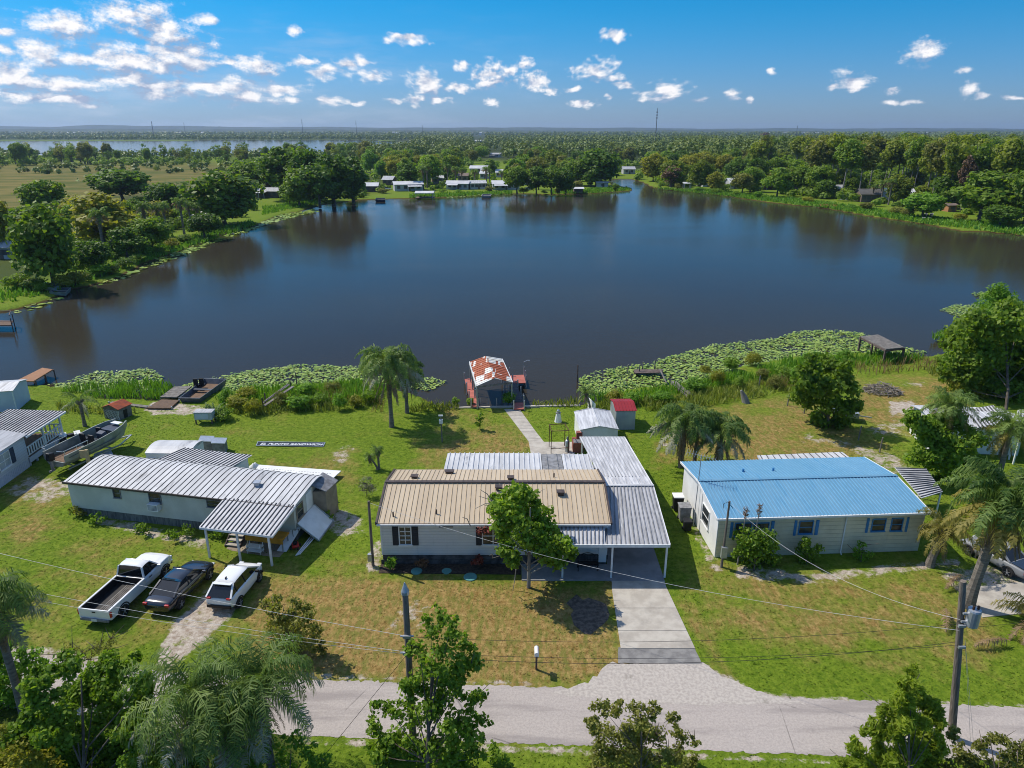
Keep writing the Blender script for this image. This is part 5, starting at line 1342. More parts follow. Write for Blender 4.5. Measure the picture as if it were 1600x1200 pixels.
# pickup : rear right wheel contact (193.5,963) front right wheel contact (258,901.6)
a, b, ang = carat(193.5, 963, 258, 901.6)
mid = (a + b) / 2 + Vector((-math.sin(ang), math.cos(ang), 0)) * .86
pk = thing('pickup_truck', 'white pickup truck with an empty black bed parked on the grass', 'pickup truck', tuple(mid), ang)
WB = (b - a).length / 2; 
rows = [body_row(WB - 1.75, .42, 1.12, .97, .0), body_row(WB - .6, .42, 1.14, .98), body_row(WB - .2, .42, 1.16, .98), body_row(WB + .45, .42, 1.15, .96, .07), body_row(WB + .78, .45, 1.08, .9, .07), body_row(WB + .9, .5, .95, .82, .02)]
mb = MB(); loft(mb, rows); mb.build('body', 'paint_white', pk, local=True, bevel=.06)
greenhouse(pk, (WB - .35, 1.18, .86), (WB - .95, 1.78, .74), (WB - 1.62, 1.76, .74), (WB - 1.74, 1.16, .86), 'paint_white', (0, .55))
bx0, bx1 = -WB - 1.0, WB - 1.78
mb = MB()
for s in (-1, 1): mb.bx(bx0, bx1, s * .97 if s < 0 else .84, s * .84 if s < 0 else .97, .5, 1.16)
mb.bx(bx1 - .06, bx1, -.84, .84, .6, 1.16); mb.build('bed_side', 'paint_white', pk, local=True, bevel=.025)
mb = MB(); mb.bx(bx0 - .07, bx0 - .003, -.95, .95, .55, 1.15); tgt = mb.build('tailgate', 'paint_white', pk, local=True, bevel=.02)
mb = MB(); mb.bx(bx0 + .002, bx1 - .065, -.838, .838, .55, .7)
for s in (-1, 1): mb.bx(bx0 + .003, bx1 - .066, min(s * .838, s * .8), max(s * .838, s * .8), .7, 1.145)
mb.bx(bx1 - .1, bx1 - .064, -.8, .8, .7, 1.145); mb.build('bed_liner', 'black', pk, local=True)
mb = MB()
for k in range(7): mb.bx(bx0 + .1, -.1, -.72 + k * .13, -.64 + k * .13, .701, .73)
mb.build('bed_mat', 'wood_grey', pk, local=True)
mb = MB(); mb.box((bx0 - .11, 0, .5), (.1, 1.76, .16)); mb.build('bumper', 'metal_dark', pk, local=True, bevel=.03)
mb = MB(); mb.box((WB + .93, 0, .52), (.14, 1.7, .22)); mb.build('bumper', 'chrome', pk, local=True, bevel=.03)
mb = MB(); mb.box((bx0 - .165, 0, .52), (.02, .34, .16)); mb.build('licence_plate', 'lamp_clear', pk, local=True)
mb = MB(); mb.box((WB + .93, 0, .82), (.05, 1.1, .26)); mb.build('grille', 'black', pk, local=True)
mb = MB(); mb.box((bx0 - .078, 0, .98), (.02, .2, .07)); mb.build('tailgate_handle', 'black', pk, local=True)
lamps(pk, WB + .86, bx0 - .0, .72, .9, .86, .88, .22, .3, .34); mirrors(pk, WB - .55, 1.06, 1.25, 'paint_white')
for s in (-1, 1):
    wheel(pk, -WB, s * .86, .4); wheel(pk, WB, s * .86, .4)
    mb = MB(); mb.bx(WB - 1.45, WB - 1.2, min(s * .985, s * 1.005), max(s * .985, s * 1.005), .98, 1.03); mb.build('door_handle', 'black', pk, local=True)
# black sedan
a, b, ang = carat(282.3, 950.5, 327.4, 904.8)
mid = (a + b) / 2 + Vector((-math.sin(ang), math.cos(ang), 0)) * .8
sd = thing('sedan', 'glossy black sedan parked between the pickup and the white hatchback', 'car', tuple(mid), ang)
WB = (b - a).length / 2
rows = [body_row(-WB - .98, .35, .72, .74), body_row(-WB - .85, .3, .92, .84), body_row(-WB - .3, .27, .97, .89), body_row(-WB + .4, .25, .95, .91), body_row(0, .24, .93, .92), body_row(WB - .5, .24, .93, .91), body_row(WB + .1, .26, .88, .89, .06), body_row(WB + .6, .3, .78, .83, .06), body_row(WB + .85, .35, .64, .7)]
mb = MB(); loft(mb, rows); round_body(mb.build('body', 'paint_black', sd, local=True, smooth=True))
greenhouse(sd, (WB - .38, .93, .8), (WB - 1.12, 1.4, .62), (-WB + .55, 1.38, .62), (-WB - .35, .97, .76), 'paint_black', (0, .52))
lamps(sd, WB + .7, -WB - .9, .62, .68, .62, .8, .12, .3, .14); mirrors(sd, WB - .6, .98, .98, 'paint_black')
mb = MB(); mb.box((-WB - .95, 0, .62), (.03, .34, .15)); mb.build('licence_plate', 'lamp_clear', sd, local=True)
mb = MB()
for s in (-1, 1): mb.beam((WB - .45, s * .905, .95), (-WB - .2, s * .87, .985), .02, .02)
mb.build('window_trim', 'chrome', sd, local=True)
for s in (-1, 1):
    wheel(sd, -WB, s * .8, .33, .22); wheel(sd, WB, s * .8, .33, .22)
    for x in (.35, -.6): mb = MB(); mb.bx(x, x + .2, min(s * .915, s * .935), max(s * .915, s * .935), .78, .81); mb.build('door_handle', 'chrome', sd, local=True)
# white hatchback
a, b, ang = carat(374, 948.4, 405.3, 908)
mid = (a + b) / 2 + Vector((-math.sin(ang), math.cos(ang), 0)) * .78
hb = thing('hatchback', 'white compact hatchback with a black rear window, nearest to the trailer porch', 'car', tuple(mid), ang)
WB = (b - a).length / 2
rows = [body_row(-WB - .72, .4, .85, .76), body_row(-WB - .62, .34, 1.02, .84), body_row(-WB, .28, 1.06, .89), body_row(0, .25, 1.02, .9), body_row(WB - .4, .25, 1.0, .89), body_row(WB + .1, .27, .96, .87, .08), body_row(WB + .55, .32, .84, .8, .07), body_row(WB + .75, .4, .7, .68)]
mb = MB(); loft(mb, rows); round_body(mb.build('body', 'paint_white', hb, local=True, smooth=True))
greenhouse(hb, (WB + .1, .99, .8), (WB - .8, 1.53, .62), (-WB + .05, 1.55, .58), (-WB - .66, 1.03, .74), 'paint_white', (0, .48, .78))
lamps(hb, WB + .62, -WB - .66, .58, .6, .78, 1.0, .12, .28, .1); mirrors(hb, WB - .45, .97, 1.06, 'black')
mb = MB(); mb.box((-WB - .72, 0, .5), (.12, 1.45, .2)); mb.build('bumper', 'black', hb, local=True, bevel=.03)
mb = MB(); mb.box((-WB - .05, 0, 1.58), (.3, 1.12, .04), ry=.1); mb.build('spoiler', 'paint_white', hb, local=True, bevel=.01)
mb = MB(); mb.box((-WB + .35, 0, 1.68), (.16, .04, .1)); mb.build('roof_antenna', 'black', hb, local=True)
for s in (-1, 1):
    wheel(hb, -WB, s * .78, .32, .22); wheel(hb, WB, s * .78, .32, .22)
# old grey car under the palm at the right edge
a = G(1592, 893); ang = RAD(112)
oc = thing('old_car', 'old grey car with a black boot lid parked under the big palm', 'car', (30.9, 38.9, 0), ang)
WB = 1.3
rows = [body_row(-WB - .95, .35, .75, .78), body_row(-WB - .85, .3, .9, .86), body_row(-WB + .3, .27, .93, .9), body_row(WB - .4, .25, .92, .9), body_row(WB + .3, .3, .86, .86, .06), body_row(WB + .8, .38, .66, .74)]
mb = MB(); loft(mb, rows); round_body(mb.build('body', 'paint_old', oc, local=True, smooth=True))
mb = MB(); mb.bx(-WB - .8, -WB + .05, -.72, .72, .945, .965); mb.build('boot_lid', 'paint_black', oc, local=True)
greenhouse(oc, (WB - .4, .93, .8), (WB - 1.0, 1.36, .64), (-WB + .75, 1.36, .64), (-WB + .1, .94, .76), 'paint_old', (0, .52))
lamps(oc, WB + .7, -WB - .9, .62, .68, .62, .76)
for s in (-1, 1): wheel(oc, -WB, s * .8, .32, .22); wheel(oc, WB, s * .8, .32, .22)
mb = MB(); mb.prism([G(1500, 920), G(1640, 905), G(1640, 955), G(1535, 965)], -.05, .03)
tag(mb.build('car_pad', 'concrete'), 'pale concrete parking pad under the big palm', 'parking pad', kind='structure')
mb = MB(); mb.prism([G(1545, 868), G(1556, 862), G(1640, 915), G(1640, 930)], -.05, .05)
tag(mb.build('walkway', 'concrete'), 'narrow concrete walk along the parked old car', 'walkway', kind='structure')
# far right house behind palms
o, f, W = gable_shed('trailer_home', 'white trailer home half hidden behind the right hand palms', 'trailer home', G(1452, 706), G(1590, 712), 4.2, 2.6, .35, 'wall_white', 'metal_pale', ribs=16, over=.25)
o['label'] = 'white trailer home with a pale ribbed roof half hidden behind tall palms'
aw2 = thing('patio_cover', 'white slatted patio cover in front of the half hidden trailer home', 'patio cover', tuple(G(1520, 705)))
q4 = [G(1508, 641, 2.9), G(1552, 633, 2.9), G(1588, 672, 2.7), G(1528, 668, 2.7)]
mb = MB(); mb.ribbed(q4[3], q4[2], q4[1], q4[0], 9, .14, .05, .05, 0, 1); mb.build('roof', ['pan_white', 'groove'], aw2)
for p in q4[2:]:
    mb = MB(); mb.bx(p.x - .05, p.x + .05, p.y - .05, p.y + .05, 0, p.z - .06); mb.build('post', 'white_paint', aw2)
aw3 = thing('carport', 'dark ribbed metal carport at the right photo edge beyond the palms', 'carport', tuple(G(1600, 700)))
q4 = [G(1592, 640, 2.7), G(1660, 640, 2.7), G(1680, 690, 2.5), G(1594, 682, 2.5)]
mb = MB(); mb.ribbed(q4[3], q4[2], q4[1], q4[0], 12, .14, .05, .05, 0, 1); mb.build('roof', ['pan_white', 'groove'], aw3)
for p in q4:
    mb = MB(); mb.bx(p.x - .05, p.x + .05, p.y - .05, p.y + .05, 0, p.z - .06); mb.build('post', 'white_paint', aw3)

mat('wire_grey', (.6, .6, .6), (.45, .45, .45), 2, .6)
# ------------------------------------------------------------------ bins, poles, antenna, mailbox, fences
for (u, v, h, r, mt, lb) in ((1058, 797, 1.15, .36, 'black', 'black wheeled bin with a pale lid farthest back along the white wall'), (1068, 813, 1.15, .4, 'metal_dark', 'grey lidded wheeled bin in the middle of the three bins'), (1073, 829, .75, .28, 'black', 'small black dustbin standing closest to the lane of the three bins')):
    p = G(u, v); o = thing('wheelie_bin', lb, 'bin', tuple(p), group='bins by the bungalow wall')
    mb = MB(); k = r * .8
    mb.add([(p.x - k, p.y - k, .08), (p.x + k, p.y - k, .08), (p.x + k, p.y + k, .08), (p.x - k, p.y + k, .08), (p.x - r, p.y - r, h), (p.x + r, p.y - r, h), (p.x + r, p.y + r, h), (p.x - r, p.y + r, h)], [(0, 3, 2, 1), (4, 5, 6, 7), (0, 1, 5, 4), (1, 2, 6, 5), (2, 3, 7, 6), (3, 0, 4, 7)])
    mb.build('body', mt, o, bevel=.03)
    mb = MB(); mb.box((p.x, p.y, h + .045), (r * 2.15, r * 2.15, .08)); mb.build('lid', 'white_paint' if u == 1058 else mt, o, bevel=.03)
    for s in (-1, 1):
        mb = MB(); mb.tube([(p.x + s * r * .9 - .03, p.y + r * .8, .1), (p.x + s * r * .9 + .03, p.y + r * .8, .1)], .1, 10); mb.build('wheel', 'rubber', o)
an = thing('tv_antenna', 'tall silver television aerial mast against the white bungalow wall', 'aerial', tuple(G(1082, 822)))
p = G(1083, 822); top = V(1091, 712, p.y); top = Vector((p.x + .1, p.y, max(5.2, top.z)))
mb = MB(); mb.tube([p, top], .03, 6); mb.build('mast', 'galv', an)
mb = MB(); a_, b_ = top + Vector((-.9, .35, .1)), top + Vector((.9, -.25, -.15)); mb.tube([a_, b_], .015, 5)
for k in range(11):
    c = a_.lerp(b_, k / 10); L_ = .75 - .04 * k; mb.tube([c + Vector((-.3 * L_, -.75 * L_, 0)), c + Vector((.3 * L_, .75 * L_, 0))], .012, 4)
mb.build('aerial', 'galv', an)
def utility_pole(lb, base, top, r0, r1, mt='pole_wood', name='utility_pole', cat='utility pole'):
    o = thing(name, lb, cat, tuple(base)); base, top = Vector(base), Vector(top)
    mb = MB(); mb.tube([base - Vector((0, 0, .3)), base.lerp(top, .5), top], [r0, (r0 + r1) / 2, r1], 12); mb.build('shaft', mt, o); return o
b1, t1 = G(646, 1165), None; t1 = V(633, 926, b1.y + .1)
up1 = utility_pole('tall dark utility pole with a silver pointed cap rising through the roadside tree', b1, t1, .17, .125)
mb = MB(); mb.tube([t1 + Vector((0, 0, -.06)), t1 + Vector((0, 0, .08)), t1 + Vector((0, 0, .5))], [.17, .17, .02], 10); mb.build('cap', 'galv', up1)
mb = MB()
for v in (992, 1018): c = V(636.5, v, b1.y); mb.box(c + Vector((.0, -.12, 0)), (.34, .1, .12)); mb.tube([c + Vector((-.28, -.1, .02)), c + Vector((.28, -.1, .02))], .035, 6)
mb.build('insulator', 'galv', up1)
b2 = G(1488, 1152); t2 = V(1505, 908, b2.y + .2)
up2 = utility_pole('tall leaning utility pole carrying a grey transformer in front of the big palm', b2, t2, .17, .125)
tc = V(1520, 965, b2.y - .1)
mb = MB(); mb.tube([tc + Vector((0, 0, -.42)), tc + Vector((0, 0, -.38)), tc + Vector((0, 0, .35)), tc + Vector((0, 0, .42)), tc + Vector((0, 0, .46))], [.2, .27, .27, .25, .1], 16); mb.build('transformer', 'galv', up2, smooth=False)
mb = MB()
for dx in (-.1, .1): mb.tube([tc + Vector((dx, -.05, .44)), tc + Vector((dx, -.05, .62))], .05, 6)
mb.build('bushing', 'brown_pipe', up2)
mb = MB(); mb.beam(tc + Vector((-.45, 0, .2)), tc + Vector((-.2, 0, .2)), .08); mb.beam(tc + Vector((-.45, 0, -.2)), tc + Vector((-.2, 0, -.2)), .08); mb.build('bracket', 'galv', up2)
for v in (975, 1008): c = V(1500, v, b2.y - .05); mb = MB(); mb.box(c + Vector((0, -.14, 0)), (.3, .1, .1)); mb.build('insulator', 'galv', up2)
b3, t3 = G(583, 884), V(576, 783, G(583, 884).y)
up3 = utility_pole('short dark service pole at the corner of the tan roofed home', b3, t3, .1, .075, name='service_pole', cat='service pole')
mb = MB(); c = b3 + Vector((-.15, -.05, .65)); mb.box(c, (.25, .2, .5)); mb.build('meter_box', 'galv', up3)
b4, t4 = G(1127, 886), V(1140, 783, G(1127, 886).y)
up4 = utility_pole('slanted service pole with a grey meter box before the blue roofed bungalow', b4, t4, .09, .06, name='service_pole', cat='service pole')
mb = MB(); c = b4 + Vector((.02, -.12, 1.15)); mb.box(c, (.35, .2, .75)); mb.build('meter_box', 'galv', up4)
mb = MB(); mb.tube([t4 + Vector((-.3, 0, -.5)), t4 + Vector((-.35, 0, -.2)), t4 + Vector((-.1, 0, -.05)), t4 + Vector((.25, 0, -.5))], .02, 5); mb.build('wire_loop', 'black', up4)
bp_ = thing('birdhouse_pole', 'thin white pole with a small birdhouse on the back lawn', 'pole', tuple(G(691, 691)))
b5 = G(691, 691); mb = MB(); mb.tube([b5, b5 + Vector((-.05, 0, 2.5))], .06, 7); mb.build('shaft', 'wood_grey', bp_)
mb = MB(); mb.box(b5 + Vector((-.05, -.02, 2.0)), (.3, .3, .35)); mb.box(b5 + Vector((-.05, 0, 2.55)), (.4, .12, .1)); mb.build('birdhouse', 'white_paint', bp_)
def wire(lb, a, b, sag, r=.014, mt='wire_grey', grp=None, n=18):
    r = r * .62
    a, b = Vector(a), Vector(b)
    pts = [a.lerp(b, k / n) - Vector((0, 0, sag * 4 * (k / n) * (1 - k / n))) for k in range(n + 1)]
    mb = MB(); mb.tube(pts, r, 5); o = mb.build('power_line', mt); tag(o, lb, 'wire', grp); return o
wA, wB = V(636, 994, b1.y - .12), V(637.5, 1019, b1.y - .12)
wire('upper pale wire running from the capped pole out past the left of the lane', wA, V(-60, 850, 30), .25)
wire('lower pale wire running from the capped pole out past the left of the lane', wB, V(-60, 902, 29), .25)
wire('thin third wire crossing left from the capped pole above the palms', V(637, 1022, b1.y - .12), V(-60, 915, 28.4), .3, .011)
wC, wD = V(1497, 975, b2.y - .1), V(1495, 1008, b2.y - .1)
wire('upper dark wire strung between the two tall utility poles', V(640, 995, b1.y - .12), wC, .55, .013, 'black')
wire('lower dark wire strung between the two tall utility poles', wB, wD, .5, .013, 'black')
wire('thick lowest cable strung between the two tall utility poles', V(640, 1024, b1.y - .12), V(1494, 1003, b2.y - .1), .75, .016, 'black')
wire('pale service cable from the dark corner service pole towards the transformer pole', t3 + Vector((0, 0, -.1)), V(1499, 985, b2.y - .05), 1.0, .014, 'wire_grey')
wire('pale service cable from the slanted service pole to the transformer pole', t4 + Vector((.05, 0, -.15)), V(1500, 968, b2.y), 1.1, .013, 'wire_grey')
wire('black guy wire slanting from the capped pole to the verge', V(638, 1020, b1.y), G(478, 1216), .0, .016, 'black')
wire('thin wire leaving the transformer pole past the right of the lane', V(1500, 980, b2.y), V(1680, 955, 26), .2, .012, 'black')
for dx in (0, .25): wire('thin guy wire falling from the transformer pole to the verge', V(1508, 1000, b2.y), G(1518 + dx * 22, 1190), 0, .01, 'galv', 'guy wires of the transformer pole')
mx = thing('mailbox', 'white mailbox on a dark post at the lane edge', 'mailbox', tuple(G(838, 1046)))
p = G(838, 1046); mb = MB(); mb.bx(p.x - .05, p.x + .05, p.y - .05, p.y + .05, -.1, 1.05); mb.build('post', 'wood_dark', mx)
mb = MB(); mb.beam((p.x, p.y - .38, 1.05), (p.x, p.y + .25, 1.05), .1, .05); mb.build('arm', 'wood_dark', mx)
mb = MB(); n = 8; vs = []
for y in (-.34, .2):
    vs += [(p.x - .11, p.y + y, 1.08), (p.x - .11, p.y + y, 1.22)] + [(p.x - .11 * math.cos(math.pi * k / n), p.y + y, 1.22 + .11 * math.sin(math.pi * k / n)) for k in range(1, n)] + [(p.x + .11, p.y + y, 1.22), (p.x + .11, p.y + y, 1.08)]
k = n + 3
mb.add(vs, [tuple(range(k)), tuple(range(2 * k - 1, k - 1, -1))] + [(i, k + i, k + (i + 1) % k, (i + 1) % k) for i in range(k)]); mb.build('box', 'white_paint', mx)
mb = MB(); mb.box((p.x + .125, p.y - .05, 1.32), (.015, .05, .2)); mb.build('flag', 'red_plastic', mx)
for i, (u, v, h) in enumerate(((1230, 634, 1.3), (1185, 606, 1.4), (1310, 669, 1.35), (1341, 688, 1.4), (1374, 707, 1.4), (1256, 646, 1.1))):
    p = G(u, v); mb = MB(); mb.tube([p - Vector((0, 0, .2)), p + Vector((.06, 0, h))], .06, 7)
    tag(mb.build('fence_post', 'wood_grey'), 'grey wooden fence post in the line crossing the dry back yard', 'fence post', 'fence posts behind the bungalow')
sp_ = thing('tree_stump', 'broken grey brown tree stump in the weeds behind the bungalow', 'stump', tuple(G(1164, 627)))
p = G(1166, 629); mb = MB(); mb.tube([p - Vector((0, 0, .1)), p + Vector((-.25, .1, .6)), p + Vector((-.6, .2, 1.25))], [.42, .3, .12], 9); mb.build('trunk', 'bark_pale', sp_)
bpile = thing('brush_pile', 'heap of grey dead branches on the dry lawn', 'brush pile', tuple(G(1378, 612)))
p = G(1378, 612); rng = random.Random(3); mb = MB()
for k in range(260):
    a = rng.uniform(0, math.tau); r = rng.random() ** .5 * 1.9; h = (1 - (r / 1.95) ** 2) * .95 * rng.uniform(.2, 1)
    c = p + Vector((r * math.cos(a), r * math.sin(a) * .8, h + .05)); b_ = rng.uniform(0, math.tau); L_ = rng.uniform(.4, 1.1)
    d = Vector((math.cos(b_), math.sin(b_), rng.uniform(-.35, .2))) * L_ / 2
    mb.tube([c - d, c + d], rng.uniform(.018, .05), 4, cap=False)
mb.build('branches', 'stick', bpile)['kind'] = 'stuff'
mp = thing('mooring_post', 'thin dark mooring post standing in the lake near the lily pads', 'post', tuple(G(902, 590)))
p = G(902, 597, -.4); mb = MB(); mb.tube([(p.x, p.y, -1.8), (p.x, p.y, 1.6)], .08, 7); mb.build('shaft', 'wood_dark', mp)
pt = thing('parked_trailer', 'small silver utility trailer parked under the leafy yard tree', 'trailer', tuple(G(1330, 655)))
p = G(1318, 655); mb = MB(); mb.box(p + Vector((0, 0, .7)), (2.4, 1.4, .5), rz=-.3); mb.build('body', 'alu', pt, bevel=.04)
mb = MB(); mb.beam(p + Vector((1.1, -.3, .5)), p + Vector((2.3, -.7, .45)), .08); mb.build('tow_bar', 'galv', pt)
for s in (-1, 1):
    mb = MB(); c = p + Vector((-.2 * s, -.75 * s, .3)); mb.tube([c - Vector((0, .08, 0)), c + Vector((0, .08, 0))], .3, 12); mb.build('wheel', 'rubber', pt)
# ------------------------------------------------------------------ foliage
PM = 1.0
def unit(a): return a / np.maximum(np.linalg.norm(a, axis=1, keepdims=True), 1e-9)
def rdir(rg, n): return unit(rg.normal(size=(n, 3)))
def leaf_quads(rg, c, nrm, l, w, axis=None):
    n = len(c)
    a = rdir(rg, n) if axis is None else axis
    t_ = unit(a - nrm * (a * nrm).sum(1, keepdims=True)); b_ = np.cross(nrm, t_)
    s = rg.uniform(.7, 1.3, (n, 1)); l_ = l * s / 2; w_ = w * s / 2
    V_ = np.stack([c - t_ * l_, c + b_ * w_ - t_ * l_ * .1, c + t_ * l_, c - b_ * w_ - t_ * l_ * .1], 1).reshape(-1, 3)
    return V_, np.arange(4 * n).reshape(n, 4)
def clumps(rg, cs, rs, per, l, w, squash=.75, up=.35, jit=.8, fill=.5):
    """leaf clusters round given centres"""
    C_, N_, T_ = [], [], []
    for c, r in zip(cs, rs):
        n = max(6, int(per * r * r * PM))
        d = rdir(rg, n); rad = r * (1 - fill * rg.random((n, 1)) ** 1.4) * (1 + .25 * np.sin(d[:, :1] * 5 + c[0]) * np.cos(d[:, 1:2] * 4 + c[1]))
        C_.append(np.asarray(c) + d * rad * np.array([1, 1, squash]))
        N_.append(unit(d + rdir(rg, n) * jit + np.array([0, 0, up])))
        T_.append(np.clip(rg.normal(.45 + rg.uniform(-.2, .2), .22, n), 0, 1))
    C_, N_, T_ = map(np.concatenate, (C_, N_, T_))
    v, q = leaf_quads(rg, C_, N_, l, w)
    return v, q, T_
def blob_centres(rg, n, rx, ry, rz, z0, lo=.45, top=0.0, taper=0.0):
    d = rdir(rg, n); d[:, 2] += top; d = unit(d)
    r = rg.uniform(lo, .85, (n, 1))
    c = d * r * np.array([rx, ry, rz])
    if taper: c[:, :2] *= (1 - taper * np.clip((c[:, 2:3] / rz + 1) / 2, 0, 1))
    c[:, 2] += z0
    return c
def limb_mesh(name, rg, h, r0, cs, mt='bark', ztop=None, fork=.45, lean=0.0, nl=7):
    mb = MB(); z1 = ztop or h
    pts = [Vector((0, 0, -.15))]
    for k in range(1, 5):
        f = k / 4; pts.append(Vector((lean * f + rg.normal() * .03 * h * f, rg.normal() * .03 * h * f, z1 * f)))
    mb.tube(pts, [r0 * 1.25, r0, r0 * .8, r0 * .6, r0 * .3], 8)
    sel = sorted(range(len(cs)), key=lambda i: -np.linalg.norm(cs[i][:2]))[:nl]
    for i in sel:
        c = Vector(cs[i]); zf = min(fork * z1 + rg.random() * .35 * z1, max(.3 * z1, c.z - .05 * h)); f = zf / z1
        k = min(3, int(f * 4)); s = pts[k].lerp(pts[k + 1], f * 4 - k)
        m_ = s.lerp(c, .5) + Vector((0, 0, -.04 * h)); mb.tube([s, m_, c], [r0 * .45, r0 * .3, r0 * .12], 6)
    o = mb.build(name, mt); me = o.data; bpy.data.objects.remove(o); return me
def mesh_of(name, v, q, t_, mats): return np_mesh(name, v, q, mats, tint=t_, link=False)
PROTO = {}
def proto_tree(key, seed, h, rx, rz, z0, ncl, cr, per, l, w, taper=0, top=0, r0=None, ztop=None, bark='bark', squash=.8, lo=.45, nl=7, inst=True):
    rg = np.random.default_rng(seed)
    cs = blob_centres(rg, ncl, rx, rx, rz, z0, lo, top, taper)
    rs = cr * rg.uniform(.7, 1.25, ncl)
    if taper: rs = rs * (1 - .5 * taper * np.clip((cs[:, 2] - z0 + rz) / (2 * rz), 0, 1))
    v, q, t_ = clumps(rg, cs, rs, per, l, w, squash)
    PROTO[key] = dict(h=h, w=2 * (rx + cr * .45), parts=[('trunk', limb_mesh('trunk', rg, h, r0 or h * .03, cs, bark, ztop or z0, nl=nl)), ('crown', mesh_of('crown', v, q, t_, ['leaf_oak']))])
def plant(key, p, h, wd, leaf, label, cat='tree', group=None, name='tree', rz=None, rng=random):
    P_ = PROTO[key]
    if name == 'tree': name = dict(r='oak_tree', t='cypress_tree', p='pine_tree', c='cypress_tree', s='scrub_tree', b='bush')[key[0]]
    o = thing(name, label, cat, tuple(p), rng.uniform(0, math.tau) if rz is None else rz, group)
    sxy = wd / P_['w']; o.scale = (sxy, sxy, h / P_['h'])
    for nm, me in P_['parts']:
        c = bpy.data.objects.new(nm, me); COL.objects.link(c); c.parent = o
        if leaf and nm == 'crown':
            c.material_slots[0].link = 'OBJECT'; c.material_slots[0].material = M[leaf]
    return o
# far prototypes (nominal 10 m tall)
for i in range(4): proto_tree('round%d' % i, 10 + i, 10, 3.7, 4.1, 5.5, 40, 1.6, 36, .66, .5, top=.1, r0=.22)
for i in range(3): proto_tree('tall%d' % i, 20 + i, 10, 2.5, 4.6, 5.2, 34, 1.35, 55, .55, .42, taper=.5, r0=.2)
for i in range(3): proto_tree('pine%d' % i, 30 + i, 10, 2.1, 3.0, 7.0, 28, 1.0, 75, .45, .34, r0=.11, ztop=9, lo=.3, nl=5, bark='bark_pale')
for i in range(2): proto_tree('cone%d' % i, 40 + i, 10, 1.9, 4.6, 5.2, 30, 1.1, 75, .42, .3, taper=.9, lo=.3)
proto_tree('scrag0', 50, 10, 2.6, 4.2, 5.4, 24, 1.1, 40, .5, .36, lo=.4); proto_tree('scrag1', 51, 10, 2.0, 4.4, 5.2, 24, .95, 44, .45, .34, lo=.4)
proto_tree('bush0', 60, 2, 1.0, .8, 1.0, 16, .5, 420, .2, .14, lo=.3, r0=.05); proto_tree('bush1', 61, 2, 1.1, .75, .95, 14, .55, 340, .24, .1, lo=.3, r0=.05); proto_tree('bush2', 62, 2, .9, .9, 1.05, 18, .42, 420, .26, .08, lo=.3, r0=.05)
# palms
def frond(rg, p0, az_, e0, L, bend, ll, lw, npair, out, tint, droop=.5, twist=0.0):
    n = 14; pts = []; p = np.array(p0, float); e = e0
    pts.append(p.copy()); ds = []
    for i in range(n):
        s = (i + .5) / n; e = e0 - bend * s ** 1.25
        d = np.array([math.cos(az_) * math.cos(e), math.sin(az_) * math.cos(e), math.sin(e)]); ds.append(d)
        p = p + d * L / n; pts.append(p.copy())
    pts = np.array(pts); ds = np.array(ds + [ds[-1]])
    side = np.array([-math.sin(az_), math.cos(az_), 0.0])
    # rachis
    w0 = .035
    for i in range(n):
        a, b = pts[i], pts[i + 1]; wa, wb = w0 * (1 - i / n * .8), w0 * (1 - (i + 1) / n * .8)
        out.append((np.array([a - side * wa, a + side * wa, b + side * wb, b - side * wb]), tint))
    s = np.linspace(.1, .99, npair)
    for sg_ in (-1, 1):
        f = s * n; i = np.minimum(f.astype(int), n - 1); base = pts[i] + (pts[i + 1] - pts[i]) * (f - i)[:, None]
        tg = ds[i]; prof = np.sin(np.pi * np.clip(s * .85 + .12, 0, 1)) ** .6 * ll * rg.uniform(.6, 1.2, npair)
        d1 = unit(side * sg_ * .9 + tg * .5 + np.array([0, 0, 1]) * rg.normal(-.2, .4, (npair, 1)))
        d2 = unit(d1 * .7 + np.array([0, 0, -1]) * droop * rg.uniform(.6, 1.4, (npair, 1)) + tg * .2)
        mid = base + d1 * (prof * .45)[:, None]; tip = mid + d2 * (prof * .55)[:, None]
        wv = tg * lw / 2
        for k in range(npair):
            out.append((np.array([base[k] - wv[k], base[k] + wv[k], mid[k] + wv[k], mid[k] - wv[k]]), tint + rg.normal(0, .25)))
            out.append((np.array([mid[k] - wv[k], mid[k] + wv[k], tip[k] + wv[k] * .2, tip[k] - wv[k] * .2]), tint + rg.normal(.1, .25)))
def fr_mesh(name, out, mt):
    v = np.concatenate([o[0] for o in out]); n = len(out)
    return np_mesh(name, v, np.arange(4 * n).reshape(n, 4), [mt], tint=np.clip([o[1] for o in out], 0, 1), link=False)
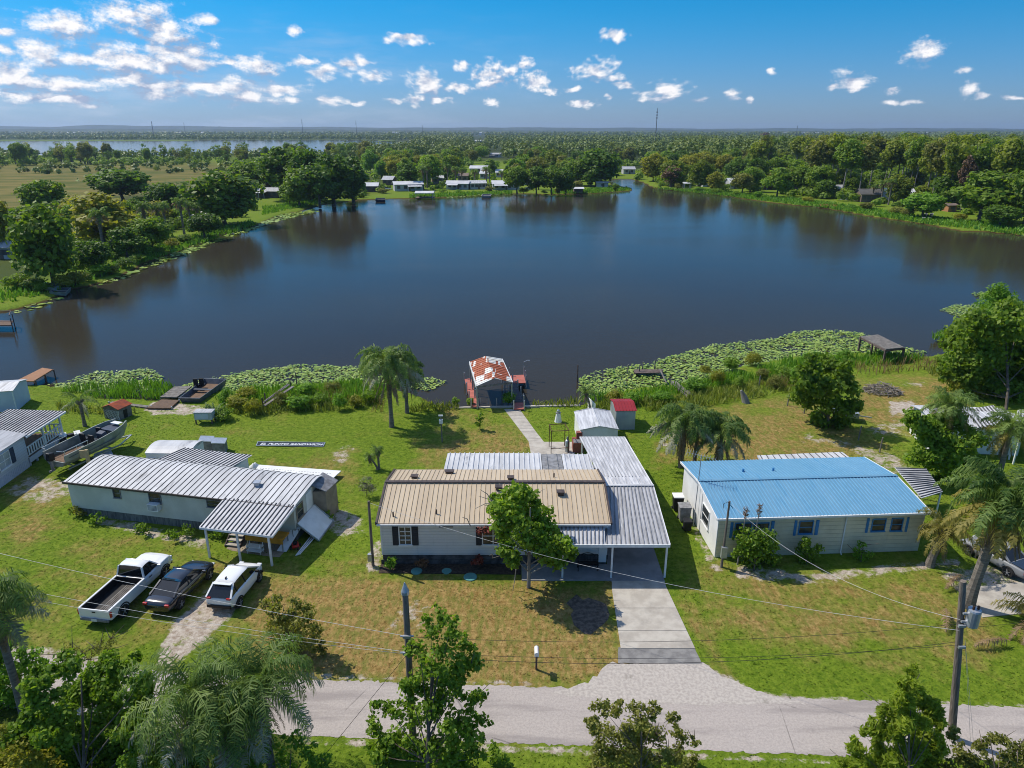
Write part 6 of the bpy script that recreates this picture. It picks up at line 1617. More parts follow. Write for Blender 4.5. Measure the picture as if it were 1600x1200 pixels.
def palm_parts(seed, h, L, nf, ll, lw, npair, r0, green='palm_green', ndead=8, lean=(0, 0), droop=1.7, old='palm_grey', nold=10, bend=(1.5, 2.5), es=72):
    rg = np.random.default_rng(seed); parts = []
    mb = MB(); pts = [Vector((lean[0] * (k / 8) ** 1.5, lean[1] * (k / 8) ** 1.5, h * k / 8 - (.1 if k == 0 else 0))) for k in range(9)]
    mb.tube(pts, [r0 * (1.35 - .35 * min(1, k / 2)) * (1 if k < 7 else .92) for k in range(9)], 9)
    for k in range(26):
        a = rg.uniform(0, 6.28); z = h - rg.uniform(.0, .5); r = r0 * 1.1
        mb.beam(pts[-1] + Vector((r * math.cos(a) * .7, r * math.sin(a) * .7, z - h)), pts[-1] + Vector((r * math.cos(a) * 2.2, r * math.sin(a) * 2.2, z - h + .35)), .06, .04)
    o = mb.build('trunk', 'palm_bark'); me = o.data; bpy.data.objects.remove(o); parts.append(('trunk', me))
    top = np.array(pts[-1]) + np.array([0, 0, .1])
    out = []
    for k in range(nf):
        f = k / nf; e0 = RAD(84) - RAD(es) * f + rg.normal(0, .1)
        frond(rg, top + rg.normal(0, .05, 3), k * 2.39996 + rg.normal(0, .2), e0, L * rg.uniform(.85, 1.08), rg.uniform(*bend), ll, lw, npair, out, .2 + .6 * f + rg.normal(0, .15), droop)
    parts.append(('crown', fr_mesh('crown', out, green)))
    if nold:
        out = []
        for k in range(nold):
            frond(rg, top - np.array([0, 0, .1]), k * 2.39996 + .8 + rg.normal(0, .25), RAD(rg.uniform(-20, 15)), L * rg.uniform(.85, 1.0), rg.uniform(.9, 1.5), ll * .9, lw, npair, out, rg.uniform(.2, .9), droop * 1.2)
        parts.append(('older_fronds', fr_mesh('older_fronds', out, old)))
    if ndead:
        out = []
        for k in range(ndead):
            frond(rg, top - np.array([0, 0, .25]), rg.uniform(0, 6.28), RAD(rg.uniform(-82, -55)), L * rg.uniform(.6, .95), rg.uniform(.05, .5), ll * .45, lw * 1.2, int(npair * .8), out, rg.uniform(.1, .8), 1.2)
        parts.append(('dead_fronds', fr_mesh('dead_fronds', out, 'palm_dead')))
    return parts
def put_parts(parts, p, label, cat='palm tree', name='palm_tree', group=None, rz=0, sc=1.0):
    o = thing(name, label, cat, tuple(p), rz, group); o.scale = (sc, sc, sc)
    for nm, me in parts:
        c = bpy.data.objects.new(nm, me); COL.objects.link(c); c.parent = o
    return o
def pz(u, v, y): return V(u, v, y).z
# near palms
p = G(612, 667); put_parts(palm_parts(1, pz(611, 572, p.y), 4.0, 46, .8, .07, 40, .19, ndead=14, nold=12, bend=(2.4, 3.3), es=46), p, 'tall drooping queen palm on the back lawn, front one of two by the shore')
p = G(636, 645); put_parts(palm_parts(2, pz(630, 588, p.y), 2.8, 20, .75, .07, 36, .17, ndead=8, nold=8, bend=(2.4, 3.2), es=48), p, 'smaller drooping palm half hidden behind the front shore palm')
p = G(1063, 730); put_parts(palm_parts(3, pz(1066, 662, p.y), 3.4, 28, .75, .07, 38, .16, ndead=15, nold=20, bend=(2.2, 3.1), es=58), p, 'grey skirted queen palm with a bushy crown beside the blue roof corner')
p = G(1085, 722); put_parts(palm_parts(4, pz(1090, 662, p.y), 2.6, 20, .7, .05, 36, .14, ndead=7, nold=8), p, 'queen palm standing between its two neighbours behind the blue roof')
p = G(1122, 730); put_parts(palm_parts(5, pz(1124, 676, p.y), 3.2, 28, .75, .07, 38, .15, ndead=14, nold=10, bend=(2.2, 3.0), es=58), p, 'queen palm with long brown hanging fronds farthest along the blue roof')
p = G(590, 734)
put_parts(palm_parts(6, 1.55, .75, 16, .25, .025, 18, .09, ndead=3, nold=0), p + Vector((.1, .1, 0)), 'small upright young palm on the lawn near the tan roof', rz=.3)
put_parts(palm_parts(7, 1.0, .7, 14, .25, .025, 18, .08, ndead=2, nold=0, lean=(-.55, .1)), p, 'small leaning young palm beside its upright twin')
p = G(133, 666); put_parts(palm_parts(8, pz(127, 628, p.y), 2.2, 9, .45, .035, 26, .15, ndead=2, nold=5), p, 'thin palm with a sparse arching crown behind the quad bike')
p = G(923, 646); put_parts(palm_parts(9, 2.1, 1.2, 14, .4, .03, 22, .1, ndead=3, nold=2, lean=(-.5, 0)), p, 'slim young palm on the shore by the white lattice panel')
p = G(1512, 948); put_parts(palm_parts(10, pz(1536, 785, p.y - .2), 3.8, 36, .95, .07, 46, .28, ndead=18, nold=22, lean=(.55, -.2), old='palm_yellow', bend=(1.6, 2.7)), p, 'huge shaggy palm with yellow and brown fronds behind the transformer pole')
p = G(1452, 884); put_parts(palm_parts(11, 2.4, 2.2, 20, .55, .045, 34, .24, green='palm_yellow', ndead=5, nold=8, old='palm_yellow', lean=(.5, .1)), p, 'short leaning yellow green palm at the far corner of the blue roofed bungalow')
p = G(1556, 762); put_parts(palm_parts(12, pz(1558, 672, p.y), 2.7, 24, .7, .05, 40, .2, ndead=7, nold=10, old='palm_yellow'), p, 'tall palm before the half hidden trailer home')
p = G(1461, 742); put_parts(palm_parts(13, pz(1463, 635, p.y), 2.4, 24, .7, .05, 36, .16, ndead=5, nold=9, old='palm_yellow'), p, 'slender palm rising above the dense leafy tree at the trailer home')
p = G(1612, 990); put_parts(palm_parts(14, .9, 2.3, 16, .6, .045, 34, .2, green='palm_yellow', ndead=4, nold=5, old='palm_dead'), p, 'low yellow tinged palm at the right edge near the transformer')
p = G(1640, 780); put_parts(palm_parts(24, 6.0, 2.6, 20, .7, .05, 36, .2, ndead=5, nold=6), p, 'palm reaching in over the right photo edge beside the old car')
# foreground palms across the lane
for (u, v, y, sd_, L, lb) in ((300, 1092, 22.3, 15, 3.5, 'feathery palm at the bottom beyond the lane, left of its pair'), (405, 1072, 22.8, 16, 3.4, 'feathery palm at the bottom beyond the lane, right of its pair'), (-12, 945, 26.5, 17, 2.6, 'dark palm reaching in from the left photo edge beside the lane'), (350, 1125, 21.6, 18, 2.4, 'lower palm between the two feathery palms across the lane')):
    c = V(u, v, y); put_parts(palm_parts(sd_, c.z, L, 24, .9, .045, 36, .17, ndead=7, nold=12, old='palm_grey', bend=(1.9, 2.9), es=64), (c.x, y, 0), lb)
# trees with hand placed clumps
PM = 1.15
def clump_tree(name, label, base, y, cl, leaf, l, w, per, seed, r0=.14, dj=.8, bark='bark', cat='tree', extra=(), squash=.8, jit=.8, up=.35, sticks=0, sub=4, spread=1.0):
    rg = np.random.default_rng(seed); b = Vector(base)
    o = thing(name, label, cat, tuple(b))
    cs, rs = [], []
    for (u, v, r) in cl:
        c = np.array(V(u, v, y + rg.uniform(-dj, dj))); c[2] = max(c[2], r * .5)
        cs.append(c); rs.append(r * .95)
        for k in range(sub):
            d = rdir(rg, 1)[0] * r * spread; q_ = c + d; q_[2] = max(q_[2], .25); cs.append(q_); rs.append(r * rg.uniform(.4, .75))
    cs = [c - np.array(b) for c in cs]
    v_, q_, t_ = clumps(rg, cs, rs, per, l * 1.15, w * 1.3, squash, up, 1.2, .95)
    np_mesh('crown', v_, q_, [leaf], o, tint=t_)
    r0 = r0 * .6; mb = MB(); main = cs[::sub + 1]; ctr = np.mean(main, 0); h = max(c[2] for c in main)
    tp = Vector((ctr[0], ctr[1], max(.4, h * .8))); pts = [Vector((0, 0, -.1)), Vector((tp.x * .15, tp.y * .15, tp.z * .3)), Vector((tp.x * .6, tp.y * .6, tp.z * .65)), tp]
    mb.tube(pts, [r0 * 1.2, r0, r0 * .7, r0 * .3], 8)
    for c in main[::2] if r0 > .08 else main:
        c = Vector(c); f = min(.8, max(.2, c.z / max(h, .1) * .6)); k = min(2, int(f * 3)); s = pts[k].lerp(pts[k + 1], f * 3 - k)
        mb.tube([s, s.lerp(c, .55) + Vector((0, 0, -.1)), c], [r0 * .45, r0 * .28, r0 * .08], 6)
    for k in range(sticks):
        c = Vector(main[int(rg.integers(len(main)))]); d = Vector(rdir(rg, 1)[0]); d.z = abs(d.z); mb.tube([c, c + d * rg.uniform(.5, 1.1)], [.025, .008], 4)
    mb.build('trunk', bark, o, local=True)
    return o
yt = clump_tree('yard_tree', 'leafy green tree with bare grey twigs standing in front of the tan roofed home', G(826, 918), 36.3,
    [(812, 768, .62), (830, 775, .55), (797, 800, 1.0), (826, 800, 1.05), (848, 815, .8), (778, 783, .4), (780, 818, .75), (815, 832, .95), (793, 845, .55), (792, 866, .5), (806, 872, .45), (838, 838, .7), (852, 868, .6), (872, 866, .65), (890, 860, .5), (862, 846, .6), (882, 846, .5)], 'leaf_near', .26, .15, 420, 71, .17, 1.2, 'bark_pale', sticks=14)
rg = np.random.default_rng(5)
for (a, b) in (((795, 800), (748, 775)), ((792, 795), (757, 790)), ((770, 787), (750, 765)), ((790, 835), (735, 822)), ((735, 822), (722, 808)), ((800, 870), (770, 872)), ((770, 872), (765, 868)), ((790, 850), (772, 845)), ((772, 787), (742, 795)), ((806, 890), (800, 930))):
    mb = MB(); p, q = V(*a, 36.2), V(*b, 35.9); m_ = p.lerp(q, .5) + Vector((.05, .1, .12)); mb.tube([p - yt.location, m_ - yt.location, q - yt.location], [.035, .025, .012], 5); mb.build('bare_branch', 'bark_pale', yt, local=True)
v_, q_, t_ = clumps(rg, [np.array(V(752, 829, 36.1)) - np.array(yt.location), np.array(V(762, 826, 36.1)) - np.array(yt.location)], [.35, .3], 420, .2, .12)
np_mesh('red_foliage', v_, q_, ['flower_red'], yt, tint=t_)
clump_tree('roadside_tree', 'open leafy tree growing round the capped utility pole', G(668, 1225), 23.6,
    [(688, 958, .3), (675, 985, .42), (705, 978, .3), (655, 1012, .4), (690, 1020, .6), (725, 1008, .35), (665, 1050, .6), (712, 1055, .65), (735, 1040, .4), (640, 1075, .5), (690, 1090, .75), (742, 1090, .45), (605, 1105, .45), (650, 1120, .7), (715, 1130, .7), (755, 1125, .35), (585, 1140, .4), (620, 1150, .6), (680, 1165, .75), (740, 1170, .5), (590, 1180, .5), (650, 1195, .7), (715, 1200, .6), (775, 1180, .35)], 'leaf_near', .16, .11, 620, 72, .12, .9, sticks=10, spread=1.15)
clump_tree('roadside_bush', 'rounded olive green bush with airy tips in front of the driveway mouth', G(1000, 1240), 22.9,
    [(938, 1102, .3), (962, 1110, .35), (1000, 1125, .45), (1027, 1108, .25), (1048, 1122, .25), (1066, 1152, .35), (1085, 1160, .2), (925, 1132, .25), (950, 1145, .5), (985, 1150, .6), (1025, 1150, .5), (960, 1180, .6), (1000, 1190, .75), (1045, 1185, .5), (930, 1200, .4), (1075, 1195, .35)], 'leaf_olive', .12, .07, 1500, 73, .07, .6, cat='bush', sticks=22, spread=1.15)
clump_tree('cedar_tree', 'bright yellow green feathery cedar beside the transformer pole', G(1415, 1260), 22.6,
    [(1427, 1052, .22), (1425, 1075, .32), (1440, 1095, .4), (1405, 1095, .35), (1385, 1108, .3), (1420, 1120, .5), (1455, 1118, .35), (1365, 1140, .35), (1400, 1145, .5), (1440, 1145, .5), (1470, 1130, .25), (1340, 1172, .35), (1375, 1180, .5), (1415, 1180, .6), (1455, 1175, .45), (1330, 1200, .35), (1390, 1205, .6), (1445, 1205, .55)], 'leaf_cedar', .24, .06, 2600, 74, .09, .6, squash=1.1, up=.1, jit=1.2, sticks=10, spread=1.1)
clump_tree('roadside_bush', 'dark olive bush in the bottom right corner below the utility pole', G(1560, 1260), 22.5,
    [(1490, 1150, .25), (1500, 1175, .4), (1535, 1165, .3), (1565, 1155, .3), (1590, 1170, .4), (1525, 1195, .5), (1570, 1200, .5), (1610, 1195, .5), (1480, 1200, .35)], 'leaf_olive', .13, .07, 1300, 75, .06, .5, cat='bush', sticks=12)
clump_tree('roadside_tree', 'large dark leafy tree filling the bottom left across the lane', G(140, 1290), 22.9,
    [(70, 1060, .5), (105, 1045, .5), (150, 1050, .6), (195, 1045, .5), (225, 1062, .4), (60, 1095, .6), (110, 1085, .7), (165, 1085, .8), (215, 1090, .6), (90, 1125, .8), (150, 1130, .9), (205, 1130, .7), (240, 1115, .4), (70, 1160, .7), (125, 1170, .9), (185, 1175, .9), (235, 1165, .6), (30, 1140, .5), (20, 1180, .6), (90, 1205, .8), (170, 1215, .9), (240, 1210, .7)], 'leaf_near', .17, .1, 1500, 76, .14, 1.2, spread=1.15)
clump_tree('roadside_bush', 'light green bush tucked between the dark corner tree and the drooping palms', G(235, 1260), 22.2, [(225, 1140, .4), (250, 1155, .45), (215, 1165, .5), (245, 1185, .55), (270, 1150, .35), (205, 1195, .5)], 'leaf_bright', .14, .08, 900, 177, .06, .5, cat='bush')
clump_tree('yellow_bush', 'yellow green bush in the bottom left corner', G(25, 1270), 21.6, [(10, 1150, .45), (35, 1168, .5), (62, 1185, .5), (5, 1190, .6), (-30, 1170, .5), (40, 1205, .6), (85, 1205, .4)], 'leaf_yellow', .13, .08, 800, 77, .06, .4, cat='bush')
clump_tree('roadside_bush', 'bright small bush under the left edge palm beside the lane', G(25, 1062), 27.2, [(40, 1035, .5), (60, 1045, .4), (20, 1050, .55), (0, 1030, .6), (15, 1080, .5), (-10, 1085, .6), (40, 1085, .45), (-15, 1055, .7), (25, 1110, .5), (-20, 1120, .6), (5, 1010, .4)], 'leaf_bright', .14, .09, 900, 78, .06, .5, cat='bush')
clump_tree('roadside_bush', 'mid green bush at the bottom below the paired feathery palms', G(450, 1250), 22.4, [(420, 1165, .4), (455, 1155, .4), (480, 1175, .4), (440, 1190, .55), (490, 1200, .4), (400, 1195, .5), (510, 1190, .25)], 'leaf_bright', .13, .08, 640, 79, .06, .5, cat='bush', sticks=6)
clump_tree('roadside_bush', 'dark bush filling the gap below the middle of the palms', G(330, 1260), 22.0, [(270, 1170, .5), (310, 1185, .55), (350, 1180, .5), (380, 1195, .5), (290, 1210, .6), (340, 1215, .6), (230, 1190, .6), (380, 1170, .4)], 'leaf_near', .14, .09, 900, 80, .07, .6, cat='bush')
clump_tree('roadside_bush', 'brown green bush alone on the front lawn left of the lane verge', G(460, 1025), 30.9, [(428, 948, .5), (465, 945, .4), (440, 970, .7), (478, 968, .6), (450, 995, .7), (488, 995, .55), (425, 985, .4), (470, 1015, .55), (500, 1012, .35)], 'leaf_olive', .15, .09, 640, 81, .07, .7, cat='bush', sticks=12)
for (u, v, y, lb) in ((105, 1020, 27.6, 'small reddish twiggy shrub on the verge, closest to the left edge palm'), (165, 1005, 28.2, 'taller reddish brown twiggy shrub on the verge below the pickup'), (140, 1018, 27.9, 'thin bluish green shrub between the two reddish verge shrubs')):
    clump_tree('verge_shrub', lb, G(u, v + 22), y, [(u - 8, v + 3, .25), (u + 8, v - 6, .3), (u + 2, v + 12, .3)], 'leaf_olive' if 'redd' in lb else 'leaf_near', .12, .05, 380, u, .03, .25, cat='shrub', sticks=8)
# yard trees on the right, shrubs by the houses
clump_tree('leafy_tree', 'round dark green tree on the lawn above the silver utility trailer', G(1293, 668), G(1293, 668).y, [(1290, 562, .9), (1270, 575, 1.0), (1308, 572, 1.0), (1258, 598, 1.0), (1290, 600, 1.5), (1325, 602, 1.0), (1265, 625, 1.2), (1300, 630, 1.3), (1328, 628, .8), (1280, 652, 1.0), (1308, 655, .9), (1250, 615, .6)], 'leaf_oak', .34, .2, 250, 82, .2, 1.5)
clump_tree('leafy_tree', 'dense bright leafy tree hiding the trailer home behind the bungalow', G(1478, 752), G(1478, 752).y, [(1440, 660, .9), (1470, 655, .9), (1500, 665, .9), (1450, 685, 1.1), (1485, 690, 1.2), (1515, 692, .8), (1445, 712, 1.0), (1480, 716, 1.2), (1515, 716, .9), (1462, 735, .8), (1500, 735, .8)], 'leaf_near', .3, .18, 330, 83, .2, 1.2)
clump_tree('shore_tree', 'big spreading dark oak on the shore at the right edge', G(1572, 640), G(1572, 610).y, [(1510, 530, 1.7), (1545, 515, 2.0), (1590, 510, 2.2), (1500, 562, 1.8), (1540, 555, 2.4), (1585, 550, 2.4), (1630, 540, 2.4), (1515, 590, 1.8), (1560, 590, 2.2), (1605, 590, 2.2), (1535, 610, 1.4), (1580, 615, 1.6), (1640, 590, 2.2), (1490, 585, 1.0), (1520, 632, 1.3), (1550, 640, 1.5), (1590, 640, 1.5), (1625, 630, 1.8), (1505, 606, 1.3)], 'leaf_oak', .42, .25, 150, 84, .22, 2.5)
clump_tree('cypress_tree', 'bright green conical cypress topping the shore oak at the right edge', G(1568, 560), G(1568, 545).y, [(1562, 452, .9), (1556, 468, 1.3), (1574, 468, 1.2), (1550, 488, 1.6), (1575, 490, 1.7), (1595, 486, 1.2), (1545, 508, 1.6), (1580, 510, 1.9)], 'leaf_bright', .3, .12, 260, 85, .25, 1.2, squash=1.0)
clump_tree('shore_shrub', 'orange tinged weedy shrub below the big shore oak', G(1505, 625), G(1505, 620).y, [(1490, 605, .8), (1510, 612, .8), (1525, 622, .7), (1500, 628, .6)], 'leaf_yellow', .25, .1, 220, 86, .06, .6, cat='shrub')
clump_tree('round_bush', 'large round green bush before the blue shuttered window by the meter pole', G(1178, 892), 38.4, [(1165, 842, .6), (1188, 835, .65), (1200, 850, .5), (1160, 862, .55), (1182, 862, .8), (1200, 872, .55), (1175, 880, .6)], 'leaf_near', .17, .11, 520, 87, .07, .5, cat='bush')
clump_tree('round_bush', 'medium green bush under the middle blue shuttered window', G(1260, 882), 39.0, [(1260, 845, .35), (1252, 860, .45), (1270, 862, .45), (1260, 873, .45)], 'leaf_near', .16, .1, 560, 88, .05, .3, cat='bush')
clump_tree('round_bush', 'small spiky bush by the downspout of the bungalow', G(1345, 878), 39.3, [(1348, 852, .25), (1338, 864, .3), (1354, 866, .35), (1345, 873, .3)], 'leaf_bright', .22, .06, 420, 89, .04, .3, cat='bush', sticks=5)
for (u, v, r, leaf, lb) in ((612, 878, .3, 'leaf_bright', 'bright green spiky plant at the end of the mulch bed'), (659, 878, .26, 'leaf_dead', 'reddish small plant in the mulch bed under the shuttered window'), (746, 874, .28, 'flower_red', 'dark red leafed plant in the mulch bed beside the yard tree')):
    clump_tree('bed_plant', lb, G(u, v + 6), 38.1, [(u, v, r), (u - 4, v + 3, r * .8), (u + 4, v + 3, r * .8)], leaf, .24, .07, 500, u, .02, .1, cat='plant')
for k, (u, v, sd_, lb) in enumerate(((120, 800, 90, 'grey green weedy shrub at the left end of the trailer'), (150, 812, 91, 'low weeds along the trailer skirting, first clump from the left end'), (222, 826, 92, 'weedy clump below the trailer air conditioner'), (270, 836, 93, 'leafy weeds along the trailer skirting, midway to the porch'), (292, 832, 94, 'tall leafy weed stalk by the trailer skirting near the porch'), (340, 836, 95, 'green weeds between the trailer porch post and the steps'), (508, 806, 96, 'pale weeds beside the brown lean-to'))):
    p = G(u, v + 6); clump_tree('weed_clump', lb, p, p.y, [(u - 6, v, .28), (u + 6, v + 1, .3), (u, v - 5, .28)], 'leaf_near' if k else 'leaf_olive', .15, .08, 420, sd_, .02, .3, cat='weeds')
for (u, v, h, lb) in ((1152, 882, 3.95, 'thin dead topped stem before the bungalow, shorter one'), (1172, 880, 4.1, 'thin dead topped stem before the bungalow, taller one')):
    p = G(u, v); o = thing('dead_stem', lb, 'dead plant', tuple(p)); mb = MB(); mb.tube([(0, 0, 0), (.1, 0, h * .5), (.15, 0, h)], [.05, .035, .03], 6); mb.build('stalk', 'bark_pale', o, local=True)
    v_, q_, t_ = clumps(np.random.default_rng(u), [np.array([.15, 0, h - .1]), np.array([.15, 0, h - .4])], [.2, .17], 700, .3, .05, 1.6); np_mesh('dead_head', v_, q_, ['leaf_dead'], o, tint=t_)
p = G(335, 655); o = thing('spiky_plant', 'large spiky leaved plant beside the grey metal chest', 'plant', tuple(p)); rg = np.random.default_rng(8); out = []
for k in range(26): frond(rg, (rg.normal(0, .25), rg.normal(0, .25), .5), rg.uniform(0, 6.28), RAD(rg.uniform(15, 85)), rg.uniform(1.1, 1.7), rg.uniform(.9, 1.6), .16, .12, 16, out, rg.uniform(.3, 1), .2)
c = bpy.data.objects.new('leaves', fr_mesh('leaves', out, 'palm_green')); COL.objects.link(c); c.parent = o
plant('bush1', G(352, 655), 1.3, 2.4, 'leaf_near', 'dark green bush merging with the spiky plant', 'bush', name='bush')
p = G(750, 672); clump_tree('sapling', 'small upright sapling alone on the back lawn', p, p.y, [(749, 656, .4), (752, 648, .3), (749, 664, .35)], 'leaf_near', .2, .1, 300, 98, .05, .2, cat='sapling')
p = G(573, 776); clump_tree('dry_shrub', 'dry pinkish grey twiggy shrub on the lawn left of the tan roof', p, p.y, [(573, 756, .45), (568, 764, .4), (578, 766, .4)], 'palm_grey', .2, .03, 420, 99, .03, .2, cat='shrub', sticks=16)
for (u, v, lb) in ((735, 634, 'small green shrub at the foot of the red dock'), (712, 634, 'small dark shrub left of the red dock'), (795, 632, 'bright green shrub by the red landing of the boathouse')):
    plant('bush0', G(u, v), .9 if u != 795 else 1.3, 1.1 if u != 795 else 1.9, 'leaf_bright' if u == 795 else 'leaf_near', lb, 'shrub', name='shore_shrub')
# weedy shore shrubs (each a thing)
rr = random.Random(11)
WS = [(372, 640), (398, 648), (440, 636), (470, 640), (500, 634), (530, 640), (556, 636), (578, 630), (388, 625), (480, 618), (520, 612), (355, 628), (1085, 610), (1120, 600), (1155, 606), (1190, 592), (1225, 590), (1100, 585), (1140, 578), (1175, 570), (1210, 605), (1245, 598), (1268, 565), (1320, 560), (985, 632), (1035, 628), (960, 628), (1470, 570)]
WL = ['yellow green', 'dark green', 'feathery', 'leafy', 'mid green', 'rusty tipped']
for i, (u, v) in enumerate(WS):
    side = 'left of the boathouse' if u < 700 else 'right of the boathouse'
    plant('bush%d' % (i % 3), G(u, v), rr.uniform(1.0, 1.9), rr.uniform(1.8, 3.2), rr.choice(['leaf_bright', 'leaf_near', 'leaf_olive', 'leaf_yellow']), 'weedy shrub in the overgrown lake margin ' + side, 'shrub', 'weedy shrubs ' + side, 'shore_shrub', rng=rr)

# ------------------------------------------------------------------ reeds, lily pads, lawn tufts
def scatter(poly, dens, rg, z=0.0):
    W = Gn(np.array(poly, float), z); lo, hi = W.min(0), W.max(0); n = int(dens * (hi - lo).prod())
    p = rg.uniform(lo, hi, (n, 2)); return p[inside(p, W)]
def blades(name, polys, dens, h, w, leaf, label, seed, lean=.25, z=-.05, cat='reeds', clump=True):
    rg = np.random.default_rng(seed); P_ = np.concatenate([scatter(q, dens, rg) for q in polys])
    if clump:
        g = np.array([mnoise.noise(Vector((a * .45, b * .45, seed))) for a, b in P_]); P_ = P_[g > rg.uniform(-.55, .15, len(P_))]
    n = len(P_); a = rg.uniform(0, 6.28, n); hh = h * rg.uniform(.5, 1.2, n) * (.8 + .4 * np.array([mnoise.noise(Vector((x * .2, y * .2, 3))) for x, y in P_]))
    b0 = np.column_stack([P_, np.full(n, z)]); sd_ = np.column_stack([np.cos(a), np.sin(a), np.zeros(n)]) * w / 2
    ln = np.column_stack([rg.normal(0, lean, n), rg.normal(0, lean, n), np.ones(n)]); tip = b0 + ln * hh[:, None]; mid = b0 + ln * (hh * .6)[:, None] * np.array([.6, .6, 1])
    V_ = np.stack([b0 - sd_, b0 + sd_, mid + sd_, mid - sd_, tip + sd_ * .25, tip - sd_ * .25], 1).reshape(-1, 3)
    k = np.arange(n)[:, None] * 6; Q = np.concatenate([k + [0, 1, 2, 3], k + [3, 2, 4, 5]])
    t_ = np.clip(rg.normal(.5, .25, n), 0, 1)
    o = np_mesh(name, V_, Q, [leaf], tint=np.concatenate([t_, t_])); tag(o, label, cat, kind='stuff'); return o
R1_ = [[(95, 612), (150, 604), (245, 599), (274, 607), (252, 624), (150, 622)], [(335, 624), (420, 607), (560, 597), (606, 606), (592, 625), (420, 632), (350, 640)], [(905, 628), (990, 614), (1080, 602), (1150, 586), (1250, 562), (1400, 555), (1445, 559), (1420, 568), (1260, 580), (1180, 596), (1100, 610), (1050, 622), (990, 630)], [(1455, 527), (1475, 520), (1490, 524), (1492, 530), (1460, 531)]]
blades('reeds', R1_, 34, 1.05, .10, 'reed', 'bright green reeds along the near lake edge', 1)
R2_ = [[(340, 640), (420, 625), (600, 610), (592, 640), (520, 645), (440, 645), (400, 655), (370, 648)], [(640, 632), (716, 634), (716, 641), (640, 645)], [(832, 629), (905, 626), (905, 636), (832, 636)], [(905, 636), (1050, 622), (1180, 596), (1280, 582), (1260, 610), (1180, 622), (1080, 640), (940, 646)], [(1440, 575), (1490, 580), (1520, 620), (1500, 622)], [(90, 632), (160, 640), (230, 645), (160, 648), (90, 645)]]
blades('weeds', R2_, 30, .85, .09, 'weed', 'mixed weedy grass where lawn meets the lake', 2, .35)
blades('tan_grass', [[(1335, 572), (1400, 563), (1465, 563), (1462, 578), (1400, 583), (1335, 592)], [(1180, 600), (1240, 590), (1270, 596), (1220, 612)], [(560, 630), (600, 622), (600, 645), (560, 645)], [(480, 615), (540, 610), (545, 630), (490, 632)]], 14, 1.1, .06, 'reed_tan', 'tan seeding grass on the right shore', 3, .3)
far_r = [[(410, 336), (500, 318), (490, 312), (410, 325)], [(-20, 482), (110, 450), (100, 440), (-20, 455)], [(110, 450), (230, 408), (400, 352), (390, 345), (215, 395), (100, 440)], [(985, 297), (930, 302), (860, 303), (860, 297), (980, 293)], [(1020, 294), (1120, 305), (1290, 325), (1440, 349), (1600, 368), (1640, 358), (1440, 338), (1290, 316), (1120, 298)], [(640, 310), (800, 303), (800, 299), (640, 304)]]
blades('far_reeds', far_r, 4.0, 1.1, .3, 'reed', 'bright reed fringe along the far lake banks', 4, .3)
def pads(polys, dens, seed, rmin, rmax, name, label, clump=.1):
    rg = np.random.default_rng(seed); P_ = np.concatenate([scatter(q, dens, rg, -.4) for q in polys])
    g = np.array([mnoise.noise(Vector((a * .35, b * .35, seed))) + .5 * mnoise.noise(Vector((a * 1.3, b * 1.3, seed))) for a, b in P_]); P_ = P_[g > rg.uniform(-.8, clump, len(P_))]
    n = len(P_); r = rg.uniform(rmin, rmax, n); ph = rg.uniform(0, 6.28, n)
    tl = rg.normal(0, .16, (n, 2)); h = -.385 + rg.random(n) ** 2 * .28
    ang = np.array([.25, 1.2, 2.3, 3.3, 4.3, 5.2, 6.03]); A_ = ang[None] + ph[:, None]
    x = np.cos(A_) * r[:, None]; y = np.sin(A_) * r[:, None]; z_ = h[:, None] + x * tl[:, :1] + y * tl[:, 1:]; z_ = np.maximum(z_, -.392)
    ring = np.stack([P_[:, :1] + x, P_[:, 1:] + y, z_], 2); cen = np.concatenate([P_, h[:, None] - .01], 1)[:, None]
    V_ = np.concatenate([cen, ring], 1).reshape(-1, 3); k = np.arange(n)[:, None] * 8
    Q = np.concatenate([k + [0, 1, 2, 3], k + [0, 3, 4, 5], k + [0, 5, 6, 7]]); t_ = np.clip(rg.normal(.5, .28, n), 0, 1)
    o = np_mesh(name, V_, Q, ['lily'], tint=np.tile(t_, 3)); tag(o, label, 'lily pads', kind='stuff'); return o
PADS = [[(75, 604), (110, 594), (150, 583), (200, 580), (235, 577), (256, 590), (240, 612), (150, 616), (90, 618)], [(262, 612), (300, 598), (350, 588), (400, 579), (470, 570), (560, 574), (640, 588), (640, 604), (580, 604), (420, 610), (340, 620)], [(640, 606), (668, 590), (696, 598), (670, 612)],
        [(905, 592), (930, 582), (975, 574), (1015, 567), (1060, 555), (1110, 541), (1180, 533), (1215, 530), (1242, 519), (1300, 517), (1350, 522), (1400, 540), (1450, 552), (1290, 558), (1200, 572), (1140, 588), (1085, 602), (1000, 616), (930, 620), (905, 612)], [(1468, 485), (1490, 478), (1560, 476), (1560, 496), (1510, 499)], [(1480, 528), (1500, 516), (1540, 512), (1530, 530)], [(1518, 459), (1570, 454), (1570, 468), (1530, 466)]]
pads(PADS, 26, 5, .07, .19, 'lily_pads', 'pale green lily pads floating along the near shore', -.08)
pads([[(8, 484), (60, 468), (97, 466), (95, 470), (50, 482), (20, 489)], [(24, 486), (60, 479), (62, 482), (24, 489)], [(150, 446), (200, 427), (290, 389), (325, 384), (300, 394), (210, 428), (165, 446)], [(200, 420), (300, 385), (400, 352), (430, 338), (492, 326), (500, 331), (440, 344), (300, 392)], [(1180, 313), (1290, 325), (1440, 350), (1600, 369), (1600, 363), (1440, 345), (1290, 319)], [(700, 309), (800, 304), (800, 301), (700, 305)]], 1.2, 6, .35, .7, 'far_lily_pads', 'lily pads fringing the far banks', -.1)
rg = np.random.default_rng(21)
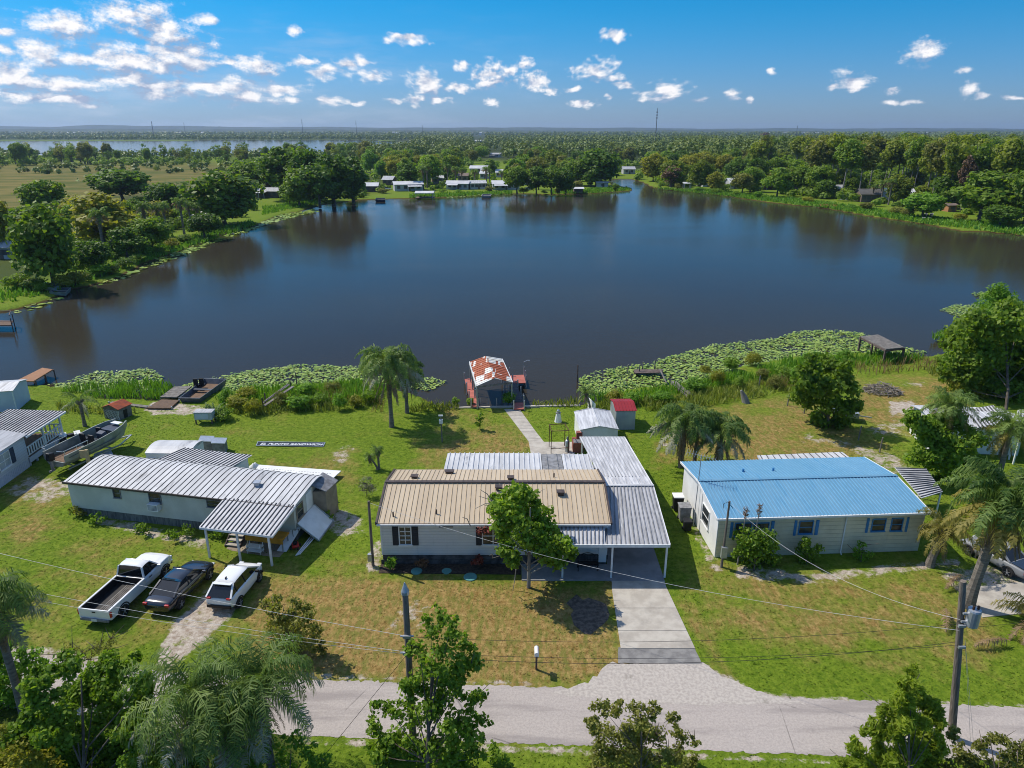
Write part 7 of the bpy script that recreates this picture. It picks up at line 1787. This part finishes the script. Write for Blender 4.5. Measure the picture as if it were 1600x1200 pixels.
Pt = np.column_stack([rg.uniform(-62, 56, 130000), rg.uniform(22.5, 72, 130000)])
uvt = Pn(Pt[:, 0], Pt[:, 1]); zt = zones(uvt)
keep = (uvt[:, 0] > -30) & (uvt[:, 0] < 1630) & (rg.random(len(Pt)) > zt[:, 1] * 1.15)
RW = np.array([(q.x, q.y) for q in ROAD]); keep &= ~(inside(Pt, RW))
for poly in ([(950, 905), (1045, 905), (1100, 1040), (1200, 1085), (860, 1085), (960, 1040)], [(780, 636), (815, 636), (853, 688), (902, 688), (902, 714), (828, 714), (823, 690)], [(890, 932), (950, 932), (955, 985), (890, 992)], [(1500, 918), (1640, 905), (1640, 960), (1530, 968)]):
    keep &= ~inside(uvt, poly)
keep &= ~((Pt[:, 0] > -8.5) & (Pt[:, 0] < 9.5) & (Pt[:, 1] > 36.9) & (Pt[:, 1] < 53)); keep &= ~inside(Pt, Gn(np.array(LAKE)))
for poly in ([(640, 1000)],): pass
Pt, zt = Pt[keep], zt[keep]; n = len(Pt)
a = rg.uniform(0, 6.28, n); hh = rg.uniform(.012, .045, n) * (1.15 - .4 * zt[:, 0]); sd_ = np.column_stack([np.cos(a), np.sin(a), np.zeros(n)]) * .055
b0 = np.column_stack([Pt, np.full(n, -.01)]); tip = b0 + np.column_stack([rg.normal(0, .07, n), rg.normal(0, .07, n), hh])
V_ = np.stack([b0 - sd_, b0 + sd_, tip + sd_ * .5, tip - sd_ * .5], 1).reshape(-1, 3)
m, t, out = newmat('tuft')
p_ = t.new('ShaderNodeBsdfPrincipled'); p_.inputs['Roughness'].default_value = .8; p_.inputs['Specular IOR Level'].default_value = .15; t.link(p_.outputs[0], out.inputs[0])
ge = t.new('ShaderNodeNewGeometry'); at = t.new('ShaderNodeAttribute'); at.attribute_name = 'tint'
lw_, _, _ = lawn_nodes(t, None, ge.outputs['Position'], at.outputs['Fac'])
t.link(lw_, p_.inputs['Base Color'])
tl = t.new('ShaderNodeBsdfTranslucent'); t.link(lw_, tl.inputs[0]); mx = t.new('ShaderNodeMixShader'); mx.inputs[0].default_value = .5; t.link(p_.outputs[0], mx.inputs[1]); t.link(tl.outputs[0], mx.inputs[2]); t.link(mx.outputs[0], out.inputs[0])
o = np_mesh('grass_tufts', V_, np.arange(4 * n).reshape(n, 4), ['tuft'], tint=zt[:, 0]); tag(o, 'short grass blades standing over the lawns', 'grass', kind='stuff')

# ------------------------------------------------------------------ far shore houses
def far_house(label, u0, u1, vb, h, rm, wm, dep=7.0, rise=1.2, hip=False, name='lake_house', cat='house', nwin=3, ang=0.0):
    a, b = G(u0, vb), G(u1, vb); W = b.x - a.x; f = Frame(tuple(a), ang); o = thing(name, label, cat, tuple(a))
    mb = MB(f); mb.bx(0, W, 0, dep, -.1, h)
    for x in (0.0, W - .05): mb.add([(x, 0, h), (x + .05, 0, h), (x, dep, h), (x + .05, dep, h), (x, dep / 2, h + rise), (x + .05, dep / 2, h + rise)], [(0, 1, 5, 4), (1, 3, 5), (0, 4, 2), (3, 2, 4, 5)])
    mb.build('wall', wm, o)
    mb = MB(f); e = .5; A_, B2, C2, D2 = f(-e, -e, h - .05), f(W + e, -e, h - .05), f(W + e, dep / 2, h + rise + .08), f(-e, dep / 2, h + rise + .08)
    mb = MB(); mb.slab([A_, B2, C2, D2], .12); mb.slab([f(-e, dep + e, h - .05), f(W + e, dep + e, h - .05), C2, D2], .12); mb.build('roof', rm, o)
    for k in range(nwin):
        x = W * (k + .6) / (nwin + .2)
        mb = MB(f); mb.bx(x - .7, x + .7, -.06, 0, h * .35, h * .8); mb.build('window', 'far_dark', o)
    mb = MB(f); mb.bx(W * .48, W * .48 + .95, -.05, 0, 0, 2.0); mb.build('door', 'far_brown', o)
    return o
FH = [('grey roofed lake house at the left bank behind the small round tree', 400, 436, 309, 2.7, 'metal_grey', 'far_brown', 8), ('tan lake house half hidden behind the tall dark trees', 466, 494, 305, 2.7, 'far_roof', 'tan_wall', 7),
      ('dark brown boathouse left of the white gabled lake house', 570, 590, 300, 2.6, 'far_roof', 'far_brown', 6), ('white gabled lake house with a long pale lower roof and many windows', 617, 661, 299, 3.0, 'far_roof', 'far_wall', 9), ('white trailer with palms before it on the far shore', 698, 732, 296, 2.7, 'far_roof', 'far_wall', 5), ('pale porch roofed cottage beside the palms on the far shore', 735, 760, 296, 2.8, 'metal_pale', 'far_wall', 7),
      ('white long roofed house at the water on the far shore', 770, 812, 297, 2.8, 'far_roof', 'far_wall', 8), ('white bungalow roof one row back among the far trees', 734, 772, 270, 2.8, 'far_roof', 'far_wall', 9), ('small white roof deep among the yellow green trees', 656, 674, 258, 2.8, 'far_roof', 'far_wall', 8), ('grey gabled house high among the middle trees', 764, 782, 246, 3.2, 'metal_grey', 'far_wall', 9),
      ('white roof high behind the large peninsula oak', 856, 884, 255, 3.0, 'far_roof', 'far_wall', 10), ('tan cottage between the peninsula trees', 893, 908, 284, 2.7, 'far_roof', 'far_brown', 6), ('pale hipped house at the canal behind the peninsula', 974, 992, 272, 3.0, 'metal_grey', 'far_wall', 9), ('long brown mobile home at the foot of the tall pines', 1190, 1254, 296, 3.0, 'far_brown', 'far_brown', 8),
      ('grey house with a deck beside the sabal palms on the right bank', 1345, 1374, 316, 3.0, 'far_dark', 'far_brown', 8), ('white roofed house beyond the sabal palms on the right bank', 1384, 1424, 312, 2.8, 'far_roof', 'far_wall', 8), ('white van like trailer among the pine trunks', 1306, 1320, 303, 2.3, 'far_roof', 'far_wall', 3), ('tiny white roof on the sky line left of the radio mast', 742, 756, 222, 3, 'far_roof', 'far_wall', 10),
      ('white cottage roof left of the brown mobile home', 1187, 1197, 289, 2.6, 'far_roof', 'far_wall', 6), ('grey house at the left photo edge on the bank', -14, 16, 405, 2.6, 'metal_grey', 'far_wall', 6), ('white cottage roof second row behind the shore houses', 775, 800, 277, 2.8, 'far_roof', 'far_wall', 8), ('pale cottage behind the left pair of shore palms', 676, 693, 287, 2.8, 'metal_pale', 'tan_wall', 7), ('grey cottage just left of the peninsula row of trees', 816, 832, 289, 2.8, 'metal_grey', 'far_wall', 7), ('white roof between the middle peninsula trees', 842, 857, 284, 2.8, 'far_roof', 'far_wall', 7), ('brown roofed cabin second row among the palms', 716, 731, 283, 2.8, 'far_brown', 'tan_wall', 7), ('small white gable roof third row behind the palms', 750, 764, 279, 2.8, 'far_roof', 'far_wall', 7), ('brown cabin in front of the yellow green grove', 598, 614, 289, 2.6, 'metal_grey', 'far_brown', 6), ('grey roof glimpsed right of the canal mouth', 1098, 1114, 292, 2.8, 'metal_grey', 'far_wall', 7), ('low white glimpsed wall among the wood right of the canal', 1140, 1154, 295, 2.8, 'far_roof', 'far_wall', 7), ('low white house glimpsed under the left bank oaks', 300, 326, 352, 2.4, 'far_roof', 'far_wall', 6)]
fa = random.Random(4)
for r_ in FH:
    an_ = fa.uniform(-.25, .25); o = far_house(*r_, nwin=2 if r_[2] - r_[1] < 25 else 4, rise=fa.uniform(1.0, 1.9), ang=an_)
    f = Frame(tuple(o.location), an_); W = (r_[2] - r_[1]) / F * (o.location.y * CS + HC * SN)
    if W > 8:
        k0_, k1_ = (.05, .55) if fa.random() < .5 else (.45, .95)
        mb = MB(); mb.slab([f(W * k0_, -3.4, 2.2), f(W * k1_, -3.4, 2.2), f(W * k1_, -.1, 2.65), f(W * k0_, -.1, 2.65)], .12); mb.build('porch_roof', fa.choice(['far_roof', 'metal_pale', 'metal_grey']), o)
        for q_ in (k0_ + .01, (k0_ + k1_) / 2, k1_ - .01): mb = MB(f); mb.bx(W * q_ - .1, W * q_ + .1, -3.3, -3.1, 0, 2.1); mb.build('porch_post', 'far_wall', o)
o = far_house('white plank boat shed on the grassy peninsula tip', 933, 950, 293, 2.2, 'far_wall', 'far_wall', 5, .5, name='boat_shed', cat='boat shed', nwin=1)
o = far_house('dark mouthed boathouse at the peninsula waterline', 897, 911, 302, 2.0, 'far_roof', 'far_brown', 6, .4, name='boathouse', cat='boathouse', nwin=1)
def gazebo(label, u0, u1, vb, h):
    a, b = G(u0, vb, -.4), G(u1, vb, -.4); o = thing('dock_shelter', label, 'dock shelter', tuple(a)); W = b.x - a.x
    mb = MB(); mb.bx(a.x - .3, b.x + .3, a.y, a.y + W, .1, .3); mb.build('deck', 'far_brown', o)
    for x in (a.x, b.x):
        for y in (a.y + .2, a.y + W - .2): mb = MB(); mb.bx(x - .1, x + .1, y - .1, y + .1, -1.5, h); mb.build('post', 'far_wall', o)
    mb = MB(); mb.slab([(a.x - .5, a.y - .3, h), (b.x + .5, a.y - .3, h), (b.x + .5, a.y + W / 2, h + .6), (a.x - .5, a.y + W / 2, h + .6)], .15); mb.slab([(a.x - .5, a.y + W + .3, h), (b.x + .5, a.y + W + .3, h), (b.x + .5, a.y + W / 2, h + .6), (a.x - .5, a.y + W / 2, h + .6)], .15); mb.build('roof', 'far_roof', o)
gazebo('white roofed dock shelter on the right bank by the canal mouth', 1069, 1079, 297, 2.6)
gazebo('flat white boat lift shelter on the far middle shore', 650, 676, 312, 2.2)
flatboat('pontoon_boat', 'pale pontoon boat moored at the far middle shore', [(752, 306), (766, 306), (768, 303), (754, 303)], .5, .8, 'far_wall', 'far_dark', 1)
flatboat('pontoon_boat', 'blue pontoon boat at the lawn beside the dark far trees', [(586, 312), (602, 312), (602, 309), (588, 309)], .5, .8, 'navy', 'far_dark', 1)
for k, u in enumerate((1441, 1450)):
    flatboat('white_rowing_boat', 'white boat pulled up on the right bank by the willow', [(u, 340), (u + 5, 340), (u + 9, 333), (u + 4, 333)], .7, .7, 'white_paint', 'far_dark', 1, grp='white boats on the right bank')
dock('dock', 'low rust brown dock along the right bank reeds', [(1280, 322), (1310, 322.5), (1310, 319.5), (1280, 319)], .3, 'rust', [(0, .1), (1, .1)], .1, planks=4)
mb = MB(); a, b = G(1310, 312), G(1348, 314); mb.beam((a.x, a.y, 1.0), (b.x, b.y, 1.0), .2, 2.2); tag(mb.build('white_fence', 'far_wall'), 'long white board fence on the right bank below the pines', 'fence')
o = far_house('small orange sided shed under the right bank oak', 1481, 1494, 331, 2.2, 'far_brown', 'wood_orange', 4, .4, name='orange_shed', cat='shed', nwin=1)
# masts
for (u, vt, y, r, lb) in ((1025, 169, 1500, .9, 'tall dark radio mast with antenna rings rising over the far wood'), (473, 186, 3200, 1.1, 'thin mast on the skyline above the far lake, the taller pair member'), (557, 188, 3200, 1.0, 'thin mast on the skyline above the lake end'), (239, 189, 3400, 1.8, 'stubby water tower like mast on the left skyline'), (289, 191, 3600, 1.0, 'thin faint mast just right of the stubby tower'), (1245, 196, 3400, 1.2, 'short faint mast on the right skyline'), (660, 195, 3400, 1.2, 'short mast on the middle skyline')):
    c = V(u, 205, y); h = V(u, vt, y).z; o = thing('radio_mast', lb, 'mast', (c.x, y, 0))
    mb = MB(); mb.tube([(c.x, y, 0), (c.x, y, h)], [r, r * .45], 6); mb.build('shaft', 'far_dark', o)
    mb = MB()
    for f_ in (.72, .8, .88): mb.tube([(c.x, y, h * f_), (c.x, y, h * f_ + h * .025)], r * (2.0 if u == 1025 else 1.4), 8)
    mb.build('antenna_ring', 'far_dark', o)

# ------------------------------------------------------------------ trees round the lake
rt = random.Random(77)
def px_tree(u, vb, vt, wpx, key, leaf, label, group=None, cat='tree', name='tree'):
    p = G(u, vb); d = p.y * CS + HC * SN; h = max(2.0, V(u, vt, p.y).z); return plant(key, p, h, wpx * d / F, leaf, label, cat, group, name, rng=rt)
for r_ in [(85, 448, 314, 112, 'round0', 'leaf_oak', 'big round dark tree at the water on the left bank'), (150, 428, 372, 60, 'round1', 'leaf_dark', 'smaller dark tree right of the big left bank tree'), (165, 392, 296, 125, 'round2', 'leaf_yellow', 'broad yellow tinged tree on the left bank'), (72, 340, 275, 76, 'round3', 'leaf_oak', 'green tree alone before the brown marsh'), (192, 318, 260, 100, 'round1', 'leaf_dark', 'dark round tree standing against the brown marsh'), (352, 352, 265, 132, 'round0', 'leaf_oak', 'large spreading oak over the left bank lawn'), (268, 335, 280, 72, 'round3', 'leaf_dark', 'dark tree behind the left bank palms'), (12, 400, 305, 60, 'round2', 'leaf_yellow', 'yellowish tree at the left photo edge on the bank'), (392, 305, 247, 62, 'round1', 'leaf_oak', 'oak behind the grey roofed lake house'), (446, 312, 224, 88, 'round2', 'leaf_oak', 'tall broad oak above the tan lake house'), (486, 314, 222, 80, 'round3', 'leaf_dark', 'tall dark oak in the clump beside the lake'), (522, 322, 227, 92, 'tall0', 'leaf_dark', 'tallest dark cypress of the left clump at the water'), (553, 316, 232, 70, 'tall1', 'leaf_dark', 'dark cypress at the right end of the left clump'), (500, 324, 250, 80, 'round1', 'leaf_dark', 'low dark tree overhanging the water in the left clump'), (468, 322, 262, 66, 'round0', 'leaf_oak', 'rounded green tree before the left clump'), (422, 306, 252, 26, 'cone0', 'leaf_dead', 'dead rust brown cypress among green oaks'), (453, 320, 282, 36, 'round2', 'leaf_oak', 'small round topped tree on the left bank lawn'), (240, 395, 335, 70, 'round1', 'leaf_oak', 'bushy green tree low on the left bank'), (120, 350, 300, 60, 'scrag0', 'leaf_yellow', 'thin yellow tree between marsh and bank'), (200, 405, 352, 70, 'round2', 'leaf_dark', 'dark undergrowth tree below the left bank palms'), (320, 372, 330, 60, 'round3', 'leaf_dark', 'low dark tree at the left bank lawn edge'),
           (640, 296, 250, 44, 'tall2', 'leaf_dark', 'dark tree right behind the white gabled lake house'), (808, 303, 256, 46, 'round1', 'leaf_oak', 'first rounded tree of the peninsula row'), (838, 304, 258, 42, 'round2', 'leaf_dark', 'second tree of the peninsula row'), (862, 304, 257, 40, 'round3', 'leaf_oak', 'third tree of the peninsula row'), (884, 304, 262, 34, 'round0', 'leaf_dark', 'last small tree of the peninsula row'), (932, 291, 231, 80, 'round0', 'leaf_dark', 'largest oak on the peninsula'), (902, 290, 246, 50, 'round3', 'leaf_oak', 'oak beside the largest peninsula oak'), (962, 300, 286, 14, 'bush0', 'leaf_oak', 'little round bush on the peninsula tip'), (903, 300, 281, 18, 'round1', 'leaf_olive', 'small brownish tree by the peninsula boathouse'),
           (1048, 292, 256, 40, 'scrag0', 'leaf_dead', 'bare pinkish brown tree by the canal'), (1440, 340, 298, 70, 'round1', 'leaf_bright', 'bright green willow like bush tree on the right bank'), (1530, 345, 262, 110, 'round2', 'leaf_oak', 'large mossy oak on the right bank'), (1500, 330, 240, 24, 'pine0', 'leaf_dead', 'dead brown palm headed trunk above the right bank oak'), (1600, 350, 250, 90, 'round3', 'leaf_oak', 'oak cut by the right photo edge on the bank'), (1480, 325, 268, 60, 'round0', 'leaf_dark', 'dark oak behind the willow like bush'), (1560, 355, 318, 60, 'round1', 'leaf_dark', 'low dark tree at the right bank water'), (1195, 222, 206, 22, 'round2', 'leaf_dead', 'russet topped tree on the wood skyline')]:
    px_tree(*r_)
rb_ = random.Random(8)
for i, (u, v) in enumerate(((52, 452), (68, 455), (98, 452), (118, 446), (135, 440), (158, 432), (175, 428), (196, 418), (214, 410), (232, 402), (250, 396), (268, 388), (288, 380), (140, 424), (120, 430), (180, 408), (206, 398), (246, 384), (40, 440), (30, 452), (222, 392), (160, 416))):
    plant('bush%d' % (i % 3), G(u, v), rb_.uniform(1.6, 3.2), rb_.uniform(3.0, 5.5), rb_.choice(['leaf_bright', 'leaf_oak', 'leaf_dark', 'leaf_yellow', 'leaf_near']), 'bushy shrub in the thicket along the left bank', 'shrub', 'shrubs on the left bank', 'shore_shrub', rng=rb_)
for i, (u, v) in enumerate(((600, 302), (690, 301), (716, 302), (765, 300), (818, 302), (850, 303), (872, 303), (1032, 293), (1058, 296), (1092, 299), (1120, 302), (1150, 306), (1184, 309), (1262, 316), (1330, 326), (1352, 328), (1400, 334), (1420, 338), (1500, 346), (1545, 352), (1580, 356))):
    plant('bush%d' % (i % 3), G(u, v), rb_.uniform(1.5, 3.2), rb_.uniform(4, 7), rb_.choice(['leaf_bright', 'leaf_oak', 'leaf_yellow', 'leaf_near', 'leaf_olive']), 'low shrub on the grassy far bank by the water', 'shrub', 'shrubs on the far bank', 'shore_shrub', rng=rb_)
for i, (u, v, mt, lb) in enumerate(((684, 295, 'paint_white', 'white car parked between the far shore houses by the palms'), (604, 297, 'paint_white', 'white car parked beside the dark far boathouse'), (826, 297, 'paint_old', 'grey car parked behind the peninsula trees'), (1272, 302, 'paint_white', 'white car parked under the pines by the brown mobile home'))):
    p = G(u, v); o = thing('parked_car', lb, 'car', tuple(p), .3 * i)
    mb = MB(); loft(mb, [body_row(-2.1, .3, .8, .8), body_row(-1, .25, .95, .9), body_row(1, .25, .95, .9), body_row(2.1, .3, .75, .8)]); mb.build('body', mt, o, local=True)
    mb = MB(); mb.add([(-1.5, -.8, .95), (1.0, -.8, .95), (1.0, .8, .95), (-1.5, .8, .95), (-1.0, -.62, 1.45), (.3, -.62, 1.45), (.3, .62, 1.45), (-1.0, .62, 1.45)], [(4, 5, 6, 7), (0, 1, 5, 4), (1, 2, 6, 5), (2, 3, 7, 6), (3, 0, 4, 7)]); mb.build('cabin', 'car_glass', o, local=True)
    for x in (-1.3, 1.3):
        for y in (-.85, .85): mb = MB(); mb.tube([(x, y - .1, .32), (x, y + .1, .32)], .32, 10); mb.build('wheel', 'rubber', o, local=True)
# fan palms
sab = [palm_parts(60 + i, 6.0, 1.9, 20, .75, .12, 10, .2, ndead=10, nold=8, old='palm_dead') for i in range(2)]
for i, (u, vb, vt) in enumerate(((165, 402, 330), (178, 392, 322), (232, 378, 318), (252, 374, 322), (262, 370, 318), (288, 366, 312), (300, 362, 318), (312, 360, 322))):
    p = G(u, vb); s = max(.5, (V(u, vt, p.y).z) / 6.6); put_parts(sab[i % 2], p, 'shaggy fan palm in the row along the left bank', group='fan palms on the left bank', rz=i * 1.3, sc=s)
for i, (u, vb, vt) in enumerate(((662, 296, 262), (668, 294, 258), (712, 293, 262), (722, 292, 264), (742, 294, 266), (760, 294, 262), (784, 294, 268), (700, 290, 258), (765, 290, 266))):
    p = G(u, vb); s = max(.5, (V(u, vt, p.y).z) / 6.6); put_parts(sab[i % 2], p, 'palm among the houses on the far shore', group='palms on the far shore', rz=i * 1.7, sc=s)
for i, (u, vb, vt) in enumerate(((1376, 318, 284), (1388, 320, 282), (1396, 318, 284), (1405, 316, 288), (1362, 316, 290))):
    p = G(u, vb); s = max(.5, (V(u, vt, p.y).z) / 6.6); put_parts(sab[i % 2], p, 'fan palm by the grey house on the right bank', group='fan palms on the right bank', rz=i * 1.1, sc=s)
# scattered woods, one tree each
HX = [(0.5 * (r_[1] + r_[2]), r_[3], r_[2] - r_[1]) for r_ in FH]
def clear(u, v, y):
    for (hu, hv, hw) in HX:
        if abs(u - hu) < hw * .5 + 3 and -10 < v - hv < 6: return False
    return True
LKW = Gn(np.array(LAKE)); LFW = Gn(np.array(LAKE_FAR))
def wood(poly, n, kinds, hr, wr_, leaves, label, group, seed, bias=1.0, mind=4.5):
    r = random.Random(seed); rgw = np.random.default_rng(seed); pts = []; tries = 0
    W = Gn(np.array(poly, float)); Pf = np.array(poly, float)
    while len(pts) < n and tries < n * 60:
        tries += 1
        u = r.uniform(Pf[:, 0].min(), Pf[:, 0].max()); v = r.uniform(Pf[:, 1].min(), Pf[:, 1].max()); q_ = np.array([[u, v]])
        if not inside(q_, poly)[0] or not clear(u, v, 0): continue
        p = G(u, v)
        if inside(np.array([[p.x, p.y]]), LKW)[0]: continue
        if any((p.x - a.x) ** 2 + (p.y - a.y) ** 2 < mind ** 2 for a in pts): continue
        pts.append(p); h = r.uniform(*hr); plant(r.choice(kinds), p, h, h * r.uniform(*wr_), r.choice(leaves), label, 'tree', group, 'tree', rng=r)
RK = ['round0', 'round1', 'round2', 'round3']
wood([(-10, 260), (620, 254), (620, 246), (-10, 247)], 84, ['scrag0', 'scrag1', 'scrag0', 'round1'], (10, 19), (.5, .8), ['leaf_oak', 'leaf_olive', 'leaf_oak', 'leaf_dark', 'leaf_pine'], 'scraggy tree in the row between the brown marsh and the far lake', 'trees by the far lake', 101)
wood([(590, 290), (690, 282), (700, 250), (580, 250)], 20, RK, (8, 13), (.8, 1.1), ['leaf_yellow', 'leaf_yellow', 'leaf_bright', 'leaf_pine'], 'yellow green tree in the grove behind the white gabled lake house', 'trees of the yellow green grove', 102)
wood([(560, 270), (700, 294), (960, 285), (1000, 262), (1000, 240), (570, 242)], 80, RK, (9, 15), (.8, 1.15), ['leaf_oak', 'leaf_dark', 'leaf_oak', 'leaf_near', 'leaf_pine', 'leaf_olive', 'leaf_bright'], 'green tree among the houses beyond the lake', 'trees among the far houses', 103)
wood([(600, 298), (700, 298), (880, 296), (990, 262), (640, 262)], 34, ['tall0', 'tall1', 'tall2'], (9, 15), (.45, .65), ['leaf_oak', 'leaf_dark'], 'narrow dark cypress among the houses beyond the lake', 'cypresses among the far houses', 113)
wood([(1005, 289), (1100, 299), (1200, 307), (1290, 315), (1220, 250), (1010, 250)], 85, RK, (9, 15), (.85, 1.2), ['leaf_oak', 'leaf_dark', 'leaf_near', 'leaf_pine', 'leaf_olive', 'leaf_oak', 'leaf_yellow'], 'rounded green tree in the wood right of the canal', 'trees right of the canal', 104)
wood([(1170, 292), (1300, 308), (1480, 328), (1700, 345), (1800, 345), (1740, 262), (1200, 252)], 170, ['pine0', 'pine1', 'pine2'], (20, 25.5), (.42, .6), ['leaf_pine', 'leaf_pine', 'leaf_oak', 'leaf_olive'], 'tall bare trunked pine in the wood on the right bank', 'pines on the right bank', 105, mind=4.2)
wood([(1170, 297), (1300, 311), (1480, 330), (1700, 350), (1750, 320), (1200, 278)], 40, RK, (6, 11), (.9, 1.2), ['leaf_dark', 'leaf_oak', 'leaf_pine'], 'low dark tree under the pines on the right bank', 'undergrowth trees on the right bank', 106)
wood([(-30, 420), (110, 395), (300, 345), (400, 312), (420, 300), (330, 305), (60, 345), (-30, 365)], 34, RK, (4, 8), (.9, 1.3), ['leaf_oak', 'leaf_dark', 'leaf_yellow', 'leaf_near'], 'low bushy tree in the thicket on the left bank', 'thicket on the left bank', 107)
# far woods too small and many to count
UG = [(-60, 430), (-60, 330), (60, 340), (300, 310), (420, 296), (560, 290), (560, 262), (-60, 262), (-60, 248), (620, 246), (1000, 246), (1800, 250), (1800, 360), (1640, 356), (1480, 338), (1300, 313), (1180, 301), (1110, 298), (1020, 289), (960, 290), (700, 298), (590, 303), (580, 313), (440, 316), (400, 328), (390, 338), (300, 360), (200, 393), (90, 425)]
def mass(name, label, bands, nq, seed, leaf='far_leaf'):
    rg = np.random.default_rng(seed); C_, N_, T_, S_ = [], [], [], []
    for (u0, u1, v0, v1, n, hmin, hmax, rad, q) in bands:
        u = rg.uniform(u0, u1, n); v = rg.uniform(v0, v1, n); p = Gn(np.column_stack([u, v]))
        ok = ~inside(p, LFW) & ~inside(p, LKW) & ~inside(p, Gn(np.array(LAKE_EAST))); p = p[ok]; n = len(p)
        uvp = Pn(p[:, 0], p[:, 1]); ok = np.array([clear(a_, b_, 0) for a_, b_ in uvp]) & (inside(uvp, UG) if name == 'undergrowth' else True); p = p[ok]; n = len(p)
        h = rg.uniform(hmin, hmax, n); tb_ = rg.uniform(0, .55, n)
        for k in range(q):
            d = rdir(rg, n); r = rad * rg.uniform(.6, 1.3, (n, 1))
            c = np.column_stack([p, h * .6]) + d * r * np.column_stack([np.ones(n), np.ones(n), h / (2.6 * rad)]); c[:, 2] = np.maximum(c[:, 2], .5)
            C_.append(c); N_.append(unit(d + rdir(rg, n) * .6 + np.array([0, 0, .5]))); T_.append(np.clip(tb_ + rg.uniform(0, .45, n), 0, 1)); S_.append(np.full(n, min(rad * .8, .42 * rad * (30 / q) ** .5 + .25)))
    C_, N_, T_, S_ = map(np.concatenate, (C_, N_, T_, S_))
    n = len(C_); a = rdir(rg, n); t_ = unit(a - N_ * (a * N_).sum(1, keepdims=True)); b_ = np.cross(N_, t_); s = (S_ * rg.uniform(.6, 1.2, n))[:, None]
    V_ = np.stack([C_ - t_ * s, C_ + b_ * s * .7, C_ + t_ * s, C_ - b_ * s * .7], 1).reshape(-1, 3)
    o = np_mesh(name, V_, np.arange(4 * n).reshape(n, 4), [leaf], tint=T_); tag(o, label, 'woods', kind='stuff')
mass('distant_woods', 'dense green woods receding behind the far shore', [(540, 1700, 226, 250, 1900, 9, 15, 3.6, 46), (540, 1900, 214, 228, 3600, 10, 17, 4.4, 24), (1050, 1900, 226, 262, 1300, 14, 21, 3.2, 50)], 0, 31)
mass('undergrowth', 'leafy undergrowth below the far bank trees', [(1040, 1750, 255, 290, 800, 3, 7, 2.6, 60), (580, 1000, 252, 284, 420, 2, 5, 2.0, 50), (1200, 1750, 290, 318, 260, 2, 5, 1.8, 70), (-40, 400, 318, 400, 260, 1.5, 3.5, 1.3, 90), (-40, 600, 250, 259, 320, 2, 5, 1.8, 50), (445, 575, 298, 313, 90, 2, 4, 1.6, 110), (580, 1000, 284, 303, 150, 1.2, 3.2, 1.4, 60), (1010, 1300, 286, 312, 240, 1.5, 4, 1.8, 70), (1280, 1700, 305, 355, 130, 1.2, 3, 1.5, 80)], 0, 33, 'leaf_oak')
mass('skyline_woods', 'hazy tree line along the horizon', [(-400, 2000, 208.5, 214, 6500, 14, 24, 6.5, 16), (-400, 700, 213, 219, 2600, 8, 15, 4.5, 18), (1300, 2000, 210, 215, 700, 8, 14, 7, 8), (-300, 560, 241, 250, 500, 4, 8, 2.6, 14), (-100, 420, 256, 272, 160, 2, 4, 1.8, 14)], 0, 32)
rg = np.random.default_rng(9); mb = MB()
for (u0, u1, n) in ((0, 320, 90), (1190, 1560, 110), (560, 1000, 40)):
    for k in range(n):
        u, v = rg.uniform(u0, u1), rg.uniform(208.6, 211.8); p = G(u, v); w_, d_, h_ = rg.uniform(10, 20), rg.uniform(8, 14), rg.uniform(5, 9); z0 = 7.0
        mb.bx(p.x - w_ / 2, p.x + w_ / 2, p.y, p.y + d_, 0, h_ + z0, 0)
        mb.add([(p.x - w_ / 2 - .5, p.y - .5, h_ + z0 + .01), (p.x + w_ / 2 + .5, p.y - .5, h_ + z0 + .01), (p.x + w_ / 2 + .5, p.y + d_ / 2, h_ + z0 + 3), (p.x - w_ / 2 - .5, p.y + d_ / 2, h_ + z0 + 3), (p.x + w_ / 2 + .5, p.y + d_ + .5, h_ + z0 + .01), (p.x - w_ / 2 - .5, p.y + d_ + .5, h_ + z0 + .01)], [(0, 1, 2, 3), (3, 2, 4, 5), (0, 3, 5), (1, 4, 2)], 1 if rg.random() < .6 else 2)
tag(mb.build('distant_town', ['far_wall', 'far_roof', 'tan_wall']), 'scattered pale roofs of a distant town on the horizon', 'town', kind='stuff')

for (u, v, az_, lb, sd_) in ((1575, 1008, 3.3, 'fallen brown palm frond arching over the grass by the transformer pole', 1), (1476, 958, 4.2, 'thin fallen palm frond on the lawn beside the transformer pole', 2), (1500, 905, 3.8, 'dry palm frond on the ground under the huge shaggy palm', 3)):
    rg = np.random.default_rng(sd_); out = []; frond(rg, (0, 0, .35), az_, RAD(20), 2.2, .9, .45, .06, 30, out, .5, .8)
    o = bpy.data.objects.new('fallen_frond', fr_mesh('fallen_frond', out, 'palm_dead')); COL.objects.link(o); o.location = G(u, v); tag(o, lb, 'palm frond')
